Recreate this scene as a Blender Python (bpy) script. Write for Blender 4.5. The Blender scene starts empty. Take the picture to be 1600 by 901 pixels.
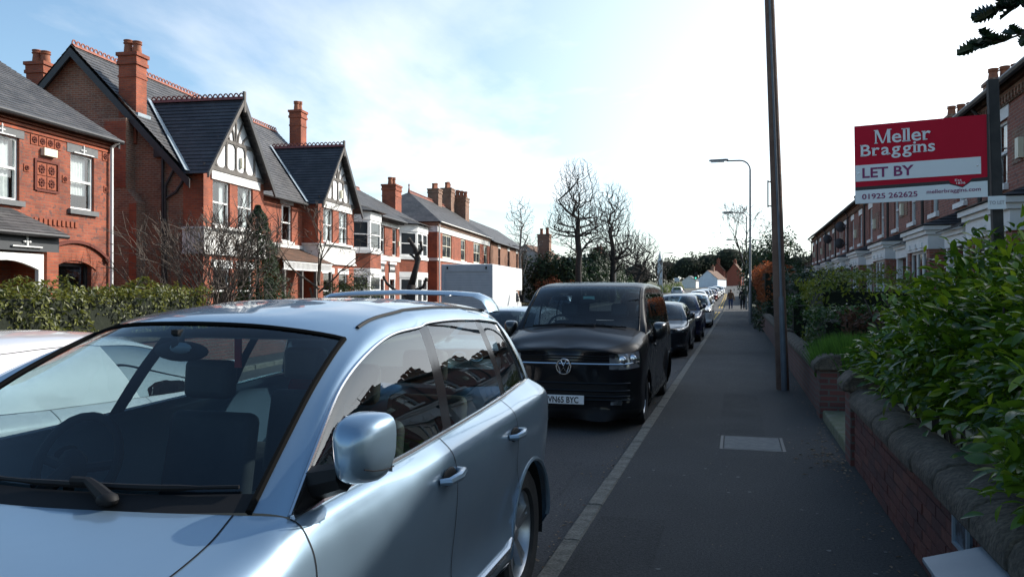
import bpy, bmesh, math, random
from mathutils import Vector, Matrix
R=math.radians; PI=math.pi
SC=bpy.context.scene; COL=SC.collection
# ---------------------------------------------------------------- camera, sky, sun, exposure
cam=bpy.data.objects.new('camera',bpy.data.cameras.new('camera')); COL.objects.link(cam)
cam.location=(0,0,1.75); cam.rotation_euler=(R(90.16),0,R(15.8))
cam.data.sensor_width=36; cam.data.lens=28; cam.data.clip_start=.05; cam.data.clip_end=3000
SC.camera=cam
SUN_AZ=R(50); SUN_EL=R(31.5)          # azimuth measured from +Y (street direction) towards +X
sd=Vector((math.sin(SUN_AZ)*math.cos(SUN_EL),math.cos(SUN_AZ)*math.cos(SUN_EL),math.sin(SUN_EL)))
sun=bpy.data.objects.new('sun',bpy.data.lights.new('sun','SUN')); COL.objects.link(sun)
sun.data.energy=4.9; sun.data.angle=R(.55); sun.data.color=(1,.945,.86)
sun.rotation_euler=sd.to_track_quat('Z','Y').to_euler(); sun.location=(20,20,40)
W=bpy.data.worlds.new('World'); SC.world=W; W.use_nodes=True
nt=W.node_tree; nt.nodes.clear()
def wn(t,**k):
    n=nt.nodes.new(t)
    for a,b in k.items(): setattr(n,a,b)
    return n
sky=wn('ShaderNodeTexSky'); sky.sky_type='NISHITA'; sky.sun_disc=False
sky.sun_elevation=SUN_EL; sky.sun_rotation=SUN_AZ; sky.air_density=1.0; sky.dust_density=1.3; sky.ozone_density=1.0; sky.altitude=40
geo=wn('ShaderNodeTexCoord'); sep=wn('ShaderNodeSeparateXYZ'); nt.links.new(geo.outputs['Generated'],sep.inputs[0])
# wispy cloud deck: project the view direction on a plane overhead
add=wn('ShaderNodeMath',operation='ADD'); nt.links.new(sep.outputs[2],add.inputs[0]); add.inputs[1].default_value=.16
dx=wn('ShaderNodeMath',operation='DIVIDE'); dy=wn('ShaderNodeMath',operation='DIVIDE')
nt.links.new(sep.outputs[0],dx.inputs[0]); nt.links.new(add.outputs[0],dx.inputs[1])
nt.links.new(sep.outputs[1],dy.inputs[0]); nt.links.new(add.outputs[0],dy.inputs[1])
cmb=wn('ShaderNodeCombineXYZ'); nt.links.new(dx.outputs[0],cmb.inputs[0]); nt.links.new(dy.outputs[0],cmb.inputs[1]); cmb.inputs[2].default_value=3.7
mp=wn('ShaderNodeMapping'); mp.inputs['Scale'].default_value=(.62,.5,1); mp.inputs['Rotation'].default_value=(0,0,R(30)); mp.inputs['Location'].default_value=(1.55,.35,0)
nt.links.new(cmb.outputs[0],mp.inputs[0])
ns=wn('ShaderNodeTexNoise'); ns.inputs['Scale'].default_value=1.15; ns.inputs['Detail'].default_value=9; ns.inputs['Roughness'].default_value=.54; ns.inputs['Distortion'].default_value=.35
nt.links.new(mp.outputs[0],ns.inputs['Vector'])
rp=wn('ShaderNodeValToRGB'); rp.color_ramp.elements[0].position=.45; rp.color_ramp.elements[1].position=.72
rp.color_ramp.elements[0].color=(0,0,0,1); rp.color_ramp.elements[1].color=(1,1,1,1)
nt.links.new(ns.outputs[0],rp.inputs[0])
# clouds scatter the sun forward: brighter towards it
dot=wn('ShaderNodeVectorMath',operation='DOT_PRODUCT'); nt.links.new(geo.outputs['Generated'],dot.inputs[0]); dot.inputs[1].default_value=sd
pw=wn('ShaderNodeMapRange'); nt.links.new(dot.outputs['Value'],pw.inputs[0]); pw.inputs[1].default_value=-.2; pw.inputs[2].default_value=1
pw.inputs[3].default_value=8.5; pw.inputs[4].default_value=17
aur=wn('ShaderNodeMath',operation='POWER'); mxd=wn('ShaderNodeMath',operation='MAXIMUM'); nt.links.new(dot.outputs['Value'],mxd.inputs[0]); mxd.inputs[1].default_value=0; nt.links.new(mxd.outputs[0],aur.inputs[0]); aur.inputs[1].default_value=11
gl=wn('ShaderNodeMath',operation='MULTIPLY_ADD'); nt.links.new(aur.outputs[0],gl.inputs[0]); gl.inputs[1].default_value=16; nt.links.new(pw.outputs[0],gl.inputs[2])
cc=wn('ShaderNodeCombineXYZ')
for i in range(3): nt.links.new(gl.outputs[0],cc.inputs[i])
cov=wn('ShaderNodeMapRange'); nt.links.new(dot.outputs['Value'],cov.inputs[0]); cov.inputs[1].default_value=.36; cov.inputs[2].default_value=.9; cov.inputs[3].default_value=.08; cov.inputs[4].default_value=.97
# haze and cloud thin out with height above the horizon
el=wn('ShaderNodeMapRange'); nt.links.new(sep.outputs[2],el.inputs[0]); el.inputs[1].default_value=.16; el.inputs[2].default_value=.6; el.inputs[3].default_value=1; el.inputs[4].default_value=.05
hzn=wn('ShaderNodeMapRange'); nt.links.new(sep.outputs[2],hzn.inputs[0]); hzn.inputs[1].default_value=.0; hzn.inputs[2].default_value=.2; hzn.inputs[3].default_value=.55; hzn.inputs[4].default_value=0
mx0=wn('ShaderNodeMath',operation='MAXIMUM'); nt.links.new(rp.outputs[0],mx0.inputs[0]); nt.links.new(cov.outputs[0],mx0.inputs[1])
mx1=wn('ShaderNodeMath',operation='MULTIPLY'); nt.links.new(mx0.outputs[0],mx1.inputs[0]); nt.links.new(el.outputs[0],mx1.inputs[1])
mxf=wn('ShaderNodeMath',operation='MAXIMUM'); nt.links.new(mx1.outputs[0],mxf.inputs[0]); nt.links.new(hzn.outputs[0],mxf.inputs[1])
mxg=wn('ShaderNodeMath',operation='MAXIMUM'); nt.links.new(mxf.outputs[0],mxg.inputs[0]); nt.links.new(aur.outputs[0],mxg.inputs[1])
tint=wn('ShaderNodeMix',data_type='RGBA',blend_type='MULTIPLY'); tint.inputs[0].default_value=1; nt.links.new(sky.outputs[0],tint.inputs[6]); tint.inputs[7].default_value=(1.2,1.52,1.62,1)
mx=wn('ShaderNodeMix',data_type='RGBA'); nt.links.new(mxg.outputs[0],mx.inputs[0]); nt.links.new(tint.outputs[2],mx.inputs[6]); nt.links.new(cc.outputs[0],mx.inputs[7])
bg=wn('ShaderNodeBackground'); bg.inputs[1].default_value=.105; nt.links.new(mx.outputs[2],bg.inputs[0])
wo=wn('ShaderNodeOutputWorld'); nt.links.new(bg.outputs[0],wo.inputs[0])
SC.view_settings.view_transform='Standard'; SC.view_settings.look='None'; SC.view_settings.exposure=.3; SC.view_settings.gamma=1
SC.view_settings.use_curve_mapping=False
SC.cycles.max_bounces=7; SC.cycles.transparent_max_bounces=14; SC.cycles.caustics_reflective=False; SC.cycles.caustics_refractive=False
SC.cycles.use_denoising=True
# ---------------------------------------------------------------- materials
MATS={}
def nmat(name):
    m=bpy.data.materials.new(name); m.use_nodes=True
    t=m.node_tree; b=t.nodes['Principled BSDF']
    return m,t,b
def mat(name,c1,c2=None,rough=.7,metal=0,scale=6.,bump=0.,bscale=None,detail=5,spec=None,coat=0,sharp=(.35,.65),grain=0,gamp=.3):
    if name in MATS: return MATS[name]
    m,t,b=nmat(name); b.inputs['Roughness'].default_value=rough; b.inputs['Metallic'].default_value=metal
    if spec is not None: b.inputs['Specular IOR Level'].default_value=spec
    if coat: b.inputs['Coat Weight'].default_value=coat; b.inputs['Coat Roughness'].default_value=.03
    b.inputs['Base Color'].default_value=(*c1,1)
    if c2 is not None or bump:
        tc=t.nodes.new('ShaderNodeTexCoord'); n=t.nodes.new('ShaderNodeTexNoise'); n.inputs['Scale'].default_value=scale; n.inputs['Detail'].default_value=detail; n.inputs['Roughness'].default_value=.6
        t.links.new(tc.outputs['Object'],n.inputs['Vector'])
        if c2 is not None:
            r=t.nodes.new('ShaderNodeValToRGB'); r.color_ramp.elements[0].position=sharp[0]; r.color_ramp.elements[1].position=sharp[1]
            r.color_ramp.elements[0].color=(*c1,1); r.color_ramp.elements[1].color=(*c2,1)
            t.links.new(n.outputs[0],r.inputs[0]); t.links.new(r.outputs[0],b.inputs['Base Color'])
            if grain:
                ng=t.nodes.new('ShaderNodeTexNoise'); ng.inputs['Scale'].default_value=grain; ng.inputs['Detail'].default_value=3; t.links.new(tc.outputs['Object'],ng.inputs['Vector'])
                mg=t.nodes.new('ShaderNodeMapRange'); t.links.new(ng.outputs[0],mg.inputs[0]); mg.inputs[1].default_value=.3; mg.inputs[2].default_value=.7; mg.inputs[3].default_value=1-gamp; mg.inputs[4].default_value=1+gamp*1.3
                hv=t.nodes.new('ShaderNodeHueSaturation'); t.links.new(mg.outputs[0],hv.inputs['Value']); t.links.new(r.outputs[0],hv.inputs['Color']); t.links.new(hv.outputs[0],b.inputs['Base Color'])
        if bump:
            n2=n
            if bscale:
                n2=t.nodes.new('ShaderNodeTexNoise'); n2.inputs['Scale'].default_value=bscale; n2.inputs['Detail'].default_value=4; t.links.new(tc.outputs['Object'],n2.inputs['Vector'])
            bp=t.nodes.new('ShaderNodeBump'); bp.inputs['Strength'].default_value=bump; bp.inputs['Distance'].default_value=.02
            t.links.new(n2.outputs[0],bp.inputs['Height']); t.links.new(bp.outputs[0],b.inputs['Normal'])
    MATS[name]=m; return m
def wallvec(t):
    # along-the-wall coordinate picked from the object-space normal, z up
    tc=t.nodes.new('ShaderNodeTexCoord'); s=t.nodes.new('ShaderNodeSeparateXYZ'); t.links.new(tc.outputs['Object'],s.inputs[0])
    n=t.nodes.new('ShaderNodeSeparateXYZ'); t.links.new(tc.outputs['Normal'],n.inputs[0])
    a=[]
    for i in (0,1):
        ab=t.nodes.new('ShaderNodeMath'); ab.operation='ABSOLUTE'; t.links.new(n.outputs[i],ab.inputs[0]); a.append(ab)
    g=t.nodes.new('ShaderNodeMath'); g.operation='GREATER_THAN'; t.links.new(a[0].outputs[0],g.inputs[0]); t.links.new(a[1].outputs[0],g.inputs[1])
    mx=t.nodes.new('ShaderNodeMix'); t.links.new(g.outputs[0],mx.inputs[0]); t.links.new(s.outputs[0],mx.inputs[2]); t.links.new(s.outputs[1],mx.inputs[3])
    c=t.nodes.new('ShaderNodeCombineXYZ'); t.links.new(mx.outputs[0],c.inputs[0]); t.links.new(s.outputs[2],c.inputs[1])
    return tc,c
def brickmat(name,c1,c2,mortar,bw=.225,bh=.075,ms=.012,rough=.85,var=.5,dark=None,bump=.5):
    if name in MATS: return MATS[name]
    m,t,b=nmat(name); b.inputs['Roughness'].default_value=rough
    tc,c=wallvec(t)
    br=t.nodes.new('ShaderNodeTexBrick'); br.inputs['Scale'].default_value=1; br.inputs['Brick Width'].default_value=bw; br.inputs['Row Height'].default_value=bh
    br.inputs['Mortar Size'].default_value=ms; br.inputs['Mortar Smooth'].default_value=.2; br.inputs['Bias'].default_value=-.1
    br.inputs['Color1'].default_value=(*c1,1); br.inputs['Color2'].default_value=(*c2,1); br.inputs['Mortar'].default_value=(*mortar,1)
    t.links.new(c.outputs[0],br.inputs['Vector'])
    n=t.nodes.new('ShaderNodeTexNoise'); n.inputs['Scale'].default_value=1.3; n.inputs['Detail'].default_value=8; t.links.new(tc.outputs['Object'],n.inputs['Vector'])
    hs=t.nodes.new('ShaderNodeHueSaturation'); mr=t.nodes.new('ShaderNodeMapRange'); t.links.new(n.outputs[0],mr.inputs[0]); mr.inputs[1].default_value=.3; mr.inputs[2].default_value=.7; mr.inputs[3].default_value=1-var*.5; mr.inputs[4].default_value=1+var*.4
    t.links.new(mr.outputs[0],hs.inputs['Value']); t.links.new(br.outputs[0],hs.inputs['Color'])
    out=hs.outputs[0]
    if dark:
        n2=t.nodes.new('ShaderNodeTexNoise'); n2.inputs['Scale'].default_value=7; n2.inputs['Detail'].default_value=2; t.links.new(c.outputs[0],n2.inputs['Vector'])
        rr=t.nodes.new('ShaderNodeValToRGB'); rr.color_ramp.elements[0].position=.56; rr.color_ramp.elements[1].position=.66; t.links.new(n2.outputs[0],rr.inputs[0])
        mx=t.nodes.new('ShaderNodeMix'); mx.data_type='RGBA'; t.links.new(rr.outputs[0],mx.inputs[0]); t.links.new(out,mx.inputs[6]); mx.inputs[7].default_value=(*dark,1); out=mx.outputs[2]
    t.links.new(out,b.inputs['Base Color'])
    bp=t.nodes.new('ShaderNodeBump'); bp.inputs['Strength'].default_value=bump; bp.inputs['Distance'].default_value=.01; t.links.new(br.outputs['Fac'],bp.inputs['Height']); bp.invert=True
    t.links.new(bp.outputs[0],b.inputs['Normal'])
    MATS[name]=m; return m
def glassmat(name,tint=(.75,.82,.82),refl=1.,ior=1.5,rough=.0):
    """thin pane: see-through with a Fresnel mirror on top"""
    if name in MATS: return MATS[name]
    m=bpy.data.materials.new(name); m.use_nodes=True; t=m.node_tree; t.nodes.clear()
    tr=t.nodes.new('ShaderNodeBsdfTransparent'); tr.inputs[0].default_value=(*tint,1)
    gl=t.nodes.new('ShaderNodeBsdfGlossy'); gl.inputs['Roughness'].default_value=rough; gl.inputs[0].default_value=(refl,refl,refl,1)
    # two-sided Schlick Fresnel, so a pane looks the same from inside and outside
    g=t.nodes.new('ShaderNodeNewGeometry'); dp=t.nodes.new('ShaderNodeVectorMath'); dp.operation='DOT_PRODUCT'; t.links.new(g.outputs['Normal'],dp.inputs[0]); t.links.new(g.outputs['Incoming'],dp.inputs[1])
    ab=t.nodes.new('ShaderNodeMath'); ab.operation='ABSOLUTE'; t.links.new(dp.outputs['Value'],ab.inputs[0])
    om=t.nodes.new('ShaderNodeMath'); om.operation='SUBTRACT'; om.inputs[0].default_value=1; t.links.new(ab.outputs[0],om.inputs[1])
    p5=t.nodes.new('ShaderNodeMath'); p5.operation='POWER'; p5.inputs[1].default_value=5; t.links.new(om.outputs[0],p5.inputs[0])
    f0=((ior-1)/(ior+1))**2*1.7; fr=t.nodes.new('ShaderNodeMath'); fr.operation='MULTIPLY_ADD'; t.links.new(p5.outputs[0],fr.inputs[0]); fr.inputs[1].default_value=1-f0; fr.inputs[2].default_value=f0
    mx=t.nodes.new('ShaderNodeMixShader'); t.links.new(fr.outputs[0],mx.inputs[0]); t.links.new(tr.outputs[0],mx.inputs[1]); t.links.new(gl.outputs[0],mx.inputs[2])
    o=t.nodes.new('ShaderNodeOutputMaterial'); t.links.new(mx.outputs[0],o.inputs[0])
    MATS[name]=m; return m
def leafmat(name,c1,c2,rough=.45,trans=.35,scale=3,spec=.4):
    if name in MATS: return MATS[name]
    m,t,b=nmat(name); b.inputs['Roughness'].default_value=rough; b.inputs['Specular IOR Level'].default_value=spec
    tc=t.nodes.new('ShaderNodeTexCoord'); n=t.nodes.new('ShaderNodeTexNoise'); n.inputs['Scale'].default_value=scale; n.inputs['Detail'].default_value=4
    g=t.nodes.new('ShaderNodeNewGeometry')
    t.links.new(g.outputs['Position'],n.inputs['Vector'])
    r=t.nodes.new('ShaderNodeValToRGB'); r.color_ramp.elements[0].color=(*c1,1); r.color_ramp.elements[1].color=(*c2,1); r.color_ramp.elements[0].position=.36; r.color_ramp.elements[1].position=.64
    mm=t.nodes.new('ShaderNodeMath'); mm.operation='MULTIPLY_ADD'; mm.inputs[1].default_value=.35; t.links.new(g.outputs['Random Per Island'],mm.inputs[0]); 
    sb=t.nodes.new('ShaderNodeMath'); sb.operation='SUBTRACT'; sb.inputs[1].default_value=.17; t.links.new(n.outputs[0],sb.inputs[0]); t.links.new(sb.outputs[0],mm.inputs[2])
    t.links.new(mm.outputs[0],r.inputs[0])
    t.links.new(r.outputs[0],b.inputs['Base Color'])
    tl=t.nodes.new('ShaderNodeBsdfTranslucent'); hs=t.nodes.new('ShaderNodeHueSaturation'); hs.inputs['Value'].default_value=1.5; hs.inputs['Hue'].default_value=.485; t.links.new(r.outputs[0],hs.inputs['Color']); t.links.new(hs.outputs[0],tl.inputs[0])
    mx=t.nodes.new('ShaderNodeMixShader'); mx.inputs[0].default_value=trans; t.links.new(b.outputs[0],mx.inputs[1]); t.links.new(tl.outputs[0],mx.inputs[2])
    t.links.new(mx.outputs[0],t.nodes['Material Output'].inputs[0])
    MATS[name]=m; return m
def carpaint(name,col,metal=.55,rough=.28,coat=1):
    if name in MATS: return MATS[name]
    m,t,b=nmat(name); b.inputs['Base Color'].default_value=(*col,1); b.inputs['Metallic'].default_value=metal; b.inputs['Roughness'].default_value=rough
    b.inputs['Coat Weight'].default_value=coat; b.inputs['Coat Roughness'].default_value=.025; b.inputs['Specular IOR Level'].default_value=.5 if coat==1 else .06
    tc=t.nodes.new('ShaderNodeTexCoord'); n=t.nodes.new('ShaderNodeTexNoise'); n.inputs['Scale'].default_value=2.2; n.inputs['Detail'].default_value=7; t.links.new(tc.outputs['Object'],n.inputs['Vector'])
    mr=t.nodes.new('ShaderNodeMapRange'); t.links.new(n.outputs[0],mr.inputs[0]); mr.inputs[1].default_value=.35; mr.inputs[2].default_value=.7; mr.inputs[3].default_value=rough-.04; mr.inputs[4].default_value=rough+.1
    t.links.new(mr.outputs[0],b.inputs['Roughness'])
    mr2=t.nodes.new('ShaderNodeMapRange'); t.links.new(n.outputs[0],mr2.inputs[0]); mr2.inputs[1].default_value=.4; mr2.inputs[2].default_value=.75; mr2.inputs[3].default_value=.015; mr2.inputs[4].default_value=.09
    t.links.new(mr2.outputs[0],b.inputs['Coat Roughness'])
    MATS[name]=m; return m
# ---------------------------------------------------------------- mesh helpers
class MB:
    def __init__(s): s.v=[]; s.f=[]; s.T=None
    def add(s,vs,fs):
        o=len(s.v)
        if s.T is not None: vs=[s.T@Vector(p) for p in vs]
        s.v.extend([tuple(p) for p in vs]); s.f.extend([tuple(i+o for i in f) for f in fs]); return s
    def box(s,x0,x1,y0,y1,z0,z1):
        return s.add([(x0,y0,z0),(x1,y0,z0),(x1,y1,z0),(x0,y1,z0),(x0,y0,z1),(x1,y0,z1),(x1,y1,z1),(x0,y1,z1)],
            [(0,3,2,1),(4,5,6,7),(0,1,5,4),(1,2,6,5),(2,3,7,6),(3,0,4,7)])
    def poly(s,pts): return s.add(pts,[tuple(range(len(pts)))])
    def extr(s,pts,d):
        """closed prism: polygon pts swept by vector d"""
        n=len(pts); d=Vector(d); q=[tuple(Vector(p)+d) for p in pts]
        return s.add(list(pts)+q,[tuple(range(n))[::-1],tuple(range(n,2*n))]+[(i,(i+1)%n,n+(i+1)%n,n+i) for i in range(n)])
    def tube(s,pts,rad,n=8,caps=True,closed=False):
        pts=[Vector(p) for p in pts]; rad=rad if hasattr(rad,'__len__') else [rad]*len(pts)
        vs=[];fs=[]; m=len(pts); up=None
        for i,p in enumerate(pts):
            t=(pts[(i+1)%m]-pts[i-1]) if closed else (pts[min(i+1,m-1)]-pts[max(i-1,0)])
            if t.length<1e-9: t=Vector((0,0,1))
            t.normalize()
            if up is None:
                a=Vector((0,0,1)) if abs(t.z)<.9 else Vector((1,0,0)); u=t.cross(a).normalized()
            else:
                u=(up-t*up.dot(t)); u=u.normalized() if u.length>1e-6 else t.orthogonal().normalized()
            up=u; w=t.cross(u)
            for k in range(n):
                an=2*PI*k/n; vs.append(p+u*(math.cos(an)*rad[i])+w*(math.sin(an)*rad[i]))
        for i in range(m if closed else m-1):
            j=(i+1)%m
            for k in range(n): fs.append((i*n+k,i*n+(k+1)%n,j*n+(k+1)%n,j*n+k))
        if caps and not closed: fs.append(tuple(range(n))[::-1]); fs.append(tuple((m-1)*n+k for k in range(n)))
        return s.add(vs,fs)
    def lathe(s,prof,n=16,axis='z',c=(0,0,0)):
        vs=[];fs=[]; c=Vector(c)
        for r,h in prof:
            for k in range(n):
                a=2*PI*k/n; p=(r*math.cos(a),r*math.sin(a),h)
                if axis=='y': p=(p[0],p[2],p[1])
                elif axis=='x': p=(p[2],p[0],p[1])
                vs.append(c+Vector(p))
        for i in range(len(prof)-1):
            for k in range(n): fs.append((i*n+k,i*n+(k+1)%n,(i+1)*n+(k+1)%n,(i+1)*n+k))
        return s.add(vs,fs)
    def ball(s,c,r,n=8,m=6):
        rx,ry,rz=r if hasattr(r,'__len__') else (r,r,r); vs=[];fs=[]
        for i in range(m+1):
            th=PI*i/m
            for k in range(n):
                a=2*PI*k/n; vs.append((c[0]+rx*math.sin(th)*math.cos(a),c[1]+ry*math.sin(th)*math.sin(a),c[2]+rz*math.cos(th)))
        for i in range(m):
            for k in range(n): fs.append((i*n+k,(i+1)*n+k,(i+1)*n+(k+1)%n,i*n+(k+1)%n))
        return s.add(vs,fs)
    def build(s,name,m,parent=None,smooth=False,bevel=0,kind=None,loc=None,seg=2,ang=40):
        me=bpy.data.meshes.new(name); me.from_pydata(s.v,[],s.f); me.update()
        if not s.f: return None
        bm=bmesh.new(); bm.from_mesh(me)
        if not getattr(s,'open',False): bmesh.ops.recalc_face_normals(bm,faces=bm.faces)
        bm.to_mesh(me); bm.free()
        return link(name,me,m,parent,smooth,bevel,kind,loc,seg,ang)
def link(name,me,m,parent=None,smooth=False,bevel=0,kind=None,loc=None,seg=2,ang=40):
    o=bpy.data.objects.new(name,me); COL.objects.link(o)
    if m is not None and not me.materials: me.materials.append(m)
    if smooth:
        me.polygons.foreach_set('use_smooth',[True]*len(me.polygons))
        if smooth!='all': me.set_sharp_from_angle(angle=R(ang))
    if bevel:
        b=o.modifiers.new('bevel','BEVEL'); b.width=bevel; b.segments=seg; b.limit_method='ANGLE'; b.angle_limit=R(35)
        b.harden_normals=False
    if parent: o.parent=parent
    if kind: o['kind']=kind
    if loc: o.location=loc
    return o
def empty(name,loc=(0,0,0),rz=0,label=None,cat=None,group=None):
    o=bpy.data.objects.new(name,None); COL.objects.link(o); o.location=loc; o.rotation_euler=(0,0,rz); o.empty_display_size=.2
    tag(o,label,cat,group); return o
def tag(o,label=None,cat=None,group=None,kind=None):
    if label: o['label']=label
    if cat: o['category']=cat
    if group: o['group']=group
    if kind: o['kind']=kind
    return o
KIDS={}
def kids(o):
    return [c for c in bpy.data.objects if c.parent==o]
def copy_tree(o,parent=None,cache=None):
    if cache is None:
        cache={}
        for c in bpy.data.objects:
            if c.parent: cache.setdefault(c.parent,[]).append(c)
    c=o.copy(); COL.objects.link(c); c.parent=parent
    for ch in cache.get(o,[]): copy_tree(ch,c,cache)
    return c
def text_mesh(body,size=1,align='LEFT',extrude=.002,offset=0,spacing=1.0):
    cu=bpy.data.curves.new('t','FONT'); cu.body=body; cu.size=size; cu.align_x=align; cu.extrude=extrude; cu.offset=offset; cu.space_character=spacing; cu.resolution_u=3
    o=bpy.data.objects.new('t',cu); COL.objects.link(o)
    dg=bpy.context.evaluated_depsgraph_get(); me=bpy.data.meshes.new_from_object(o.evaluated_get(dg))
    bpy.data.objects.remove(o); bpy.data.curves.remove(cu); return me
# ================================================================ ground
def hz(y):
    if y<60: return 0.
    if y<85: return .0075*(y-60)**2/12.5*.5
    return .094+.0075*(y-85)+.0*(y) if y<85 else .094*2+.0155*(y-85)
def hz(y):
    a=max(0.,y-58); return .0155*a*a/(a+22) if a>0 else 0.
def interp(pts):
    def f(y):
        if y<=pts[0][0]: return pts[0][1]
        for (a,b),(c,d) in zip(pts,pts[1:]):
            if y<=c:
                t=(y-a)/(c-a); return b+(d-b)*t
        return pts[-1][1]
    return f
XL=interp([(-40,-4.5),(0,-8.7),(19,-10.7),(30.5,-11.9),(45,-13.0),(70,-13.7),(110,-12.9),(150,-11.6),(190,-9.9),(260,-7.6),(400,-5)])   # left kerb
XR=interp([(-40,-1.11),(75,-1.11),(130,-1.4),(200,-2.2),(400,-1)])                                          # right kerb
asph=mat('asphalt_road',(.036,.036,.037),(.066,.064,.063),rough=.9,scale=.6,bump=.55,bscale=170,detail=9,sharp=(.3,.75),grain=55,gamp=.55)
pave_m=mat('asphalt_pavement',(.030,.030,.030),(.046,.046,.045),rough=.88,scale=.9,bump=.8,bscale=160,detail=14,sharp=(.25,.75),grain=60,gamp=.5)
soil=mat('garden_soil',(.045,.05,.02),(.09,.085,.04),rough=.95,scale=.5,bump=.5,bscale=20)
kerb_m=mat('kerb_stone',(.095,.09,.075),(.165,.155,.13),rough=.9,scale=9,bump=.5,bscale=70,grain=60,gamp=.35)
yell=mat('yellow_paint',(.50,.33,.035),(.42,.27,.04),rough=.8,scale=14,bump=.2,bscale=90)
concrete=mat('concrete_slab',(.13,.13,.125),(.18,.178,.165),rough=.9,scale=11,bump=.35,bscale=80)
def strip(name,fl,fr,ys,dz,m,nx=1,kind='structure',thick=0):
    b=MB(); b.open=True; n=nx+1
    vs=[];fs=[]
    for y in ys:
        a,c=fl(y),fr(y)
        for i in range(n): vs.append((a+(c-a)*i/nx,y,hz(y)+dz))
    for j in range(len(ys)-1):
        for i in range(nx): fs.append((j*n+i,j*n+i+1,(j+1)*n+i+1,(j+1)*n+i))
    b.add(vs,fs); o=b.build(name,m); o['kind']=kind; return o
YS=[-40,-20]+[i*2.5 for i in range(-4,60)]+[150+i*10 for i in range(26)]
strip('ground',lambda y:-700,lambda y:700,[-300,-60,0,57,60,63,66,70,75,80,90,100,110,125,150,180,220,280,350,450,700,1500],-.012,soil,24)
strip('road',lambda y:XL(y)+.0,lambda y:XR(y)-.0,YS,0,asph,4)
# pavements stand a kerb's height above the road
def slab(name,fl,fr,ys,top,m):
    b=MB(); vs=[];fs=[]
    for y in ys:
        h=hz(y); a,c=fl(y),fr(y); vs+= [(a,y,h-.05),(a,y,h+top),(c,y,h+top),(c,y,h-.05)]
    for j in range(len(ys)-1):
        o=4*j
        for k in range(3): fs.append((o+k,o+k+1,o+5+k,o+4+k))
    fs.append((0,1,2,3)); b.add(vs,fs); o=b.build(name,m); o['kind']='structure'; return o
WX=1.05   # street face of the garden walls
slab('right_pavement',lambda y:XR(y)+.11,lambda y:WX+.06,YS,.1,pave_m)
slab('left_pavement',lambda y:XL(y)-1.85,lambda y:XL(y)-.125,YS,.1,pave_m)
strip('right_front_gardens',lambda y:WX+.2,lambda y:9,[2,8.0],.32,soil)
strip('right_front_garden_beyond',lambda y:WX+.2,lambda y:9,[11.4,40,80],.32,soil)
# kerbs, stone by stone
def kerb(name,fx,side,y0,y1,L,m):
    e=empty(name); e['kind']='structure'
    me=None; y=y0; rnd=random.Random(5)
    while y<y1:
        b=MB(); b.box(-.062,.0615,0,L-.008,-.06,.104)
        if me is None:
            o=b.build('kerb_stone',m,e,bevel=.012,seg=1); me=o.data
        else:
            o=bpy.data.objects.new('kerb_stone',me); COL.objects.link(o); o.parent=e
            bv=o.modifiers.new('bevel','BEVEL'); bv.width=.012; bv.segments=1; bv.limit_method='ANGLE'
        x=fx(y)+side*.05; x2=fx(y+L)+side*.05
        o.location=(x+rnd.uniform(-.004,.004),y,hz(y)+rnd.uniform(-.004,.003)); o.rotation_euler=(0,0,-math.atan2(x2-x,L))
        y+=L
    return e
kerb('right_kerb',XR,1,-2,110,.9,kerb_m)
kerb('left_kerb',XL,-1,2,90,.9,kerb_m)
# double yellow lines beyond the parked cars, on this side
def line(name,f,y0,y1,w,label):
    ys=[y0+i*(y1-y0)/12 for i in range(13)]
    o=strip(name,lambda y:f(y)-w/2,lambda y:f(y)+w/2,ys,.006,yell); return o
for i,off in enumerate((.28,.52)):
    line('yellow_line',lambda y,off=off:XR(y)-off,47,66,.09,'')
    line('yellow_line',lambda y,off=off:XR(y)-off,76,150,.09,'')
# tarmac repair patch by the kerb
strip('road_patch',lambda y:XR(y)-1.25,lambda y:XR(y)-.38+.03*math.sin(y*3),[5.9,6.3,6.8,7.4,8.0],.004,mat('asphalt_patch',(.036,.036,.037),(.07,.068,.066),rough=.95,scale=26,bump=.9,bscale=60,detail=6))
# pale inspection cover let into the pavement
e=empty('inspection_cover',(.15,9.0,.1),0,'pale concrete inspection cover set flush in the dark pavement','cover')
b=MB(); b.box(-.29,.29,-.36,.36,-.03,.005); b.build('cover_slab',concrete,e,bevel=.006,seg=1)
b=MB(); 
for x0,x1,y0,y1 in((-.33,-.3,-.4,.4),(.3,.33,-.4,.4),(-.3,.3,-.4,-.37),(-.3,.3,.37,.4)): b.box(x0,x1,y0,y1,-.03,.003)
b.build('frame',mat('dark_iron',(.05,.05,.05),rough=.6),e)
# leaf litter and grit in the gutter and by the wall
rnd=random.Random(3); lit=MB(); lit.open=True
def bit(x,y,z,s):
    a=rnd.uniform(0,6.28); t=rnd.uniform(-.5,.5); ca,sa=math.cos(a)*s,math.sin(a)*s
    lit.add([(x-ca,y-sa,z+.004),(x+sa*.5,y-ca*.5,z+.004+abs(t)*s),(x+ca,y+sa,z+.006),(x-sa*.5,y+ca*.5,z+.004+s*.25)],[(0,1,2,3)])
for i in range(420):
    y=2+rnd.random()**1.5*26; x=XR(y)-.03-abs(rnd.gauss(0,.13)); bit(x,y,.004,rnd.uniform(.006,.024))
for i in range(300):
    y=3+rnd.random()*16; x=WX-.02-abs(rnd.gauss(0,.14)); bit(x,y,.1,rnd.uniform(.006,.022))
for i in range(110): bit(WX-.05-abs(rnd.gauss(0,.25)),rnd.gauss(8.5,.5),.1,rnd.uniform(.01,.03))
for i in range(260): bit(rnd.uniform(-1,1),2+rnd.random()**1.6*20,.1,rnd.uniform(.003,.009))
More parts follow.
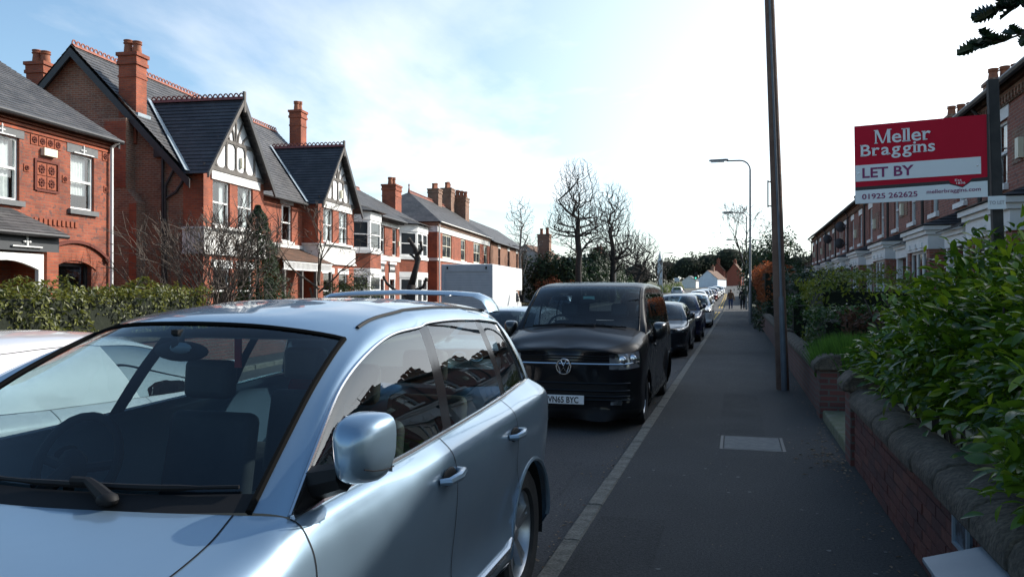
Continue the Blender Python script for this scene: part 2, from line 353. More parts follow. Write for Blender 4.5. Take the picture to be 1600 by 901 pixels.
o=lit.build('leaf_litter',mat('dead_leaf',(.10,.045,.02),(.30,.22,.13),rough=.8,scale=40,detail=1)); tag(o,'scattered dead leaves and grit along the kerb and wall foot','leaf litter',kind='stuff')
# ================================================================ garden wall on the right, brick by brick
sand=mat('coping_sandstone',(.05,.041,.03),(.10,.082,.06),rough=.95,scale=7,bump=.9,bscale=35,grain=40,gamp=.4)
mort=mat('wall_mortar',(.06,.054,.046),(.10,.09,.075),rough=.95,scale=20,bump=.3)
brk=[mat('wall_brick_%d'%i,c,tuple(v*.72 for v in c),rough=.85,scale=30,bump=.4) for i,c in enumerate([(.12,.038,.03),(.10,.032,.026),(.14,.048,.034),(.08,.03,.027)])]
def near_wall(y0,y1):
    e=empty('garden_wall',(WX,y0,.1),0,'low dark brick garden wall with heavy stone coping below the laurel','wall')
    L=y1-y0; b=MB(); b.box(.014,.2,0,L,-.1,.56); b.build('mortar_core',mort,e)
    meshes=[]
    bb=MB(); bb.box(0,.1,.005,.22,.005,.07)
    for m in brk:
        me=bpy.data.meshes.new('brick'); me.from_pydata(bb.v,[],bb.f); me.materials.append(m); meshes.append(me)
    n=0; rnd=random.Random(9)
    for c in range(7):
        y=-(.1125 if c%2 else 0); 
        while y<L-.05 and n<300:
            yy=max(y,0); o=bpy.data.objects.new('brick',rnd.choice(meshes)); COL.objects.link(o); o.parent=e
            o.location=(rnd.uniform(-.003,.003),yy,c*.0765+.015)
            ln=min(y+.225,L)-yy; o.scale=(1,max(ln,.06)/.225,1); y+=.225; n+=1
    y=0; k=0
    while y<L-.02:
        l=min(rnd.uniform(.5,.72),L-y); b=MB()
        # rounded coping block
        prof=[(-.055,.0),(-.06,.07),(-.035,.125),(.03,.165),(.11,.175),(.19,.16),(.25,.12),(.27,.0)]
        j=lambda:rnd.uniform(-.006,.006)
        b.extr([(px+j(),0,pz+(j() if pz else 0)) for px,pz in prof],(0,l-.012,0)); o=b.build('coping_stone',sand,e,smooth=True,bevel=.014,ang=50); o.location=(rnd.uniform(-.006,.006),y+.006,.565+rnd.uniform(-.004,.004)); y+=l; k+=1
    return e
near_wall(1.6,8.02)
darkbrick=brickmat('garden_brick',(.13,.04,.032),(.09,.032,.028),(.09,.08,.07),bump=.6)
def far_wall(y0,y1,top,label):
    e=empty('garden_wall',(WX,y0,.1),0,label,'wall'); L=y1-y0
    b=MB(); b.box(0,.2,0,L,-.1,top-.16); b.build('brickwork',darkbrick,e)
    y=0; rnd=random.Random(int(y0))
    while y<L-.05:
        l=min(rnd.uniform(.55,.8),L-y); b=MB(); b.extr([(px,0,pz) for px,pz in [(-.05,.0),(-.055,.07),(-.02,.13),(.1,.16),(.22,.13),(.255,.0)]],(0,l-.012,0))
        o=b.build('coping_stone',sand,e,smooth=True,bevel=.012,seg=1,ang=50); o.location=(0,y,top-.157); y+=l
    return e
far_wall(11.42,19.5,.70,'low brick garden wall running on past the wooden pole')
far_wall(19.6,44,.75,'more distant low garden wall beneath the tangled hedges')
def pier(y0,y1,top,label):
    e=empty('gate_pier',(WX-.03,y0,.1),0,label,'pier',group='brick piers of the garden gateway'); L=y1-y0
    b=MB(); b.box(0,.36,0,L,-.1,top-.2); b.build('brickwork',darkbrick,e)
    b=MB(); prof=[(-.07,0),(-.075,.07),(-.05,.10),(.0,.155),(.09,.195),(.18,.205),(.27,.195),(.36,.155),(.41,.10),(.435,.07),(.43,0)]
    b.extr([(px,-.05,pz) for px,pz in prof],(0,L+.1,0)); b.build('pier_cap',sand,e,smooth=True,bevel=.025,ang=60).location=(0,0,top-.197)
pier(8.06,8.44,.90,'near brick gate pier with rounded stone cap beside the laurel')
pier(10.98,11.38,.82,'far brick gate pier with rounded stone cap beside grassy plant')
e=empty('gate_step',(WX+.0,8.5,.1),0,'mossy stone step between the two brick gate piers','step')
b=MB(); b.box(-.0,.42,.02,2.42,-.05,.12); b.build('lower_tread',mat('mossy_stone',(.10,.11,.05),(.17,.16,.11),rough=.95,scale=6,bump=.5,bscale=40),e,bevel=.02)
b=MB(); b.box(.44,1.2,.02,2.42,-.05,.24); b.build('upper_tread',MATS['mossy_stone'],e,bevel=.02)
# framed plate on the wall
e=empty('wall_plate',(WX-.012,4.14,.5),0,'small framed blue and white plate fixed on the garden wall','plate')
b=MB(); b.box(.0,.012,0,.27,0,.19); b.build('panel',mat('plate_blue',(.10,.13,.16),(.03,.035,.04),rough=.5,scale=16,sharp=(.45,.55)),e)
b=MB()
for a in((-.014,-.0005,0,.27,0,.018),(-.014,-.0005,0,.27,.172,.19),(-.014,-.0005,0,.018,.0185,.1715),(-.014,-.0005,.252,.27,.0185,.1715)): b.box(*a)
b.build('frame',mat('plate_frame',(.25,.30,.33),rough=.5),e)
# low utility cabinet with a sloping lid against the wall
e=empty('utility_box',(.79,3.0,.1),0,'pale grey low utility box with sloping lid against the wall','utility box')
gp=mat('grey_plastic',(.26,.28,.30),(.31,.33,.35),rough=.55,scale=5,bump=.1)
b=MB(); b.extr([(0.02,0,0),(.225,0,0),(.225,0,.525),(.02,0,.46)],(0,.83,0)); b.build('cabinet',gp,e,bevel=.006)
b=MB(); b.extr([(-.01,0,.458),(.235,0,.533),(.235,0,.552),(-.01,0,.478)],(0,.86,0)); b.build('lid',mat('grey_lid',(.20,.225,.25),(.24,.265,.29),rough=.5,scale=4),e,bevel=.004,loc=(0,-.0,.002))

# trodden gum spots and old trench repairs in the pavement
gum=MB(); gum.open=True; rnd=random.Random(77)
for i in range(130):
    x,y=rnd.uniform(-.95,.95),2.2+rnd.random()**1.5*22; r=rnd.uniform(.008,.018); gum.add([(x+math.cos(a)*r*rnd.uniform(.8,1.2),y+math.sin(a)*r,.1035) for a in [k*PI/4 for k in range(8)]],[tuple(range(8))])
o=gum.build('gum_spots',mat('gum_grey',(.11,.11,.105),(.16,.16,.15),rough=.9,scale=30)); tag(o,'pale trodden spots of gum on the dark pavement','gum',kind='stuff')
patch_m=mat('pavement_patch',(.026,.026,.026),(.040,.040,.039),rough=.9,scale=1.5,bump=.9,bscale=120,detail=12,grain=60,gamp=.5)
strip('pavement_patch',lambda y:-.2+.015*math.sin(y*5),lambda y:.3+.012*math.sin(y*7),[9.4,10.2,11,12,13.2],.104,patch_m)
strip('pavement_patch',lambda y:-.96+.012*math.sin(y*6),lambda y:-.5+.01*math.sin(y*8),[3.4,4,5,5.8],.104,patch_m)
strip('pavement_patch',lambda y:-.98,lambda y:1.0,[21.5,22,22.6],.104,patch_m)
# ================================================================ house builders
brickA=brickmat('brick_orange',(.32,.078,.036),(.20,.052,.032),(.21,.105,.07),ms=.009,dark=(.12,.06,.05),var=.75,bump=.5)
brickB=brickmat('brick_bright',(.34,.08,.034),(.22,.054,.03),(.22,.105,.066),ms=.009,var=.7,bump=.5)
brickC=brickmat('brick_brown',(.27,.11,.062),(.16,.07,.048),(.27,.21,.155),ms=.013,var=.6,dark=(.24,.17,.12),bump=.5)
brickD=brickmat('brick_terrace',(.30,.095,.06),(.23,.075,.055),(.26,.19,.15),ms=.009,var=.4,dark=(.13,.06,.055),bump=.4)
brickE=brickmat('brick_far',(.26,.10,.05),(.20,.085,.05),(.22,.16,.11),ms=.01,var=.5,bump=.3)
slate=brickmat('roof_slate',(.068,.068,.07),(.105,.10,.10),(.03,.03,.032),bw=.25,bh=.13,ms=.007,rough=.55,var=.7,dark=(.105,.10,.095),bump=.4)
slate2=brickmat('roof_slate_dark',(.036,.037,.042),(.052,.053,.058),(.018,.019,.022),bw=.25,bh=.16,ms=.008,rough=.5,var=.6,bump=.4)
tile_r=brickmat('roof_tile_brown',(.17,.085,.05),(.12,.07,.045),(.05,.035,.025),bw=.18,bh=.09,ms=.008,rough=.85,var=.7)
white=mat('white_paint',(.78,.78,.76),(.68,.68,.66),rough=.55,scale=3,detail=8)
offwhite=mat('white_render',(.74,.73,.70),(.60,.59,.56),rough=.8,scale=2,detail=9,bump=.15,bscale=60)
greyst=mat('grey_stone_paint',(.13,.135,.14),(.16,.165,.165),rough=.8,scale=8,bump=.15)
timb=mat('timber_grey',(.095,.085,.078),(.14,.125,.11),rough=.8,scale=7,bump=.2)
blackp=mat('black_paint',(.018,.018,.02),(.03,.03,.032),rough=.5,scale=4)
lead=mat('lead_flashing',(.26,.33,.38),(.36,.42,.46),rough=.5,scale=5,metal=.2)
terra=mat('terracotta_tile',(.30,.075,.03),(.24,.06,.028),rough=.8,scale=20,bump=.4)
terrad=mat('terracotta_relief',(.16,.035,.02),(.11,.028,.018),rough=.85,scale=30,bump=.5)
crest=mat('ridge_tile',(.36,.13,.085),(.26,.10,.07),rough=.85,scale=8,bump=.3)
potm=mat('chimney_pot',(.33,.12,.06),(.22,.085,.05),rough=.85,scale=6,bump=.3)
wglass=glassmat('window_glass',(.82,.87,.87),ior=1.7)
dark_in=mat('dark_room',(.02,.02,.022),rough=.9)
curt=mat('net_curtain',(.78,.78,.75),(.62,.63,.62),rough=.9,scale=6)
fgl=mat('far_glass',(.025,.03,.035),rough=.06,spec=.8)
def wall_panel(b,x0,x1,z0,z1,y,holes=(),d=.16):
    xs=sorted({x0,x1,*[h[0] for h in holes],*[h[1] for h in holes]}); zs=sorted({z0,z1,*[h[2] for h in holes],*[h[3] for h in holes]})
    for a,c in zip(xs,xs[1:]):
        for p,q in zip(zs,zs[1:]):
            mx,mz=(a+c)/2,(p+q)/2
            if any(h[0]<mx<h[1] and h[2]<mz<h[3] for h in holes): continue
            b.add([(a,y,p),(c,y,p),(c,y,q),(a,y,q)],[(0,1,2,3)])
    for a,c,p,q in [h[:4] for h in holes]:
        b.add([(a,y,p),(c,y,p),(c,y,q),(a,y,q),(a,y+d,p),(c,y+d,p),(c,y+d,q),(a,y+d,q)],[(0,4,5,1),(1,5,6,2),(2,6,7,3),(3,7,4,0)])
def window(par,x0,x1,z0,z1,y,fm=None,sill=None,lintel=None,glass=None,curtain=False,rail=True,ft=.065,lh=.28,mull=0,blind=False,sx=.1,T=None,lintel_y=None):
    """sash window: frame > two panes, sill, lintel, backing; in the plane y (optionally turned by T)"""
    fm=fm or white; glass=glass or wglass
    b=MB(); b.T=T; zm=(z0+z1)/2+.02
    b.box(x0,x0+ft,y+.07,y+.14,z0,z1); b.box(x1-ft,x1,y+.07,y+.14,z0,z1)
    b.box(x0+ft,x1-ft,y+.07,y+.14,z1-ft,z1); b.box(x0+ft,x1-ft,y+.07,y+.14,z0,z0+ft)
    if rail: b.box(x0+ft,x1-ft,y+.062,y+.135,zm-.03,zm+.03)
    for k in range(mull):
        xm=x0+(x1-x0)*(k+1)/(mull+1); b.box(xm-.035,xm+.035,y+.06,y+.139,z0+ft,z1-ft)
    w=b.build('window',fm,par)
    rng=[(zm,z1-ft,.0),(z0+ft,zm,.03)] if rail else [(z0+ft,z1-ft,0)]
    for a,c,dy in rng:
        g=MB(); g.T=T; g.open=True; g.add([(x0+ft,y+.1+dy*.7,a),(x1-ft,y+.1+dy*.7,a),(x1-ft,y+.1+dy*.7,c),(x0+ft,y+.1+dy*.7,c)],[(0,1,2,3)]); g.build('pane',glass,w)
    if glass is wglass:
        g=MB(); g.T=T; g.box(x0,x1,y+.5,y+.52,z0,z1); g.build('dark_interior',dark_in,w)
        if curtain:
            g=MB(); g.T=T; g.open=True; n=24; vs=[];fs=[]
            zt,zb=z1-ft,(z0+ft if not blind else z0+(z1-z0)*.28)
            for i in range(n+1):
                x=x0+ft+(x1-x0-2*ft)*i/n; yy=y+.22+.025*math.sin(i*1.9)
                vs+=[(x,yy,zb),(x,yy,zt)]
            for i in range(n):
                if not blind and 7<i<16: continue
                fs.append((2*i,2*i+2,2*i+3,2*i+1))
            g.add(vs,fs); g.build('curtain',curt,w,smooth='all')
    if sill:
        g=MB(); g.T=T; g.box(x0-sx,x1+sx,y-.09,y+.1,z0-.13,z0-.002); g.build('sill',sill,w)
    if lintel:
        g=MB(); g.T=T; g.box(x0-sx-.04,x1+sx+.04,(y-.015 if lintel_y is None else lintel_y),y+.1,z1+.002,z1+lh); g.build('lintel',lintel,w)
    return w
def roof(b,e0,e1,r1,r0,gauge=.2,lift=.022):
    e0,e1,r0,r1=map(Vector,(e0,e1,r0,r1)); n=max(3,int(((r0-e0).length+(r1-e1).length)/2/gauge)); nn=(e1-e0).cross(r0-e0 if (r0-e0).length>.01 else r1-e0).normalized()
    if nn.z<0: nn=-nn
    for i in range(n):
        a,c=i/n,(i+1)/n
        p0,p1=e0.lerp(r0,a),e1.lerp(r1,a); q0,q1=e0.lerp(r0,c),e1.lerp(r1,c)
        b.add([p0,p1,p1+nn*lift,p0+nn*lift,q0+nn*.004,q1+nn*.004],[(0,1,2,3),(3,2,5,4)])
def chimney(par,x0,x1,y0,y1,z0,z1,m,pots,corbel=True,potr=.15,poth=.42):
    b=MB(); b.box(x0,x1,y0,y1,z0,z1-.42)
    if corbel:
        b.box(x0-.05,x1+.05,y0-.05,y1+.05,z1-.42,z1-.30); b.box(x0-.02,x1+.02,y0-.02,y1+.02,z1-.30,z1-.12); b.box(x0-.07,x1+.07,y0-.07,y1+.07,z1-.12,z1)
        b.box(x0-.025,x1+.025,y0-.025,y1+.025,z1-.86,z1-.78)
    else: b.box(x0,x1,y0,y1,z1-.42,z1)
    c=b.build('chimney',m,par)
    for i in range(pots):
        long_x=(x1-x0)>(y1-y0); t=(i+.5)/pots
        px=x0+(x1-x0)*(t if long_x else .5); py=y0+(y1-y0)*(.5 if long_x else t)
        g=MB(); hh=poth*(1+.12*((i*7)%3-1)); r=potr
        g.lathe([(r*.55,z1-.05),(r*1.05,z1-.05),(r,z1+hh*.25),(r*.86,z1+hh*.7),(r*1.08,z1+hh*.74),(r*1.12,z1+hh*.8),(r*.9,z1+hh*.84),(r*1.1,z1+hh*.95),(r*1.05,z1+hh),(r*.7,z1+hh),(r*.7,z1+hh*.6)],14,c=(px,py,0)); g.build('chimney_pot',potm,c,smooth=True)
    return c
def ridge_tiles(par,p0,p1,step=.42,m=None,crested=True):
    p0,p1=Vector(p0),Vector(p1); L=(p1-p0).length; n=max(1,int(L/step)); d=(p1-p0)/n
    b=MB(); l=d.length-.012
    b.extr([(0,-.13,-.09),(0,-.12,-.07),(0,0,.045),(0,.12,-.07),(0,.13,-.09),(0,0,.015)],(l,0,0))
    if crested:
        for k in range(2):
            cx=l*(k+.5)/2; r=l*.25; ring=[]
            for i in range(9):
                a=PI*i/8; ring.append((cx+math.cos(a)*r*.85,0,.03+math.sin(a)*r*1.25))
            b.tube(ring,.026,5)
    me=None; an=math.atan2(d.y,d.x)
    for i in range(n):
        if me is None: o=b.build('ridge_tile',m or crest,par); me=o.data
        else: o=bpy.data.objects.new('ridge_tile',me); COL.objects.link(o); o.parent=par
        q=p0+d*i; o.location=q; o.rotation_euler=(0,-math.asin(d.z/d.length),an)
def bars(par,name,m,segs,y0,y1,w):
    """timbers in an x-z plane: each polyline becomes one mesh"""
    for pl in segs:
        ww=w; pts=pl
        if isinstance(pl,tuple) and isinstance(pl[0],(int,float)): ww,pts=pl[0],pl[1]
        L=[];Rr=[]
        for i,p in enumerate(pts):
            q0=pts[max(i-1,0)]; q1=pts[min(i+1,len(pts)-1)]; dx,dz=q1[0]-q0[0],q1[1]-q0[1]; l=math.hypot(dx,dz) or 1; nx,nz=-dz/l,dx/l
            L.append((p[0]+nx*ww/2,y0,p[1]+nz*ww/2)); Rr.append((p[0]-nx*ww/2,y0,p[1]-nz*ww/2))
        b=MB(); b.extr(L+Rr[::-1],(0,y1-y0,0)); b.build(name,m,par)
LROT=R(96); LO=Vector((-17.4,19.0,0))
LET=Vector((-math.sin(R(6)),math.cos(R(6)),0)); LEN=Vector((-math.cos(R(6)),-math.sin(R(6)),0))
def lpos(x,y=0,z=0): return LO+LET*x+LEN*y+Vector((0,0,z))
def gutter(par,p0,p1,m,r=.06):
    b=MB(); b.tube([p0,p1],r,8); b.build('gutter',m,par)
def pipe(par,pts,m,r=.04,name='downpipe'):
    b=MB(); b.tube(pts,r,8); b.build(name,m,par,smooth=True)
# ================================================================ first house on the left
h=empty('brick_house',lpos(0),LROT,'red brick house with terracotta panels behind the clipped hedge','house')
arch=[]
for i in range(13):
    a=PI*(.5+.29*(1-2*i/12)); arch.append((-1.52+math.cos(a)*.87*1.0,2.02+math.sin(a)*.62))
holes=[(-1.67,-.75,3.95,5.46),(-4.62,-3.43,3.95,5.5),(-2.19,-.85,.9,2.5),(-5.3,-4.05,0,2.62)]
b=MB(); wall_panel(b,-10,0,0,6.05,0,holes,.18)
b.add([(0,0,0),(0,8.6,0),(0,8.6,6.1),(0,4.3,8.75),(0,0,6.1)],[(0,1,2,3,4)]); b.add([(-10,0,0),(-10,8.6,0),(-10,8.6,6.1),(-10,4.3,8.75),(-10,0,6.1)],[(4,3,2,1,0)])
b.add([(-10,8.6,0),(0,8.6,0),(0,8.6,6),(-10,8.6,6)],[(0,1,2,3)]); b.open=True; b.build('wall',brickA,h)
b=MB()
for i,(z,o_) in enumerate([(5.74,.03),(5.84,.06),(5.94,.09),(6.03,.12)]): b.box(-10,.02,-o_,.0,z-.035,z+.03)
b.build('corbel_courses',brickB,h)
b=MB(); b.open=True; roof(b,(-10.1,-.24,6.08),(.12,-.24,6.08),(.12,4.3,8.9),(-10.1,4.3,8.9),.2); roof(b,(.12,8.84,6.08),(-10.1,8.84,6.08),(-10.1,4.3,8.9),(.12,4.3,8.9),.2)
r1=b.build('roof',slate,h)
b=MB(); b.extr([(.02,-.2,6.0),(.02,4.3,8.78),(.02,8.8,6.0),(.02,8.8,5.85),(.02,4.3,8.6),(.02,-.2,5.85)],(.07,0,0)); b.build('verge_board',blackp,h)
ridge_tiles(r1,(-10.1,4.3,8.93),(.1,4.3,8.93),.45,mat('ridge_slate',(.07,.07,.075),rough=.7),False)
b=MB(); b.lathe([(.0,9.5),(.05,9.44),(.06,9.36),(.03,9.28),(.03,9.15),(.07,9.1),(.07,8.95),(0,8.95)],8,c=(.02,4.3,0)); b.build('finial',blackp,r1)
gutter(h,(-10,-.28,6.03),(.1,-.28,6.03),blackp,.065)
window(h,-1.67,-.75,3.95,5.46,0,white,greyst,greyst,curtain=True,blind=True); window(h,-4.62,-3.43,3.95,5.5,0,white,greyst,greyst,curtain=True)
window(h,-2.19,-.85,.9,2.5,.06,blackp,greyst,None,ft=.09)
# segmental brick arch over the ground-floor window with a drip mould
def archring(x,zc,ri,ro,a0,n=14,y0=-.03,y1=.1):
    b=MB(); P=[]
    for i in range(n+1):
        a=PI/2+a0*(1-2*i/n); P.append((x+math.cos(a)*ro,y0,zc+math.sin(a)*ro))
    for i in range(n,-1,-1):
        a=PI/2+a0*(1-2*i/n); P.append((x+math.cos(a)*ri,y0,zc+math.sin(a)*ri))
    b.extr(P,(0,y1-y0,0)); return b
archring(-1.52,1.0,1.56,2.02,.58).build('window_arch',brickB,h)
archring(-1.52,1.0,2.03,2.11,.66,y0=-.1).build('drip_mould',terrad,h)
for xs_ in(-.27,-2.72):
    b=MB(); b.ball((xs_,-.06,2.62),(.07,.07,.1)); b.build('label_stop',terrad,h,smooth=True)
def rosette(par,x,z,s,y=-.02):
    b=MB(); b.box(x,x+s,y,y+.03,z,z+s); o=b.build('terracotta_tile',terra,par)
    b=MB(); c=(x+s/2,z+s/2)
    for k in range(8):
        a=k*PI/4; b.ball((c[0]+math.cos(a)*s*.27,y-.008,c[1]+math.sin(a)*s*.27),(s*.12,.02,s*.12),6,4)
    b.ball((c[0],y-.012,c[1]),(s*.11,.03,s*.11),6,4); b.build('rosette',terrad,o)
for i in range(4): rosette(h,-3.08+i*.27,5.44,.24)
for i in range(2):
    for j in range(2): rosette(h,-2.87+i*.34,4.36+j*.34,.31)
for x in (-.42,-.42): pass
rosette(h,-.42,5.45,.24); rosette(h,-3.3,4.72,.18); rosette(h,-1.98,4.62,.18); rosette(h,-.35,4.55,.18)
b=MB()
for x0,x1,z0,z1 in((-2.96,-2.9,4.3,5.1),(-2.17,-2.11,4.3,5.1),(-2.9,-2.17,5.04,5.1),(-2.9,-2.17,4.28,4.34)):
    b.box(x0,x1,-.035,0,z0,z1)
b.build('panel_border',terrad,h)
b=MB()
for i in range(14): b.box(-3.6+i*.16,-3.5+i*.16,-.03,0,3.45,3.6)
b.build('dentil_course',terra,h)
b=MB(); b.box(-2.74,-2.28,-.12,-.0,5.2,5.4); b.build('alarm_box',mat('cream_plastic',(.72,.68,.52),rough=.5),h,bevel=.01)
pipe(h,[(-.1,-.28,6.0),(-.13,-.09,5.85),(-.13,-.09,.2)],white,.05)
def fleur(par,x,z,y,s):
    b=MB(); b.ball((x,y,z+.6*s),(.09*s,.03,.3*s),6,6); b.ball((x-.25*s,y,z+.3*s),(.18*s,.03,.09*s),6,4); b.ball((x+.25*s,y,z+.3*s),(.18*s,.03,.09*s),6,4); b.box(x-.06*s,x+.06*s,y-.02,y+.02,z-.05*s,z+.4*s); b.box(x-1.5*s,x+1.5*s,y-.025,y+.02,z-.12*s,z-.02*s)
    b.build('fleur_ornament',white,par)
fleur(h,-1.2,5.5,-.03,.26); fleur(h,-4.0,5.54,-.03,.26)
# porch
b=MB(); b.open=True; roof(b,(-6.6,-1.15,3.12),(-3.2,-1.15,3.12),(-3.7,0,3.75),(-6.4,0,3.75),.16); roof(b,(-3.2,-1.15,3.12),(-3.2,0,3.12),(-3.7,0,3.75),(-3.7,0,3.75),.16)
pr=b.build('porch_roof',slate,h)
b=MB(); b.box(-6.5,-3.3,-1.0,-.0,2.68,3.06); b.build('porch_fascia',mat('porch_slate_blue',(.05,.055,.06),rough=.6),h)
gutter(h,(-6.6,-1.17,3.07),(-3.2,-1.17,3.07),blackp,.055)
fleur(h,-4.35,2.80,-1.03,.3)
for xa_,xb_ in((-3.7,-3.32),(-6.5,-6.1)):
    b=MB(); b.box(xa_,xb_,-1.0,-.0,0,2.68); b.build('porch_pier',brickB,h)
P=[(-3.78,-.98,0),(-3.78,-.98,2.62),(-6.0,-.98,2.62),(-6.0,-.98,0),(-5.84,-.98,0),(-5.84,-.98,2.25)]
for i in range(9):
    t=i/8; P.append((-5.84+1.9*t,-.98,2.25+.2*math.sin(PI*t)))
P+=[(-3.94,-.98,0)]
b=MB(); b.extr(P,(0,.1,0)); b.build('porch_arch',white,h)
b=MB(); b.box(-5.3,-4.05,.3,.32,0,2.6); b.build('door',mat('dark_door',(.03,.02,.02),rough=.4),h)
b=MB(); b.lathe([(.0,2.72),(.05,2.74),(.05,2.86),(.02,2.9),(.0,2.96)],8,c=(-3.2,-.75,0)); b.box(-3.31,-3.2,-.77,-.73,2.88,2.91); b.build('wall_lantern',white,h)
# ================================================================ twin-gabled house
h=empty('twin_gabled_house',lpos(0),LROT,'large brick house with two black and white half-timbered gables','house')
F=.3;Bf=-.45
b=MB(); b.open=True
wall_panel(b,4.1,19,0,5.75,F,[(11.39,12.39,3.9,5.5),(9.7,10.9,0,2.3)])
b.build('front_wall',brickB,h)
b=MB(); b.open=True
b.add([(4.1,F,0),(4.1,8.5,0),(4.1,8.5,5.9),(4.1,4.4,10.1),(4.1,F,5.75)],[(0,1,2,3,4)]); b.add([(19,F,0),(19,8.5,0),(19,8.5,5.9),(19,4.4,10.1),(19,F,5.75)],[(4,3,2,1,0)]); b.add([(4.1,8.5,0),(19,8.5,0),(19,8.5,5.9),(4.1,8.5,5.9)],[(0,1,2,3)])
b.build('gable_end_wall',brickC,h)
b=MB(); b.open=True
roof(b,(3.8,-.05,5.68),(19.3,-.05,5.68),(19.3,4.4,10.25),(3.8,4.4,10.25),.21); roof(b,(19.3,8.85,5.68),(3.8,8.85,5.68),(3.8,4.4,10.25),(19.3,4.4,10.25),.25)
r2=b.build('roof',slate,h)
ridge_tiles(r2,(3.85,4.4,10.28),(19.2,4.4,10.28),.44)
b=MB(); b.extr([(3.76,-.1,5.5),(3.76,4.4,10.14),(3.76,8.9,5.5),(3.76,8.9,5.2),(3.76,4.4,9.84),(3.76,-.1,5.2)],(.06,0,0)); b.build('barge_board',blackp,h)
b=MB(); b.open=True; b.poly([(3.8,-.05,5.5),(3.8,4.4,10.08),(4.1,4.4,10.08),(4.1,-.05,5.5)]); b.poly([(3.8,8.85,5.5),(3.8,4.4,10.08),(4.1,4.4,10.08),(4.1,8.85,5.5)]); b.build('soffit',blackp,h)
b=MB(); b.box(3.95,4.12,1.0,1.35,6.3,6.6); b.box(3.95,4.12,7.3,7.6,6.3,6.6); b.build('purlin_end',blackp,h)
# external chimney breast with stepped shoulder
b=MB(); b.extr([(3.62,2.0,0),(3.62,3.2,0),(3.62,3.2,7.6),(3.62,2.15,7.6),(3.62,2.15,5.2),(3.62,1.75,4.75),(3.62,1.75,0)],(.6,0,0)); b.build('chimney_breast',brickC,h)
b=MB(); b.box(3.60,3.615,2.15,2.95,5.25,7.5); b.box(3.6,3.615,1.75,2.02,0,4.7); b.build('breast_facing',brickB,h)
chimney(h,4.02,4.6,2.05,2.72,6.8,9.95,brickB,2,potr=.15,poth=.5)
b=MB(); b.box(3.97,4.68,1.94,2.03,7.70,7.86); b.build('lead_apron',lead,r2)
chimney(h,4.6,5.25,6.15,6.85,6,10.0,brickB,2,potr=.16,poth=.5)
chimney(h,19.2,19.9,3.0,3.65,6,11.4,brickB,2,potr=.15,poth=.55)
for pts in ([(4.02,1.05,6.7),(4.02,1.05,.3)],[(4.02,.55,6.0),(4.02,.95,5.3),(4.02,.95,.3)],[(4.02,.2,5.6),(4.02,.55,5.1),(4.02,.9,4.9)]): pipe(h,pts,blackp,.045,'soil_pipe')
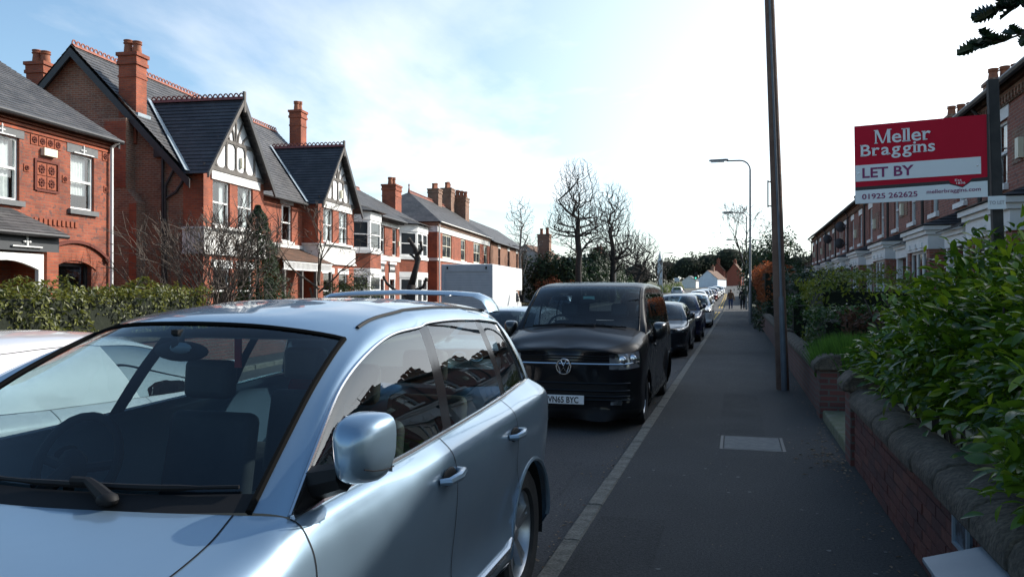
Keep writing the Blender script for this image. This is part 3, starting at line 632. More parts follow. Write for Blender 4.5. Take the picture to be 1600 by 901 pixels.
def gable(x0,x1,xa):
    # storey-high bay
    wl=(x0+.58,x0+1.72,4.03,5.6); wr=(x1-1.98,x1-.85,4.03,5.6); g1=(x0+.6,x0+1.75,.9,2.55); g2=(x1-2,x1-.85,.9,2.55)
    b=MB(); b.open=True; wall_panel(b,x0,x1,0,5.95,Bf,[wl,wr,g1,g2]); b.poly([(x0,Bf,0),(x0,F,0),(x0,F,5.95),(x0,Bf,5.95)]); b.poly([(x1,Bf,0),(x1,F,0),(x1,F,5.95),(x1,Bf,5.95)]); b.build('bay_wall',brickB,h)
    for w in(wl,wr): window(h,*w,Bf,white,None,None,curtain=True)
    for w in(g1,g2): window(h,*w,Bf,white,white,white)
    b=MB(); b.box(x0+.45,x1-.35,Bf-.05,Bf+.02,5.605,5.90); b.build('bay_lintel',offwhite,h)
    b=MB(); b.box(x0-.06,x1+.06,Bf-.06,F,3.08,3.84); b.box(x0-.11,x1+.11,Bf-.11,F,3.84,3.92); b.box(x0-.1,x1+.1,Bf-.1,F,3.0,3.08); b.box(x0+.4,x1-.6,Bf-.2,Bf-.1,3.9,4.0); b.build('rendered_band',offwhite,h)
    hw=(x1-x0)/2+.12; zb=5.72; za=8.72; G=-.8
    b=MB(); b.open=True; dv=lambda z:(z-5.68)/1.027-.05
    roof(b,(xa-hw-.1,G,zb-.05),(xa-hw-.1,.1,zb-.05),(xa,dv(za)+.15,za),(xa,G,za),.2); roof(b,(xa+hw+.1,.1,zb-.05),(xa+hw+.1,G,zb-.05),(xa,G,za),(xa,dv(za)+.15,za),.2)
    rf=b.build('gable_roof',slate2,h); ridge_tiles(rf,(xa,G,za+.04),(xa,dv(za),za+.04),.4,mat('ridge_tile_dark',(.19,.055,.05),(.13,.045,.045),rough=.8,scale=8))
    b=MB()   # lead valley on the near side
    for s in(-1,):
        up_=Vector((0,-.05,.05)); p0=Vector((xa+s*(hw+.0),dv(zb),zb))+up_; p1=Vector((xa+s*.12,dv(za)-.02,za))+up_
        b.extr([p0,p0+Vector((s*.30,0,0)),p1+Vector((s*.16,.05,.05)),p1],(0,-.012,.012))
    b.build('lead_valley',lead,rf)
    b=MB(); b.extr([(xa-hw+.1,Bf-.02,5.9),(xa+hw-.1,Bf-.02,5.9),(xa,Bf-.02,8.6)],(0,.12,0)); tp=b.build('gable_panel',mat('white_plaster',(.80,.80,.79),(.72,.72,.70),rough=.7,scale=3),h)
    W=lambda z:(hw-.1)*(8.6-z)/2.7
    segs=[(.15,[(xa-W(6.05)-.1,6.0),(xa+W(6.05)+.1,6.0)]),(.12,[(xa-W(7.05)-.02,7.08),(xa+W(7.05)+.02,7.08)])]
    for k in(-1.36,-.66,.0,.66,1.36): segs.append((.085,[(xa+k,6.06),(xa+k,7.05)] if abs(k)<1 else [(xa+k,6.1),(xa+k,min(7.05,8.6-abs(k)*2.7/(hw-.1)))]))
    segs+= [(.08,[(xa,7.1),(xa,8.5)])]
    for s in(-1,1):
        segs.append((.07,[(xa+s*.12,7.12),(xa+s*.18,7.4),(xa+s*.36,7.72),(xa+s*W(7.95)*.98,7.95)]))
        segs.append((.07,[(xa+s*.45,7.12),(xa+s*.55,7.28),(xa+s*.78,7.44),(xa+s*W(7.5),7.5)]))
        segs.append((.06,[(xa+s*.02,8.02),(xa+s*.14,8.14),(xa+s*W(8.25),8.25)]))
    bars(tp,'timber',timb,segs,Bf-.07,Bf-.021,.12)
    # arched heads of the plaster panels
    for k in(-1.02,-.33,.33,1.02):
        for s in(-1,1):
            b=MB(); b.extr([(xa+k+s*.29,Bf-.06,7.02),(xa+k+s*.29,Bf-.06,6.88),(xa+k+s*.22,Bf-.06,6.98),(xa+k+s*.14,Bf-.06,7.02)],(0,.035,0)); b.build('timber',timb,tp)
            b=MB(); b.extr([(xa+k+s*.29,Bf-.06,6.08),(xa+k+s*.29,Bf-.06,6.2),(xa+k+s*.22,Bf-.06,6.12),(xa+k+s*.14,Bf-.06,6.08)],(0,.035,0)); b.build('timber',timb,tp)
    for s in(-1,1):
        b=MB(); e0=(xa+s*(hw+.16),zb-.16); b.extr([(xa,G-.05,za+.02),(e0[0],G-.05,e0[1]+.14),(e0[0],G-.05,e0[1]-(.04 if s<0 else .14)),(xa,G-.05,za-(.2 if s<0 else .28))],(0,.07,0)); b.build('barge_board',timb if s<0 else blackp,h)
    b=MB(); b.box(xa-.06,xa+.06,G-.06,G+.02,za-.5,za+.25); b.build('finial_post',timb,h)
    b=MB(); b.box(xa+.28,xa+.42,Bf-.13,Bf-.03,6.25,6.62); b.build('alarm_box',MATS['cream_plastic'],h)
gable(4.05,8.3,6.12); gable(13.5,17.95,15.72)
window(h,11.39,12.39,3.9,5.5,F,white,offwhite,offwhite,lh=.15)
b=MB(); b.box(9.0,13.4,F-.06,F+.02,3.62,3.78); b.box(8.4,9.0,F-.05,F+.02,3.55,3.75); b.build('string_course',offwhite,h)
gutter(h,(8.6,-.1,5.62),(13.2,-.1,5.62),blackp,.06)
b=MB(); b.open=True; roof(b,(8.45,-1.25,2.95),(13.4,-1.25,2.95),(13.4,F,3.58),(8.45,F,3.58),.15); b.build('porch_roof',tile_r,h)
b=MB()
for i in range(40):
    x=8.55+i*.12; b.box(x,x+.055,-1.2,-1.17,2.62,2.9)
b.box(8.5,13.35,-1.21,-1.16,2.88,2.95); b.box(8.5,13.35,-1.21,-1.16,2.58,2.63); b.build('porch_valance',white,h)
for x in(8.6,10.2,11.6,13.2):
    b=MB(); b.box(x-.06,x+.06,-1.22,-1.1,0,2.6); b.build('porch_post',timb,h)
b=MB(); b.box(9.7,10.9,F+.1,F+.14,0,2.3); b.build('door',MATS['dark_door'],h)
# ================================================================ house with white bays
h=empty('white_bay_house',lpos(19.2),LROT,'brick house with white painted bay windows and dark eaves','house')
F=.3; X1=14.4
b=MB(); b.open=True; wd=[(4.9,5.75,3.9,5.6),(7.2,8.05,3.9,5.6),(4.6,5.5,0,2.4),(6.6,7.5,0,2.4)]
wall_panel(b,0,X1,0,6.0,F,wd); b.poly([(X1,F,0),(X1,8.4,0),(X1,8.4,6),(X1,F,6)]); b.poly([(0,8.4,0),(X1,8.4,0),(X1,8.4,6),(0,8.4,6)]); b.build('wall',brickB,h)
for w in wd[:2]: window(h,*w,F,white,None,None)
for k,w in enumerate(wd[2:]):
    b=MB(); b.box(w[0],w[1],F+.1,F+.14,0,1.95); d_=b.build('door',mat('white_door',(.7,.7,.69),rough=.4) if k else MATS['dark_door'],h)
    b=MB(); b.box(w[0]+.1,w[1]-.1,F+.095,F+.099,1.0,1.75); b.build('door_glass',fgl,d_)
    b=MB(); b.box(w[0]-.12,w[0],F-.04,F+.1,0,2.45); b.box(w[1],w[1]+.12,F-.04,F+.1,0,2.45); b.box(w[0]-.15,w[1]+.15,F-.05,F+.1,2.45,2.85); b.box(w[0]-.2,w[1]+.2,F-.12,F+.1,3.35,3.5); b.build('door_surround',white,h)
    b=MB(); b.box(w[0]-.1,w[1]+.1,F-.06,F+.05,2.88,3.32); o=b.build('sign_board',blackp,h)
    bb=MB(); 
    for j in range(9): bb.box(w[0]+.0+j*.1,w[0]+.06+j*.1,F-.068,F-.061,3.0+(j%3)*.02,3.2)
    bb.build('lettering',white,o)
b=MB(); b.box(3.6,11.0,F-.06,F+.02,3.55,3.85); b.box(-.05,X1,F-.05,F+.02,5.62,6.0); b.build('white_band',offwhite,h)
def cbay(x0,x1,p):
    c=(x1-x0)*.24; y0=F-p
    for z0,z1,m,o_ in((0,.8,brickB,0),(.8,.95,white,.05),(2.6,2.95,white,.02),(2.95,3.75,brickB,0),(3.75,3.95,white,.06),(5.55,6.0,white,.03)):
        b=MB(); b.extr([(x0-o_,F,z0),(x0+c-o_,y0-o_,z0),(x1-c+o_,y0-o_,z0),(x1+o_,F,z0)],(0,0,z1-z0)); b.build('bay_course',m,h)
    for z0,z1 in((.95,2.6),(3.95,5.55)):
        fa=[((x0,F),(x0+c,y0)),((x0+c,y0),(x1-c,y0)),((x1-c,y0),(x1,F))]
        for k,(p,q) in enumerate(fa):
            L=math.hypot(q[0]-p[0],q[1]-p[1]); T=Matrix.Translation((p[0],p[1],0))@Matrix.Rotation(math.atan2(q[1]-p[1],q[0]-p[0]),4,'Z')
            n=2 if L>2 else 1
            for i in range(n): window(h,L*i/n+.02,L*(i+1)/n-.02,z0,z1,-.06,white,None,None,glass=fgl,ft=.13,T=T)
cbay(.1,3.4,.85); cbay(8.6,13.2,.85)
b=MB(); b.open=True; roof(b,(-.1,-.2,6.05),(X1+.3,-.2,6.05),(X1-2.5,4.2,8.6),(-.1,4.2,8.6),.22); roof(b,(X1+.3,-.2,6.05),(X1+.3,8.6,6.05),(X1-2.5,4.2,8.6),(X1-2.5,4.2,8.6),.22); roof(b,(X1+.3,8.6,6.05),(-.1,8.6,6.05),(-.1,4.2,8.6),(X1-2.5,4.2,8.6),.25)
for x0,x1 in((.0,3.5),(8.5,13.3)):
    c=(x1-x0)*.22; a=(x0,-.2,6.04); q=[(x0-.25,F-.1,6.02),(x0+c-.15,F-1.15,6.02),(x1-c+.15,F-1.15,6.02),(x1+.25,F-.1,6.02)]
    roof(b,q[0],q[1],(x0+c,.9,6.66),(x0+c,.9,6.66),.2); roof(b,q[1],q[2],(x1-c,.9,6.66),(x0+c,.9,6.66),.2); roof(b,q[2],q[3],(x1-c,.9,6.66),(x1-c,.9,6.66),.2)
r3=b.build('roof',slate,h); ridge_tiles(r3,(-.1,4.2,8.63),(X1-2.5,4.2,8.63),.45)
gutter(h,(3.6,-.25,6.0),(8.4,-.25,6.0),blackp,.07)
b=MB()
for i in range(24): b.box(3.7+i*.2,3.78+i*.2,-.1,F,5.86,6.0)
b.build('eaves_bracket',blackp,h)
chimney(h,X1-.2,X1+1.2,2.4,3.4,5,9.3,brickB,2,potr=.17,poth=.6)
b=MB(); b.box(8.25,8.42,F-.1,F,4.55,4.85); b.build('alarm_box',MATS['cream_plastic'],h)
# ================================================================ hipped house with white frieze
h=empty('hipped_house',lpos(35.8),LROT,'brick house with hipped slate roof and white frieze beyond the truck','house')
X1=19.3; wd=[(1.5,4.3,4.2,6.05),(7.4,9.1,4.2,6.05),(12.2,15.0,4.2,6.05),(16.6,18.2,4.2,6.05),(2,4.4,.9,2.9),(12,15,.9,2.9),(7.6,9,0,2.6)]
b=MB(); b.open=True; wall_panel(b,0,X1,0,6.75,0,wd); b.poly([(0,0,0),(0,8,0),(0,8,6.75),(0,0,6.75)]); b.poly([(X1,0,0),(X1,8,0),(X1,8,6.75),(X1,0,6.75)]); b.build('wall',brickB,h)
for i,w in enumerate(wd): window(h,*w,0,mat('cream_paint',(.70,.66,.52),(.62,.58,.46),rough=.6,scale=3),offwhite,None,glass=fgl,mull=(1 if w[1]-w[0]>2 else 0),ft=.13)
b=MB(); b.box(-.04,X1,-.05,.02,6.06,6.5); b.box(-.04,.02,.02,7.9,6.06,6.5); b.box(-.06,X1,-.07,.02,3.95,4.15); b.box(-.06,.02,.02,7.9,3.95,4.15); b.build('frieze',offwhite,h)
b=MB(); b.box(-.1,X1,-.12,.02,6.5,6.78); b.box(-.1,.02,.02,8,6.5,6.78); b.build('cornice',brickC,h)
b=MB(); b.open=True; roof(b,(-.3,-.3,6.8),(X1+.2,-.3,6.8),(X1+.2,4,9.75),(6,4,9.75),.24); roof(b,(-.3,8.3,6.8),(-.3,-.3,6.8),(6,4,9.75),(6,4,9.75),.24); roof(b,(X1+.2,8.3,6.8),(-.3,8.3,6.8),(6,4,9.75),(X1+.2,4,9.75),.3); r4=b.build('roof',slate,h)
ridge_tiles(r4,(6,4,9.78),(X1,4,9.78),.5)
b=MB(); b.lathe([(.0,10.5),(.08,10.35),(.04,10.2),(.09,9.9),(.12,9.75)],8,c=(6,4,0)); b.build('finial',crest,r4)
pipe(h,[(.25,-.1,6.7),(.25,-.1,0)],offwhite,.06); gutter(h,(-.2,-.34,6.78),(X1,-.34,6.78),offwhite,.05)
chimney(h,17.6,19.0,3.4,4.4,8,11.6,brickC,4,potr=.16,poth=.6); chimney(h,13.3,14.6,3.5,4.5,8,11.0,brickC,3,potr=.16,poth=.55)
# ================================================================ brown house, then white gable house
h=empty('brown_brick_house',lpos(55.6),LROT,'long brown brick house with tall chimney stack beside the birch','house')
X1=24; wd=[(4+i*5.6,5.2+i*5.6,4.3,6.1) for i in range(4)]
b=MB(); b.open=True; wall_panel(b,0,X1,0,6.6,0,wd); b.poly([(0,0,0),(0,8,0),(0,8,6.6),(0,4,9.4),(0,0,6.6)]); b.poly([(X1,0,0),(X1,8,0),(X1,8,6.6),(X1,4,9.4),(X1,0,6.6)]); b.build('wall',brickE,h)
for w in wd: window(h,*w,0,mat('red_paint',(.12,.03,.02),rough=.5),offwhite,offwhite,glass=fgl,lh=.4)
b=MB(); b.open=True; roof(b,(-.2,-.3,6.6),(X1+.3,-.3,6.6),(X1+.3,4,9.5),(-.2,4,9.5),.25); roof(b,(X1+.3,8.3,6.6),(-.2,8.3,6.6),(-.2,4,9.5),(X1+.3,4,9.5),.3); b.build('roof',slate,h)
gutter(h,(-.2,-.34,6.55),(X1+.3,-.34,6.55),blackp,.07)
chimney(h,-.4,1.2,2.4,4.0,0,10.9,brickC,4,potr=.2,poth=.7)
h=empty('white_gabled_house',(-24.7,95,hz(95)),R(-4),'white rendered house with tall brick chimney behind the copper hedge','house')
b=MB(); b.open=True; b.poly([(-4,0,0),(3,0,0),(3,0,4.6),(-.5,0,7.0),(-4,0,4.6)]); b.poly([(3,0,0),(3,9,0),(3,9,4.6),(3,0,4.6)]); b.poly([(-4,0,0),(-4,9,0),(-4,9,4.6),(-4,0,4.6)]); b.build('wall',offwhite,h)
b=MB(); b.open=True; roof(b,(-4.3,-.3,4.5),(-4.3,9,4.5),(-.5,9,7.1),(-.5,-.3,7.1),.25); roof(b,(3.3,9,4.5),(3.3,-.3,4.5),(-.5,-.3,7.1),(-.5,9,7.1),.25); b.build('roof',tile_r,h)
chimney(h,1.2,2.7,-.35,.6,0,8.3,brickC,2,potr=.2,poth=.8)
for z in(1.0,3.0): window(h,-2.6,-1.2,z,z+1.3,-.02,timb,None,None,glass=fgl)
# ================================================================ brick terrace on the right, house by house
def terrace_unit():
    """local: x runs towards the camera, y inward, front at y=0; origin at the far front corner"""
    h=empty('terrace_house',(0,0,0),0,'x','house',group='brick terrace houses along the right side'); Wd=6.2
    wd=[(.9,1.85,3.98,5.35),(3.9,4.85,3.98,5.35),(.95,1.9,0,2.55)]
    b=MB(); b.open=True; wall_panel(b,0,Wd,0,6.0,0,wd); b.poly([(Wd,0,0),(Wd,9,0),(Wd,9,6),(Wd,4.5,8.6),(Wd,0,6)]); b.poly([(0,0,0),(0,9,0),(0,9,6),(0,4.5,8.6),(0,0,6)]); b.poly([(0,9,0),(Wd,9,0),(Wd,9,6),(0,9,6)]); b.build('wall',brickD,h)
    for i,w in enumerate(wd[:2]): window(h,*w,0,white,white,white,lh=.26,curtain=True,sx=.08)
    b=MB(); b.box(0,Wd,-.05,.0,5.62,5.7); b.box(0,Wd,-.09,.0,5.78,5.86); b.box(0,Wd,-.13,.0,5.9,6.0)
    for i in range(31): b.box(.02+i*.2,.1+i*.2,-.1,-.05,5.63,5.77)
    b.build('corbel_courses',brickC,h)
    b=MB(); b.box(0,Wd,-.03,0,3.58,3.66); b.box(2.2,3.55,-.02,0,4.3,5.0); b.build('string_course',brickC,h)
    b=MB(); b.open=True; roof(b,(0,-.3,5.98),(Wd,-.3,5.98),(Wd,4.5,8.7),(0,4.5,8.7),.24); roof(b,(Wd,9.3,5.98),(0,9.3,5.98),(0,4.5,8.7),(Wd,4.5,8.7),.3); b.build('roof',slate,h)
    gutter(h,(0,-.33,5.95),(Wd,-.33,5.95),blackp,.07)
    chimney(h,-.5,.5,3.3,4.8,6.6,9.45,brickC,4,potr=.17,poth=.5)
    pipe(h,[(.2,-.3,5.95),(.2,-.1,5.7),(.2,-.1,0)],blackp,.045)
    # square bay with white cornice and lean-to roof
    x0,x1,p=3.0,5.7,-1.0
    b=MB(); b.box(x0,x1,p,0,0,.85); b.box(x0,x0+.3,p,0,.85,2.75); b.box(x1-.3,x1,p,0,.85,2.75); b.build('bay_wall',brickD,h)
    b=MB(); b.box(x0-.04,x1+.04,p-.04,0,2.75,3.1); b.box(x0-.1,x1+.1,p-.1,0,3.1,3.2); b.box(x0-.16,x1+.16,p-.16,0,3.2,3.3); b.build('bay_cornice',white,h)
    b=MB(); b.box(x0-.06,x1+.06,p-.08,-.01,.851,.95); b.build('bay_sill',white,h)
    for i in range(3): fleur(h,x0+.6+i*.75,2.83,p-.05,.13)
    b=MB(); b.open=True; roof(b,(x0-.2,p-.2,3.31),(x1+.2,p-.2,3.31),(x1-.35,0,3.75),(x0+.35,0,3.75),.15); roof(b,(x1+.2,p-.2,3.31),(x1+.2,0,3.31),(x1-.35,0,3.75),(x1-.35,0,3.75),.15); roof(b,(x0-.2,0,3.31),(x0-.2,p-.2,3.31),(x0+.35,0,3.75),(x0+.35,0,3.75),.15); b.build('bay_roof',slate2,h)
    w=(x1-x0-.6)/3
    for i in range(3): window(h,x0+.3+i*w,x0+.3+(i+1)*w,.95,2.75,p-.02,white,None,None,glass=fgl)
    # porch over the door
    b=MB(); b.box(.55,2.3,-.9,0,2.7,2.95); b.box(.5,2.35,-.95,0,2.95,3.05); b.box(.6,.75,-.88,-.73,0,2.7); b.box(2.1,2.25,-.88,-.73,0,2.7); b.build('porch',white,h)
    b=MB(); b.open=True; roof(b,(.4,-1.05,3.06),(2.45,-1.05,3.06),(2.2,0,3.55),(.65,0,3.55),.15); roof(b,(2.45,-1.05,3.06),(2.45,0,3.06),(2.2,0,3.55),(2.2,0,3.55),.15); b.build('porch_roof',slate2,h)
    b=MB(); b.box(.95,1.9,.1,.14,0,2.2); b.build('door',MATS['dark_door'],h)
    b=MB(); b.box(2.75,2.95,-.12,0,4.35,4.75); b.build('alarm_box',MATS['cream_plastic'],h)
    return h
t0=terrace_unit()
labs=['nearest brick terrace house, its white bay beside the sign post','second brick terrace house, just behind the estate agent board','third brick terrace house, seen under the middle of the board','fourth brick terrace house, seen below the left edge of the board','fifth brick terrace house, the one with the first satellite dish','sixth brick terrace house along the right side','seventh brick terrace house along the right side','eighth brick terrace house, second from the far end','last brick terrace house at the far end of the row','brick terrace house just out of view beside the camera']
TA=math.atan(.011)
def tpos(y): return Vector((5.4+.011*(y-18),y,hz(y)*.6))
YF=[20.6+6.2*i for i in range(9)]+[14.4]
tcache={}
for c in bpy.data.objects:
    if c.parent: tcache.setdefault(c.parent,[]).append(c)
T_UNITS=[]
for i,y in enumerate(YF):
    o=t0 if i==0 else copy_tree(t0,None,tcache)
    o.location=tpos(y); o.rotation_euler=(0,0,-PI/2-TA); o['label']=labs[i]; T_UNITS.append(o)
# satellite dishes on the terrace fronts
dm=mat('dish_grey',(.06,.06,.065),rough=.6)
for k,(y,z,lab) in enumerate([(45.0,5.1,'upper dark satellite dish on the terrace front'),(45.4,4.25,'dark satellite dish just below the upper one on the terrace'),(52,4.9,'small satellite dish farther along the brick terrace')]):
    p=tpos(y); e=empty('satellite_dish',(p.x-.45,y-.1,z),R(20),lab,'satellite dish',group='satellite dishes on the terrace')
    b=MB(); b.lathe([(0,.0),(.15,.02),(.27,.08),(.28,.09),(.27,.1),(.15,.04),(0,.02)],16,axis='y'); b.build('dish',dm,e,smooth=True)
    b=MB(); b.tube([(0,0,0),(.25,.2,-.05),(.62,.3,-.05)],.02,6); b.tube([(0,-.02,-.3),(0,-.35,0)],.012,6); b.box(-.04,.04,-.42,-.33,-.04,.04); b.build('bracket',dm,e)
b=MB(); p=tpos(21.2); e=empty('tv_aerial',(p.x+2.3,22.0,7.3),0,'thin roof aerial beside the nearest terrace chimney','aerial')
b.tube([(0,0,0),(0,0,1.7)],.02,6); b.tube([(-.5,.2,1.6),(.5,-.2,1.75)],.012,5)
for i in range(6): b.tube([(-.45+i*.17,.2-i*.07-.2,1.61+i*.025),(-.45+i*.17,.2-i*.07+.2,1.61+i*.025)],.008,4)
b.build('aerial_mast',dm,e)
# far end house on the right
h=empty('far_corner_house',(4.8,80,hz(80)),R(-4),'low slate roofed house past the far end of the terrace','house')
b=MB(); b.box(0,9,0,10,0,3.4); b.build('wall',brickC,h)
b=MB(); b.open=True; roof(b,(-.3,-.3,3.4),(-.3,10,3.4),(4.5,10,5.6),(4.5,-.3,5.6),.25); roof(b,(9.3,10,3.4),(9.3,-.3,3.4),(4.5,-.3,5.6),(4.5,10,5.6),.3); b.poly([(0,-.05,3.4),(9,-.05,3.4),(4.5,-.05,5.55)]); b.build('roof',slate,h)
for x in(.8,3.2): window(h,x,x+1.3,1,2.6,-.02,white,white,None,glass=fgl)
# ================================================================ vehicles
rubber=mat('tyre_rubber',(.018,.018,.018),(.03,.03,.03),rough=.85,scale=9,bump=.15,bscale=60)
trim=mat('black_trim',(.012,.012,.013),rough=.6,spec=.15); seal_m=mat('rubber_seal',(.008,.008,.008),rough=.9,spec=.02)
gloss_b=mat('gloss_black',(.006,.006,.007),rough=.12)
chrome=mat('chrome',(.62,.63,.65),rough=.16,metal=1)
alloy=mat('alloy_wheel',(.50,.51,.53),(.38,.39,.40),rough=.32,metal=.85,scale=9)
well=mat('wheel_well',(.008,.008,.008),rough=.95)
seatm=mat('seat_leather',(.022,.022,.024),(.034,.034,.036),rough=.65,scale=8)
dashm=mat('dashboard',(.02,.02,.022),(.028,.028,.03),rough=.7,scale=30,bump=.2)
carglass=glassmat('car_glass',(.47,.59,.65),ior=1.38)
carglass_d=glassmat('car_glass_tinted',(.16,.19,.2),ior=1.5)
plate_m=mat('plate_white',(.72,.72,.72),rough=.4)
lampm=mat('lamp_clear',(.32,.34,.36),(.06,.065,.07),rough=.12,metal=.6,scale=7,detail=1,sharp=(.42,.55),coat=1)
def cr1(a,b,c,d,t): return .5*((2*b)+(c-a)*t+(2*a-5*b+4*c-d)*t*t+(3*b-a-3*c+d)*t*t*t)
class Grid:
    """smooth surface through a cage P[col][row]"""
    def __init__(s,P): s.P=P; s.nc=len(P); s.nr=len(P[0])
    def at(s,c,r):
        P=s.P; i=min(max(int(c),0),s.nc-2); j=min(max(int(r),0),s.nr-2); t=c-i; q=r-j; col=[]
        for k in(-1,0,1,2):
            ii=i+k; e=None
            def row(jj):
                jc=min(max(jj,0),s.nr-1); ic=min(max(ii,0),s.nc-1); v=P[ic][jc]
                if ii<0: v=P[0][jc]*2-P[1][jc] if not s.mirc else Vector((P[1][jc].x,-P[1][jc].y,P[1][jc].z))
                elif ii>s.nc-1: v=P[-1][jc]*2-P[-2][jc] if not s.mirc else Vector((P[-2][jc].x,-P[-2][jc].y,P[-2][jc].z))
                if jj<0: v=v*2-(P[ic][1])
                elif jj>s.nr-1:
                    w=P[ic][s.nr-2]; v=Vector((w.x,-w.y,w.z))       # last row is the centre line: mirror
                return v
            col.append(cr1(row(j-1),row(j),row(j+1),row(j+2),q))
        return cr1(*col,t)
    mirc=False
    def nor(s,c,r,h=.04):
        a=s.at(min(c+h,s.nc-1),r)-s.at(max(c-h,0),r); b=s.at(c,min(r+h,s.nr-1))-s.at(c,max(r-h,0)); n=a.cross(b)
        return n.normalized() if n.length>1e-12 else Vector((0,0,1))
LIPS=[]
def panels(par,grid,cells,tagfn,su,sv,mats,sided,arches=None,wellR=.43,flip=False,gaps=None,order=None):
    """evaluate the grid densely, split by tag, one mesh object per panel and side, with shared smooth normals"""
    c0,c1,r0,r1=0,grid.nc-1,0,grid.nr-1
    NI=(c1-c0)*su+1; NJ=(r1-r0)*sv+1
    V=[[grid.at(i/su,j/sv) for j in range(NJ)] for i in range(NI)]
    N=[[None]*NJ for _ in range(NI)]
    for i in range(NI):
        for j in range(NJ):
            a=V[min(i+1,NI-1)][j]-V[max(i-1,0)][j]; b=V[i][min(j+1,NJ-1)]-V[i][max(j-1,0)]
            if j==NJ-1: b=Vector((0,-1,0))*max(b.length,1e-3)
            if grid.mirc and i in(0,NI-1): a=Vector((0,1 if i==0 else -1,0))
            n=a.cross(b); n=n.normalized() if n.length>1e-12 else Vector((0,0,1)); N[i][j]=-n if flip else n
    tags={}
    for i in range(NI-1):
        for j in range(NJ-1):
            t=tagfn((i+.5)/su,(j+.5)/sv)
            if t: tags[(i,j)]=t
    if arches:
        for ax,az in arches:
            ins={}
            ymx=max((V[i][j].y for i in range(NI) for j in range(NJ) if abs(V[i][j].x-ax)<.5),default=.9)-.006
            for i in range(NI):
                for j in range(NJ):
                    p=V[i][j]; d=math.hypot(p.x-ax,p.z-az)
                    if p.y>ymx-.3 and d<wellR+.13 and p.z<az+wellR+.1 and abs(p.x-ax)<wellR+.12:
                        t=max(0,(d-wellR)/.13); t=t*t*(3-2*t); t=1-(1-t)*min(1,max(0,(p.z-(az-.06))/.2)); V[i][j]=Vector((p.x,ymx+(p.y-ymx)*t,p.z))
            for i in range(NI):
                for j in range(NJ):
                    p=V[i][j]
                    if p.y>.5 and (p.x-ax)**2+(p.z-az)**2<wellR**2: ins[(i,j)]=1
            for k in list(tags):
                i,j=k; q=[(i,j),(i+1,j),(i+1,j+1),(i,j+1)]
                if all(x in ins for x in q): del tags[k]
            lip=[]
            for (i,j) in ins:
                p=V[i][j]; d=math.hypot(p.x-ax,p.z-az) or 1e-6; f=wellR/d; V[i][j]=Vector((ax+(p.x-ax)*f,p.y,az+(p.z-az)*f))
                if any((a,b) in tags for a in(i-1,i) for b in(j-1,j)): lip.append(V[i][j])
            LIPS.append((ax,az,sorted(lip,key=lambda v:math.atan2(v.z-az,v.x-ax)%(2*PI) if v.z-az>-.2 or v.x>ax else 4)))
    out={}
    for s in(1,-1):
        groups={}
        for k,t in tags.items(): groups.setdefault(t,[]).append(k)
        for t,ks in groups.items():
            key=(t,s) if t in sided else (t,0)
            d=out.setdefault(key,([],[],[])); vs,fs,nn=d; idx={}
            for i,j in ks:
                f=[]
                for q in((i,j),(i+1,j),(i+1,j+1),(i,j+1)):
                    if q not in idx:
                        idx[q]=len(vs); p=V[q[0]][q[1]]; n=N[q[0]][q[1]]; vs.append((p.x,p.y*s,p.z)); nn.append((n.x,n.y*s,n.z))
                    f.append(idx[q])
                if (s<0)!=flip: f=f[::-1]
                # skip degenerate quads
                u=[]; 
                for w in f:
                    if w not in u and all((Vector(vs[w])-Vector(vs[z])).length>1e-5 for z in u): u.append(w)
                if len(u)>=3: fs.append(tuple(u))
    objs={}
    for (t,s),(vs,fs,nn) in out.items():
        if not fs: continue
        me=bpy.data.meshes.new(t); me.from_pydata(vs,[],fs); me.update(); 
        me.polygons.foreach_set('use_smooth',[True]*len(me.polygons)); me.normals_split_custom_set_from_vertices(nn)
        o=bpy.data.objects.new(t,me); COL.objects.link(o); me.materials.append(mats[t]); o.parent=par; objs[(t,s)]=o
    if gaps is not None:
        for (i,j),t in tags.items():
            for (i2,j2),(a,b) in (((i+1,j),((i+1,j),(i+1,j+1))),((i,j+1),((i,j+1),(i+1,j+1)))):
                t2=tags.get((i2,j2))
                if t2 and t2!=t and (t,t2) not in gaps[1] and (t2,t) not in gaps[1]:
                    for s in(1,-1):
                        p,q=V[a[0]][a[1]],V[b[0]][b[1]]; n=N[a[0]][a[1]]; e=(q-p)
                        if e.length<1e-6: continue
                        w=e.normalized().cross(n)*.0028; o=n*.0015; fl=lambda v:(v.x,v.y*s,v.z)
                        gaps[0].add([fl(p+w+o),fl(q+w+o),fl(q-w+o),fl(p-w+o)],[(0,1,2,3)])
    return objs,V,N
FR=[-.12,0,.14,.30,.62,.80,.92,1.0]
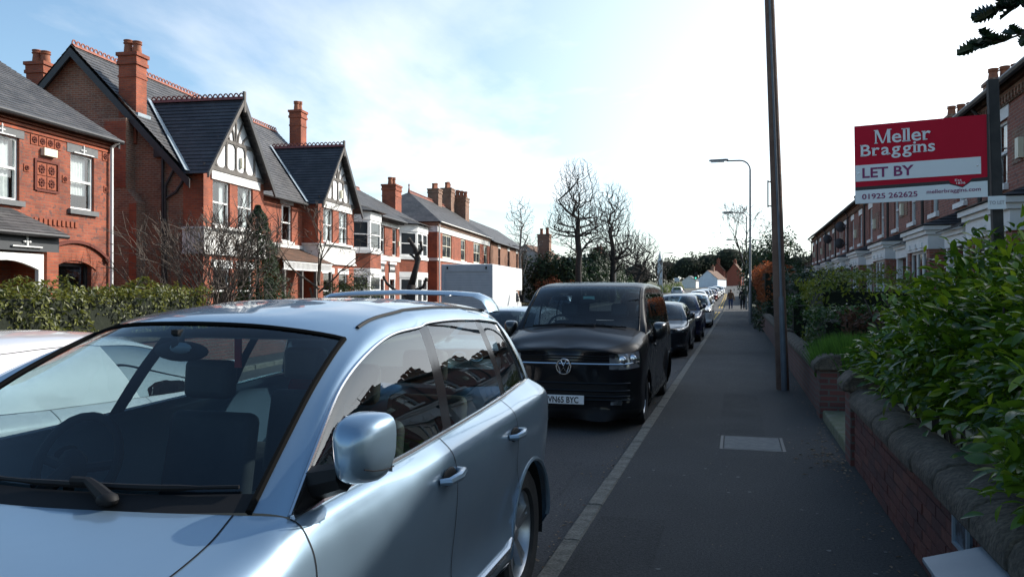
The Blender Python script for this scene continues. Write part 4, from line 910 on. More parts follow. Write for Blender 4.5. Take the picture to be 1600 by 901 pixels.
def band_cage(cols,zb,insets,hood,fracs):
    n=len(cols); P=[]
    for k,c in enumerate(cols):
        x,y,zt,it=c[:4]
        a=Vector(cols[max(k-1,0)][:2]); b=Vector(cols[min(k+1,n-1)][:2]); t=(b-a)
        if k==0 or k==n-1: t=Vector((0,1)) if k==0 else Vector((0,-1))
        t.normalize(); nx,ny=-t.y,t.x     # outward normal for a path front-centre -> side -> rear-centre
        if ny<0 and abs(y)>.5 or (k==0 and nx<0): nx,ny=-nx,-ny
        if k==0: nx,ny=1,0
        if k==n-1: nx,ny=-1,0
        row=[]
        for f,i in zip(FR,insets+[it]):
            z=zb+(zt-zb)*f; row.append(Vector((x-nx*i,y-ny*i,z)))
        P.append(row)
    for k in range(n):
        top=P[k][7]
        if k<hood:
            xc,zc=cols[k][4],cols[k][5]
            for fr,fz,fx in((fracs[k],.5,.12),(.48,.9,.6),(0,1,1)):
                P[k].append(Vector((top.x+(xc-top.x)*fx,top.y*fr,top.z+(zc-top.z)*fz)))
    for k in range(hood,n):
        top=P[k][7]; d=(top-P[k][6])*.6
        for m in(1,2,3):
            if k==hood: P[k].append(P[k-1][7+m]*2-P[k-2][7+m])
            else: P[k].append(top+d*m)
    return P
def green_cage(G):
    P=[]
    for be,ar,w,c in G:
        be,ar,w=Vector(be),Vector(ar),Vector(w); c=Vector((c[0],0,c[1])); mid=(be+ar)/2; mid.y+=.018*min(1,(ar-be).length*3)
        rm=Vector((w.x+(c.x-w.x)*.72,w.y*.55,w.z+(c.z-w.z)*.8)); P.append([be,mid,ar,w,rm,c])
    return P
def wheel(par,x,y,r,w,rimr,spokes,side,steer=0,rim_m=None):
    t=MB(); h=w/2
    t.lathe([(rimr*.98,-h*.8),(rimr*1.04,-h*.93),(r*.90,-h),(r*.97,-h*.86),(r,-h*.6),(r,h*.6),(r*.97,h*.86),(r*.90,h),(rimr*1.04,h*.93),(rimr*.98,h*.8),(rimr*.9,0)],36,axis='y')
    for k in range(40):   # tread blocks
        a=2*PI*k/40; M=Matrix.Rotation(a,4,'Y'); t.T=M; t.box(-.018*r/.37,.018*r/.37,-h*.78,h*.78,r-.004,r+.006); t.T=None
    o=t.build('wheel',rubber,par,smooth=True,ang=35); o.location=(x,y,r); o.rotation_euler=(0,0,steer)
    b=MB(); f=side*h*.72
    b.lathe([(rimr,f*1.0),(rimr*.97,f*1.08),(rimr*.93,f*.9),(rimr*.9,-f*.2),(rimr*.25,-f*.1)],36,axis='y')
    b.lathe([(0,f*.92),(rimr*.13,f*.9),(rimr*.2,f*.75),(rimr*.22,f*.4)],18,axis='y')
    for k in range(spokes):
        a=2*PI*k/spokes
        for da in(-.11,.11):
            M=Matrix.Rotation(a+da,4,'Y'); b.T=M
            b.add([(-rimr*.075,f*.35,rimr*.15),(rimr*.075,f*.35,rimr*.15),(rimr*.055,f*.72,rimr*.16),(-rimr*.055,f*.72,rimr*.16),
                   (-rimr*.085,f*.5,rimr*.95),(rimr*.085,f*.5,rimr*.95),(rimr*.06,f*.93,rimr*.95),(-rimr*.06,f*.93,rimr*.95)],[(0,1,2,3),(4,7,6,5),(0,4,5,1),(1,5,6,2),(2,6,7,3),(3,7,4,0)])
    b.T=None
    b.build('rim',rim_m or alloy,o,smooth=True,ang=30)
    return o
def seat(par,x,y,z,m=None):
    m=m or seatm; e=None
    b=MB(); b.box(-.25,.27,-.25,.25,0,.16); e=b.build('seat',m,par,bevel=.06,seg=3,smooth=True); e.location=(x,y,z)
    b=MB(); b.extr([(-.24,-.24,.1),(-.12,-.24,.1),(-.27,-.24,.72),(-.36,-.24,.70)],(0,.48,0)); b.build('seat_back',m,e,bevel=.05,seg=3,smooth=True)
    b=MB(); b.extr([(-.31,-.13,.78),(-.22,-.13,.78),(-.235,-.13,.97),(-.33,-.13,.96)],(0,.26,0)); b.build('headrest',m,e,bevel=.035,seg=3,smooth=True)
    return e
def interior(par,x_dash,zd,halfw,xs,zs,steer_y):
    b=MB(); P=[(x_dash+.42,0,zd-.03),(x_dash+.1,0,zd+.02),(x_dash-.14,0,zd-.0),(x_dash-.22,0,zd-.07),(x_dash-.2,0,zd-.35),(x_dash+.42,0,zd-.4)]
    b.extr([(p[0],-halfw,p[2]) for p in P],(0,2*halfw,0)); b.build('dashboard',dashm,par,bevel=.03,smooth=True)
    b=MB(); c=Vector((x_dash-.36,steer_y,zd+.055)); ring=[]
    for k in range(24):
        a=2*PI*k/24; ring.append(c+Vector((-math.sin(a)*.185*.42,math.cos(a)*.185,math.sin(a)*.185*.91)))
    b.tube(ring,.018,8,closed=True); b.tube([c+Vector((-.02,-.17,0)),c+Vector((.03,0,-.02)),c+Vector((-.02,.17,0))],.02,6); b.tube([c+Vector((.03,0,-.02)),c+Vector((.05,0,-.17))],.02,6); b.ball(tuple(c+Vector((.02,0,-.01))),(.04,.07,.07)); b.tube([c+Vector((.02,0,0)),c+Vector((.25,0,-.12))],.03,8); b.build('steering_wheel',trim,par,smooth=True)
    for x in xs:
        for y in(-.38,.38): seat(par,x,y,zs)
    b=MB(); b.box(min(xs)-1.2,x_dash+.4,-halfw,halfw,zs-.2,zs-.14); b.build('cabin_floor',well,par)
def number_plate(par,x,z,text,rot=None,m=None,w=.52,y=0):
    b=MB(); b.box(0,.008,-w/2,w/2,-.055,.055); o=b.build('number_plate',m or plate_m,par,bevel=.004); o.location=(x,y,z)
    if rot: o.rotation_euler=rot
    if text:
        me=text_mesh(text,.105,'CENTER',.001,.0022,1.02); t=link('plate_text',me,mat('plate_black',(.01,.01,.01),rough=.5),o); 
        t.matrix_local=Matrix.Translation((.0105,0,-.037))@Matrix.Rotation(PI/2,4,'Z')@Matrix.Rotation(PI/2,4,'X')@Matrix.Scale(.80,4,(1,0,0))
    return o
def mirror(par,x,y,z,side,paint,s=1):
    # housing: rounded wedge; glass on the rear
    b=MB(); vs=[];fs=[]; n=28
    prof=[(-.08,.95,.98),(-.05,1.0,1.0),(-.01,.97,.97),(.03,.88,.88),(.06,.72,.74),(.08,.5,.52),(.09,.22,.24)]
    for xx,a,c in prof:
        for k in range(n):
            t=2*PI*k/n; ct,st=math.cos(t),math.sin(t); e=.55
            vs.append((xx*s,side*((.083+.012*st)*a*s*(abs(ct)**e)*(1 if ct>0 else -1)),(.108 if st>0 else .112-.03*ct)*c*s*(abs(st)**(.62 if st>0 else .8))*(1 if st>0 else -1)))
    for i in range(len(prof)-1):
        for k in range(n): fs.append((i*n+k,i*n+(k+1)%n,(i+1)*n+(k+1)%n,(i+1)*n+k))
    fs.append(tuple(range(n))); fs.append(tuple(range((len(prof)-1)*n,len(prof)*n))); b.add(vs,fs)
    o=b.build('door_mirror',paint,par,smooth=True,ang=60); o.location=(x,y,z); o.rotation_euler=(0,0,-side*.12)
    b=MB(); b.tube([(0,-side*.06*s,-.09*s),(-.0,-side*.17*s,-.12*s)],[.045*s,.055*s],8); b.build('mirror_foot',trim,o,smooth=True)
    b=MB(); b.open=True; b.tube([(q[0]+.002,q[1]*1.004,q[2]) for q in [(xx*s,side*(.083+.012*math.sin(-.55))*a2*s*.98,-.062*s*c2) for xx,a2,c2 in prof[:5]]],.0022*s,5); b.build('mirror_seam',trim,o)
    b=MB(); b.box(-.0815*s,-.0805*s,-.065*s,.065*s,-.08*s,.08*s); b.build('mirror_glass',chrome,o)
    return o
def make_car(name,label,spec,paint,loc,rz,group=None,cat='car',su=5,sv=4,detail=2,plate='',glass=None,glass2=None,rim_m=None):
    car=empty(name,loc,rz,label,cat,group); S=spec
    B=Grid([[p.copy() for p in c] for c in S['band']]); B.mirc=True
    Gr=Grid([[p.copy() for p in c] for c in S['green']])
    gaps=(MB(),{('headlight','bumper_cover'),('grille','bumper_cover'),('windscreen','cowl'),('cowl','windscreen'),('a_pillar_cover','front_window'),('front_window','b_pillar'),('b_pillar','rear_window'),('rear_window','c_pillar'),('c_pillar','quarter_window'),('roof_rail','roof')}); gaps[0].open=True
    glass=glass or carglass; glass2=glass2 or glass
    M=dict(bonnet=paint,front_wing=paint,front_door=paint,rear_door=paint,rear_wing=paint,bumper_cover=S.get('bumper',paint),rear_bumper=S.get('bumper',paint),sill=S.get('sill',paint),tailgate=paint,headlight=lampm,grille=gloss_b,lower_grille=trim,roof=paint,roof_rail=paint,
        windscreen=glass,rear_screen=glass2,front_window=glass2,rear_window=glass2,quarter_window=glass2,b_pillar=gloss_b,c_pillar=gloss_b,a_pillar_cover=trim,cowl=trim,rear_pillar=paint,tail_lamp=mat('tail_lamp',(.25,.008,.008),rough=.1,coat=1))
    sided={'front_wing','front_door','rear_door','rear_wing','sill','headlight','front_window','rear_window','quarter_window','b_pillar','c_pillar','a_pillar_cover','roof_rail','rear_pillar','tail_lamp'}
    ax=S['axle']; ar=[(ax,S['wr']),(-ax,S['wr'])]
    LIPS.clear(); panels(car,B,None,S['tagB'],su,sv,M,sided,ar,S['arch'],gaps=gaps)
    for ax_,az_,lp in LIPS:
        lp=[p for p in lp if p.z>az_+.0]; lp.sort(key=lambda v:math.atan2(v.z-az_,v.x-ax_) if not(v.z<az_ and v.x<ax_) else PI+math.atan2(az_-v.z,ax_-v.x))
        for s in(1,-1):
            b=MB(); b.tube([(p.x,p.y*s-.006*s,p.z) for p in lp],.014,6); b.build('arch_lip',paint,car,smooth=True)
    panels(car,Gr,None,S['tagG'],su,sv,M,sided,gaps=gaps)
    gaps[0].build('shut_line',trim,car)
    # wheel wells, floor
    for wx,wz in ar:
        for s in(1,-1):
            b=MB(); b.open=True; vs=[];fs=[]; n=20; yo=S['hw']-.035; yi=S['hw']-.42
            for k in range(n+1):
                a=-.25+(PI+.5)*k/n; c,q=math.cos(a)*(S['arch']+.004),math.sin(a)*(S['arch']+.004); vs+=[(wx+c,s*yo,wz+q),(wx+c,s*yi,wz+q)]
            for k in range(n): fs.append((2*k,2*k+1,2*k+3,2*k+2))
            vs.append((wx,s*yi,wz)); m=len(vs)-1
            for k in range(n): fs.append((2*k+1,2*k+3,m))
            b.add(vs,fs); b.build('wheel_housing',well,car)
    b=MB(); L=S['len']/2-.25; b.box(-L,L,-S['hw']+.30,S['hw']-.30,S['zb']-.02,S['zb']+.06); b.build('underbody',well,car)
    for s in(1,-1):
        for wx in(ax,-ax): wheel(car,wx,s*(S['hw']-.035-S['ww']/2),S['wr'],S['ww'],S['rim'],S['spokes'],s,0,rim_m)
    m=S['mirror']
    for s in(1,-1): mirror(car,m[0],s*m[1],m[2],s,S.get('mirror_m') or paint,m[3])
    if detail>0:
        interior(car,S['dash'][0],S['dash'][1],S['hw']-.16,S['seats'],S['dash'][1]-.58,-.38)
    if plate is not None:
        pz=S['plate']; pos=None
        number_plate(car,pz[0],pz[1],plate)
    return car,B,Gr
# --- grids' tags: column index marks along the car, row index up the side
def tags_for(fd,md,rd,tail,hl,gr,win):
    def tB(c,r):
        if r>7:
            if c>7: return None
            return 'bonnet' if r>8 else 'front_wing'
        if r<1.34 and c<3.2: return 'lower_grille'
        if c<3.2:
            for (a,b,p,q,n) in hl:
                if a<c<b and p<r<q: return n
        if c<3.0: return 'bumper_cover'
        if r<2 and fd-1.2<c<rd+.6: return 'sill'
        if c<fd: return 'front_wing'
        if c<md: return 'front_door'
        if c<rd: return 'rear_door'
        if c<tail: return 'rear_wing'
        if r<4: return 'rear_bumper'
        if tail<c<tail+1 and r>5: return 'tail_lamp'
        return 'tailgate'
    def tG(c,r):
        if r<2:
            for a,b,n in win:
                if a<c<b: return n
            return 'rear_pillar'
        if r<3: return 'roof_rail' if c<11 else 'rear_pillar'
        if c<.2: return 'cowl'
        if c<3: return 'windscreen'
        if c<11: return 'roof'
        if c<12.6: return 'rear_screen'
        return 'tailgate'
    return tB,tG
WIN=[(0,.8,'a_pillar_cover'),(.8,5,'front_window'),(5,6,'b_pillar'),(6,8,'rear_window'),(8,9,'c_pillar'),(9,10,'quarter_window')]
HLT=[(1.0,3.2,5,7,'headlight'),(0,1.0,4.6,7,'grille'),(0,1.6,2,3.2,'lower_grille')]
# --- large SUV
sb=[(2.33,0,.90,.06,2.27,.93),(2.31,.42,.90,.06,2.18,.95),(2.20,.72,.91,.06,2.0,.985),(2.02,.88,.93,.06,1.8,1.015),(1.80,.94,.96,.065,1.6,1.045),(1.43,.962,1.015,.08,1.38,1.072),(1.15,.962,1.065,.085,1.2,1.092),(.95,.958,1.11,.085,1.05,1.112),
 (.55,.957,1.122,.085),(.1,.957,1.13,.086),(-.2,.957,1.14,.088),(-.7,.957,1.155,.09),(-1.15,.958,1.17,.10),(-1.45,.96,1.185,.105),(-1.8,.95,1.2,.122),(-2.07,.90,1.19,.125),(-2.25,.73,1.12,.1),(-2.33,.4,1.08,.08),(-2.35,0,1.07,.08)]
sg=[((.95,.873,1.11),(.95,.868,1.116),(.93,.735,1.112),(1.03,1.105)),((.72,.875,1.117),(.70,.81,1.265),(.69,.70,1.27),(.80,1.262)),((.40,.875,1.125),(.43,.745,1.406),(.42,.655,1.425),(.55,1.448)),((.1,.874,1.13),(.15,.704,1.50),(.10,.60,1.558),(.26,1.62)),
 ((-.13,.873,1.138),(-.15,.676,1.562),(-.15,.575,1.622),(-.05,1.672)),((-.27,.871,1.142),(-.47,.668,1.58),(-.45,.57,1.65),(-.4,1.70)),((-.37,.87,1.145),(-.59,.662,1.594),(-.57,.565,1.658),(-.52,1.708)),((-.8,.865,1.16),(-.93,.66,1.597),(-.93,.56,1.662),(-.93,1.712)),
 ((-1.19,.856,1.175),(-1.28,.664,1.586),(-1.28,.555,1.655),(-1.28,1.706)),((-1.28,.853,1.18),(-1.37,.665,1.583),(-1.37,.55,1.65),(-1.37,1.70)),((-1.76,.83,1.205),(-1.66,.68,1.555),(-1.7,.54,1.63),(-1.75,1.68)),((-1.98,.80,1.19),(-1.85,.68,1.5),(-1.92,.53,1.60),(-2.0,1.655)),
 ((-2.13,.74,1.15),(-2.05,.66,1.35),(-2.1,.56,1.38),(-2.17,1.40)),((-2.2,.70,1.10),(-2.18,.66,1.13),(-2.2,.58,1.12),(-2.27,1.1))]
INS=[.16,.035,-.012,.028,.004,.0,.022]
FRC=[.87]*6+[.85,.80]
tB,tG=tags_for(7,10,12,14.6,HLT,None,WIN)
SUV=dict(band=band_cage(sb,.32,INS,8,FRC),green=green_cage(sg),tagB=tB,tagG=tG,axle=1.43,wr=.372,ww=.255,rim=.25,spokes=5,arch=.425,hw=.955,len=4.75,zb=.32,mirror=(.80,1.015,1.285,.95),dash=(.78,1.03),seats=(-.12,-1.0),plate=(2.335,.50),sill=None)
SUV['sill']=None
blue=carpaint('paint_silver_blue',(.215,.31,.405),.62,.34)
SUV.pop('sill')
suv,B_,G_=make_car('silver_blue_suv','large silver blue SUV parked at the kerb, nearest the camera',SUV,blue,(-2.08,2.93,0),-PI/2,su=8,sv=6,plate=None,glass2=glassmat('car_side_glass',(.52,.62,.61),ior=1.62))
# chrome window surround
def along(par,name,m,pts,r,n=6,both=True,smooth=True):
    for s in((1,-1) if both else (1,)):
        b=MB(); b.tube([(p[0],p[1]*s,p[2]) for p in pts],r,n); b.build(name,m,par,smooth=True)
pts=[G_.at(i/6,0)+Vector((0,.008,.004)) for i in range(0,61)]; along(suv,'window_trim',chrome,pts,.009)
pts=[G_.at(i/6,2)+Vector((0,.006,.003)) for i in range(0,61)]; along(suv,'window_trim',chrome,pts,.007)
pts=[G_.at(10,i/6)+Vector((-.003,.006,0)) for i in range(0,13)]; along(suv,'window_trim',chrome,pts,.008)
pts=[G_.at(i/4,3)+Vector((0,.002,.001)) for i in range(14,44)]; along(suv,'roof_ditch',trim,pts,.009)
# black windscreen surround
pts=[G_.at(i/6,3.02)+Vector((0,-.002,.001)) for i in range(0,19)]; along(suv,'windscreen_seal',seal_m,pts,.012)
b=MB(); b.tube([G_.at(3,3+i/5)+Vector((.0,0,.001)) for i in range(11)]+[Vector((q.x,-q.y,q.z)) for q in [G_.at(3,5-i/5) for i in range(1,11)]],.010,6); b.build('windscreen_header_seal',seal_m,suv,smooth=True)
# handles
for s in(1,-1):
    for x in(-.1,-1.085):
        b=MB(); y=.962*s; b.tube([(x+.105,y-.004*s,1.0),(x+.085,y+.03*s,1.0),(x,y+.042*s,1.003),(x-.085,y+.03*s,1.007),(x-.105,y-.004*s,1.007)],[.013,.017,.019,.017,.013],8); hd=b.build('door_handle',blue,suv,smooth=True)
        b=MB(); b.ball((x+.0,y-.002*s,1.0),(.075,.012,.038),14,8); b.build('handle_recess',trim,hd,smooth=True)
# bright sill strip and wheel-arch lips
for s in(1,-1):
    b=MB(); b.tube([(.95,.958*s,.47),(.3,.975*s,.455),(-.9,.975*s,.455),(-1.0,.958*s,.475)],.018,8); b.build('sill_strip',mat('satin_silver',(.55,.57,.6),rough=.25,metal=.9),suv,smooth=True)
# mirror triangle, wipers, rear view mirror, badge
def wpath(y0,y1,c,n=14,up=.016):
    """points lying on the windscreen at column c between two half-width positions"""
    out=[]
    for k in range(n+1):
        y=y0+(y1-y0)*k/n; lo,hi=3.0,5.0
        for _ in range(18):
            m=(lo+hi)/2
            if G_.at(c,m).y>abs(y): lo=m
            else: hi=m
        p=G_.at(c,lo); nn=G_.nor(c,lo); nn=nn if nn.z>0 else -nn; p=p+nn*up; out.append(Vector((p.x,y,p.z)))
    return out
for ya,yb,yk in((-.17,.66,.30),(-.70,-.02,-.45)):
    w=MB(); pa=wpath(ya,yb,.30,up=.014); w.tube(pa,[.007]*3+[.010]*(len(pa)-6)+[.006]*3,6); k=wpath(yk,yk+.01,.10,1,.02)[0]; w.tube([k,wpath(yk-.05,yk,.2,1,.03)[0]]+wpath(yk-.1,(ya+yb)/2-.1,.30,5,.03),[.024,.02]+[.014]*6,8); w.ball(tuple(k),(.03,.035,.022),10,6); w.build('wiper',trim,suv,smooth=True)
b=MB(); b.ball((.30,0,1.515),(.02,.125,.04),14,8); b.box(.30,.34,-.015,.015,1.53,1.60); b.build('rear_view_mirror',trim,suv,smooth=True)
b=MB(); b.ball((.33,.02,1.53),(.012,.05,.022),10,6); b.build('sensor_pod',mat('sensor_grey',(.2,.24,.26),rough=.3),suv,smooth=True)
b=MB(); b.box(-.05,-.04,-.0,.03,1.42,1.55); b.build('belt_tag',mat('red_fabric',(.45,.02,.02),rough=.8),suv); 
# dark headlining
b=MB(); b.open=True; b.box(-1.7,.12,-.53,.53,1.555,1.56); b.build('headlining',mat('headlining',(.12,.12,.12),rough=.9),suv)
# roof spoiler wing
sec=[(.11,-.004),(.08,.016),(.0,.022),(-.1,.01),(-.12,-.004),(-.02,-.012)]
pth=[]
for y,z in((-.60,1.615),(-.585,1.65),(-.555,1.69),(-.50,1.715),(-.35,1.727),(0,1.735),(.35,1.727),(.50,1.715),(.555,1.69),(.585,1.65),(.60,1.615)): pth.append((y,z))
b=MB(); vs=[];fs=[]; n=len(sec)
for k,(y,z) in enumerate(pth):
    a=pth[max(k-1,0)]; c=pth[min(k+1,len(pth)-1)]; ty,tz=c[0]-a[0],c[1]-a[1]; l=math.hypot(ty,tz); ny,nz=-tz/l,ty/l
    for sx,sz in sec: vs.append((-1.88+sx,y+ny*sz,z+nz*sz))
for k in range(len(pth)-1):
    for i in range(n): fs.append((k*n+i,k*n+(i+1)%n,(k+1)*n+(i+1)%n,(k+1)*n+i))
b.add(vs,fs); b.build('roof_spoiler',blue,suv,smooth=True,ang=60)
# --- van
vb=[(2.40,0,1.0,.05,2.34,1.03),(2.385,.45,1.0,.05,2.25,1.06),(2.30,.74,1.0,.05,2.12,1.11),(2.12,.90,1.03,.045,1.98,1.17),(1.9,.94,1.07,.04,1.86,1.21),(1.62,.952,1.13,.045,1.74,1.245),(1.5,.952,1.165,.05,1.66,1.262),(1.42,.952,1.18,.05,1.60,1.27),
 (.95,.952,1.20,.046),(.5,.952,1.2,.046),(.0,.952,1.2,.046),(-.7,.952,1.2,.046),(-1.3,.952,1.2,.046),(-1.7,.952,1.2,.046),(-2.2,.95,1.2,.046),(-2.42,.90,1.2,.05),(-2.48,.7,1.2,.04),(-2.5,.4,1.2,.03),(-2.5,0,1.2,.03)]
vg=[((1.42,.905,1.18),(1.42,.90,1.185),(1.40,.81,1.195),(1.60,1.262)),((1.2,.906,1.19),(1.15,.875,1.36),(1.16,.775,1.42),(1.33,1.45)),((.95,.906,1.2),(.88,.83,1.565),(.86,.725,1.65),(1.03,1.685)),((.7,.906,1.2),(.66,.80,1.665),(.60,.695,1.765),(.78,1.81)),
 ((.4,.906,1.2),(.40,.79,1.685),(.35,.68,1.81),(.45,1.858)),((.1,.906,1.2),(.1,.788,1.69),(.1,.675,1.83),(.1,1.88)),((.0,.906,1.2),(.0,.788,1.69),(.0,.675,1.83),(.0,1.882)),((-.6,.906,1.2),(-.6,.788,1.69),(-.6,.675,1.835),(-.6,1.888)),
 ((-1.1,.906,1.2),(-1.1,.788,1.69),(-1.1,.675,1.835),(-1.1,1.888)),((-1.2,.906,1.2),(-1.2,.788,1.69),(-1.2,.675,1.83),(-1.2,1.886)),((-2.2,.906,1.2),(-2.15,.79,1.68),(-2.15,.67,1.81),(-2.15,1.865)),((-2.4,.88,1.2),(-2.33,.77,1.66),(-2.33,.66,1.79),(-2.35,1.84)),
 ((-2.44,.8,1.2),(-2.4,.74,1.6),(-2.41,.64,1.62),(-2.42,1.66)),((-2.46,.75,1.2),(-2.45,.7,1.22),(-2.46,.6,1.21),(-2.47,1.21))]
vg=[(be,(ar[0],ar[1]+.012*(k>2),ar[2]+.012*(k>2)),(w[0],w[1]+.055*min(1,k/3),w[2]+.018*(k>=3)),c) for k,(be,ar,w,c) in enumerate(vg)]
VHL=[(1.4,3.2,4.4,6.4,'headlight'),(0,1.4,4.75,6.4,'grille'),(0,2.2,2.4,3.6,'lower_grille')]
tB,tG=tags_for(7,9.6,12,14.6,VHL,None,WIN)
VAN=dict(band=band_cage(vb,.24,[.10,.015,-.004,.008,.0,.003,.018],8,[.88]*6+[.86,.86]),green=green_cage(vg),tagB=tB,tagG=tG,axle=1.5,wr=.335,ww=.235,rim=.22,spokes=5,arch=.385,hw=.95,len=4.9,zb=.24,mirror=(1.12,1.055,1.20,1.12),dash=(1.22,1.17),seats=(.42,-.5),plate=(2.432,.40),mirror_m=None)
blackpaint=carpaint('paint_black_brown',(.007,.0075,.009),.0,.5,coat=.4)
VAN['mirror_m']=mat('mirror_black',(.012,.012,.013),rough=.3,coat=.6)
VANP=(-2.085,12.15,0)
van,Bv,Gv=make_car('black_van','black passenger van parked directly behind the silver blue SUV',VAN,blackpaint,VANP,-PI/2,cat='van',su=6,sv=5,plate='VN65 BYC',glass2=carglass_d)
# chrome strip, emblem, slats, fog lamp
cs=[Bv.at(i/6,4.95)+Vector((.006,0,0)) for i in range(1,19)]
b=MB(); b.tube([(p.x,-p.y,p.z) for p in cs[::-1]]+[tuple(p) for p in cs],.013,6); b.build('grille_strip',chrome,van,smooth=True)
for rr in(5.2,5.6,6.0):
    cs=[Bv.at(i/6,rr)+Vector((.004,0,0)) for i in range(0,9)]; b=MB(); b.tube([(p.x,-p.y,p.z) for p in cs[:0:-1]]+[tuple(p) for p in cs],.009,5); b.build('grille_slat',trim,van)
for rr in(2.5,2.85,3.2,3.55):
    cs=[Bv.at(i/6,rr)+Vector((.006,0,0)) for i in range(0,15)]; b=MB(); b.tube([(p.x,-p.y,p.z) for p in cs[:0:-1]]+[tuple(p) for p in cs],.012,5); b.build('bumper_slat',blackpaint,van)
def emblem(par,x,z,r):
    e=MB(); n=28
    e.tube([(x,math.cos(2*PI*k/n)*r,z+math.sin(2*PI*k/n)*r) for k in range(n)],r*.12,6,closed=True)
    L=lambda pts:e.tube([(x+.004,-p[0]*r,z+p[1]*r) for p in pts],r*.085,6)
    L([(-.40,.86),(0,.10),(.40,.86)]); L([(-.88,.40),(-.40,-.78),(0,-.10),(.40,-.78),(.88,.40)])
    o=e.build('emblem',chrome,par,smooth=True)
    b=MB(); b.lathe([(0,x-.012),(r*1.05,x-.012),(r*1.05,x-.03)],n,axis='x',c=(0,0,z)); b.build('emblem_disc',gloss_b,o)
emblem(van,2.418,.805,.092)
for s in(1,-1):
    b=MB(); b.box(2.33,2.36,s*.62-.10,s*.62+.10,.34,.41); b.build('fog_lamp',lampm,van)
    for kx,ky in((2.27,.66),(2.2,.76)):
        p=Bv.at(1.9 if kx>2.25 else 2.5,5.4); b=MB(); b.ball((p.x-.0,p.y*s,p.z),(.02,.055,.055),14,8); b.build('headlamp_lens',chrome,van,smooth=True)
    b=MB(); b.ball((.62,s*.956,.98),(.06,.014,.022),10,6); b.build('door_handle',blackpaint,van,smooth=True); b=MB(); b.ball((.55,s*.957,.88),(.012,.006,.012),8,6); b.build('door_lock',chrome,van,smooth=True)
pts=[Gv.at(i/6,0)+Vector((0,.006,.002)) for i in range(0,61)]; along(van,'window_trim',trim,pts,.008)
pts=[Gv.at(i/6,3)+Vector((.004,.0,.002)) for i in range(0,19)]; along(van,'pillar_edge',blackpaint,pts,.012)  # body-paint tube along the windscreen pillars
b=MB(); b.tube([(1.60,.25,1.285),(1.57,-.2,1.30),(1.53,-.62,1.27)],.012,6); b.tube([(1.60,-.15,1.285),(1.55,.2,1.295),(1.50,.66,1.26)],.012,6); b.build('wiper',trim,van,smooth=True)
b=MB(); b.box(.82,.83,-.05,.11,1.60,1.67); b.build('windscreen_sticker',mat('sticker_green',(.25,.5,.42),rough=.5),van)
b=MB(); b.ball((.88,.02,1.60),(.02,.12,.035),12,8); b.build('rear_view_mirror',trim,van,smooth=True)
# --- ordinary cars: reshaped from the same cages
def reshape(sx,sy,sz,drop=0,wr=.32):
    b=[(c[0]*sx,c[1]*sy,(c[2]-.3)*sz+.26,c[3])+((c[4]*sx,(c[5]-.3)*sz+.26) if len(c)>4 else ()) for c in sb]
    f=lambda p:(p[0]*sx-drop*max(0,(p[2]-1.1)),p[1]*sy,(p[2]-.3)*sz+.26)
    g=[(f(be),f(ar),f(w),(c[0]*sx-drop*max(0,c[1]-1.1),(c[1]-.3)*sz+.26)) for be,ar,w,c in sg]
    tB,tG=tags_for(7,10,12,14.6,HLT,None,WIN)
    return dict(band=band_cage(b,.22,INS,8,FRC),green=green_cage(g),tagB=tB,tagG=tG,axle=1.40*sx,wr=wr,ww=.215,rim=wr*.68,spokes=5,arch=wr+.055,hw=.955*sy,len=4.7*sx,zb=.22,mirror=(.80*sx,1.0*sy,(1.27-.3)*sz+.26,.8),dash=(.76*sx,(1.03-.3)*sz+.26),seats=(-.12*sx,-.95*sx),plate=(2.34*sx,.42))
EST=reshape(1.02,.965,.835,.1,.33); HAT=reshape(.9,.93,.86,0,.315); MPV=reshape(.93,.95,.98,0,.325); SAL=reshape(.98,.94,.81,.05,.315)
def kidney(par,spec):
    x=spec['plate'][0]
    for s in(1,-1):
        b=MB(); ring=[(x+.0,s*(.15+.11*math.cos(a)),.66+.075*math.sin(a)) for a in [2*PI*k/16 for k in range(16)]]; b.tube(ring,.014,5,closed=True); b.build('grille_surround',chrome,par,smooth=True)
col_d=carpaint('paint_dark_grey',(.020,.022,.026),.4,.3,coat=.6); col_n=carpaint('paint_navy',(.012,.016,.04),.4,.3,coat=.6); col_w=carpaint('paint_white',(.62,.62,.61),.0,.35); col_s=carpaint('paint_silver',(.36,.38,.40),.75,.32); col_sb=carpaint('paint_pale_blue',(.25,.33,.40),.6,.32); col_r=carpaint('paint_dark_red',(.13,.02,.018),.4,.35); col_k=carpaint('paint_black',(.012,.012,.013),.2,.3)
c,Bc,_=make_car('dark_saloon','dark grey saloon with twin oval grille parked behind the black van',EST,col_d,(-2.16,23.2,0),-PI/2,group='cars parked along the right kerb',su=4,sv=3,plate='')
kidney(c,EST)
make_car('navy_hatchback','dark navy hatchback parked third behind the black van line',MPV,col_n,(-2.08,29.6,0),-PI/2,group='cars parked along the right kerb',su=4,sv=3,plate='')[0]['label']='dark navy people carrier parked just behind the dark grey saloon'
w,_,_=make_car('white_hatchback','white hatchback last in the kerbside line before the yellow lines',MPV,col_w,(-2.05,40.2,0),-PI/2,group='cars parked along the right kerb',su=3,sv=3,plate='')
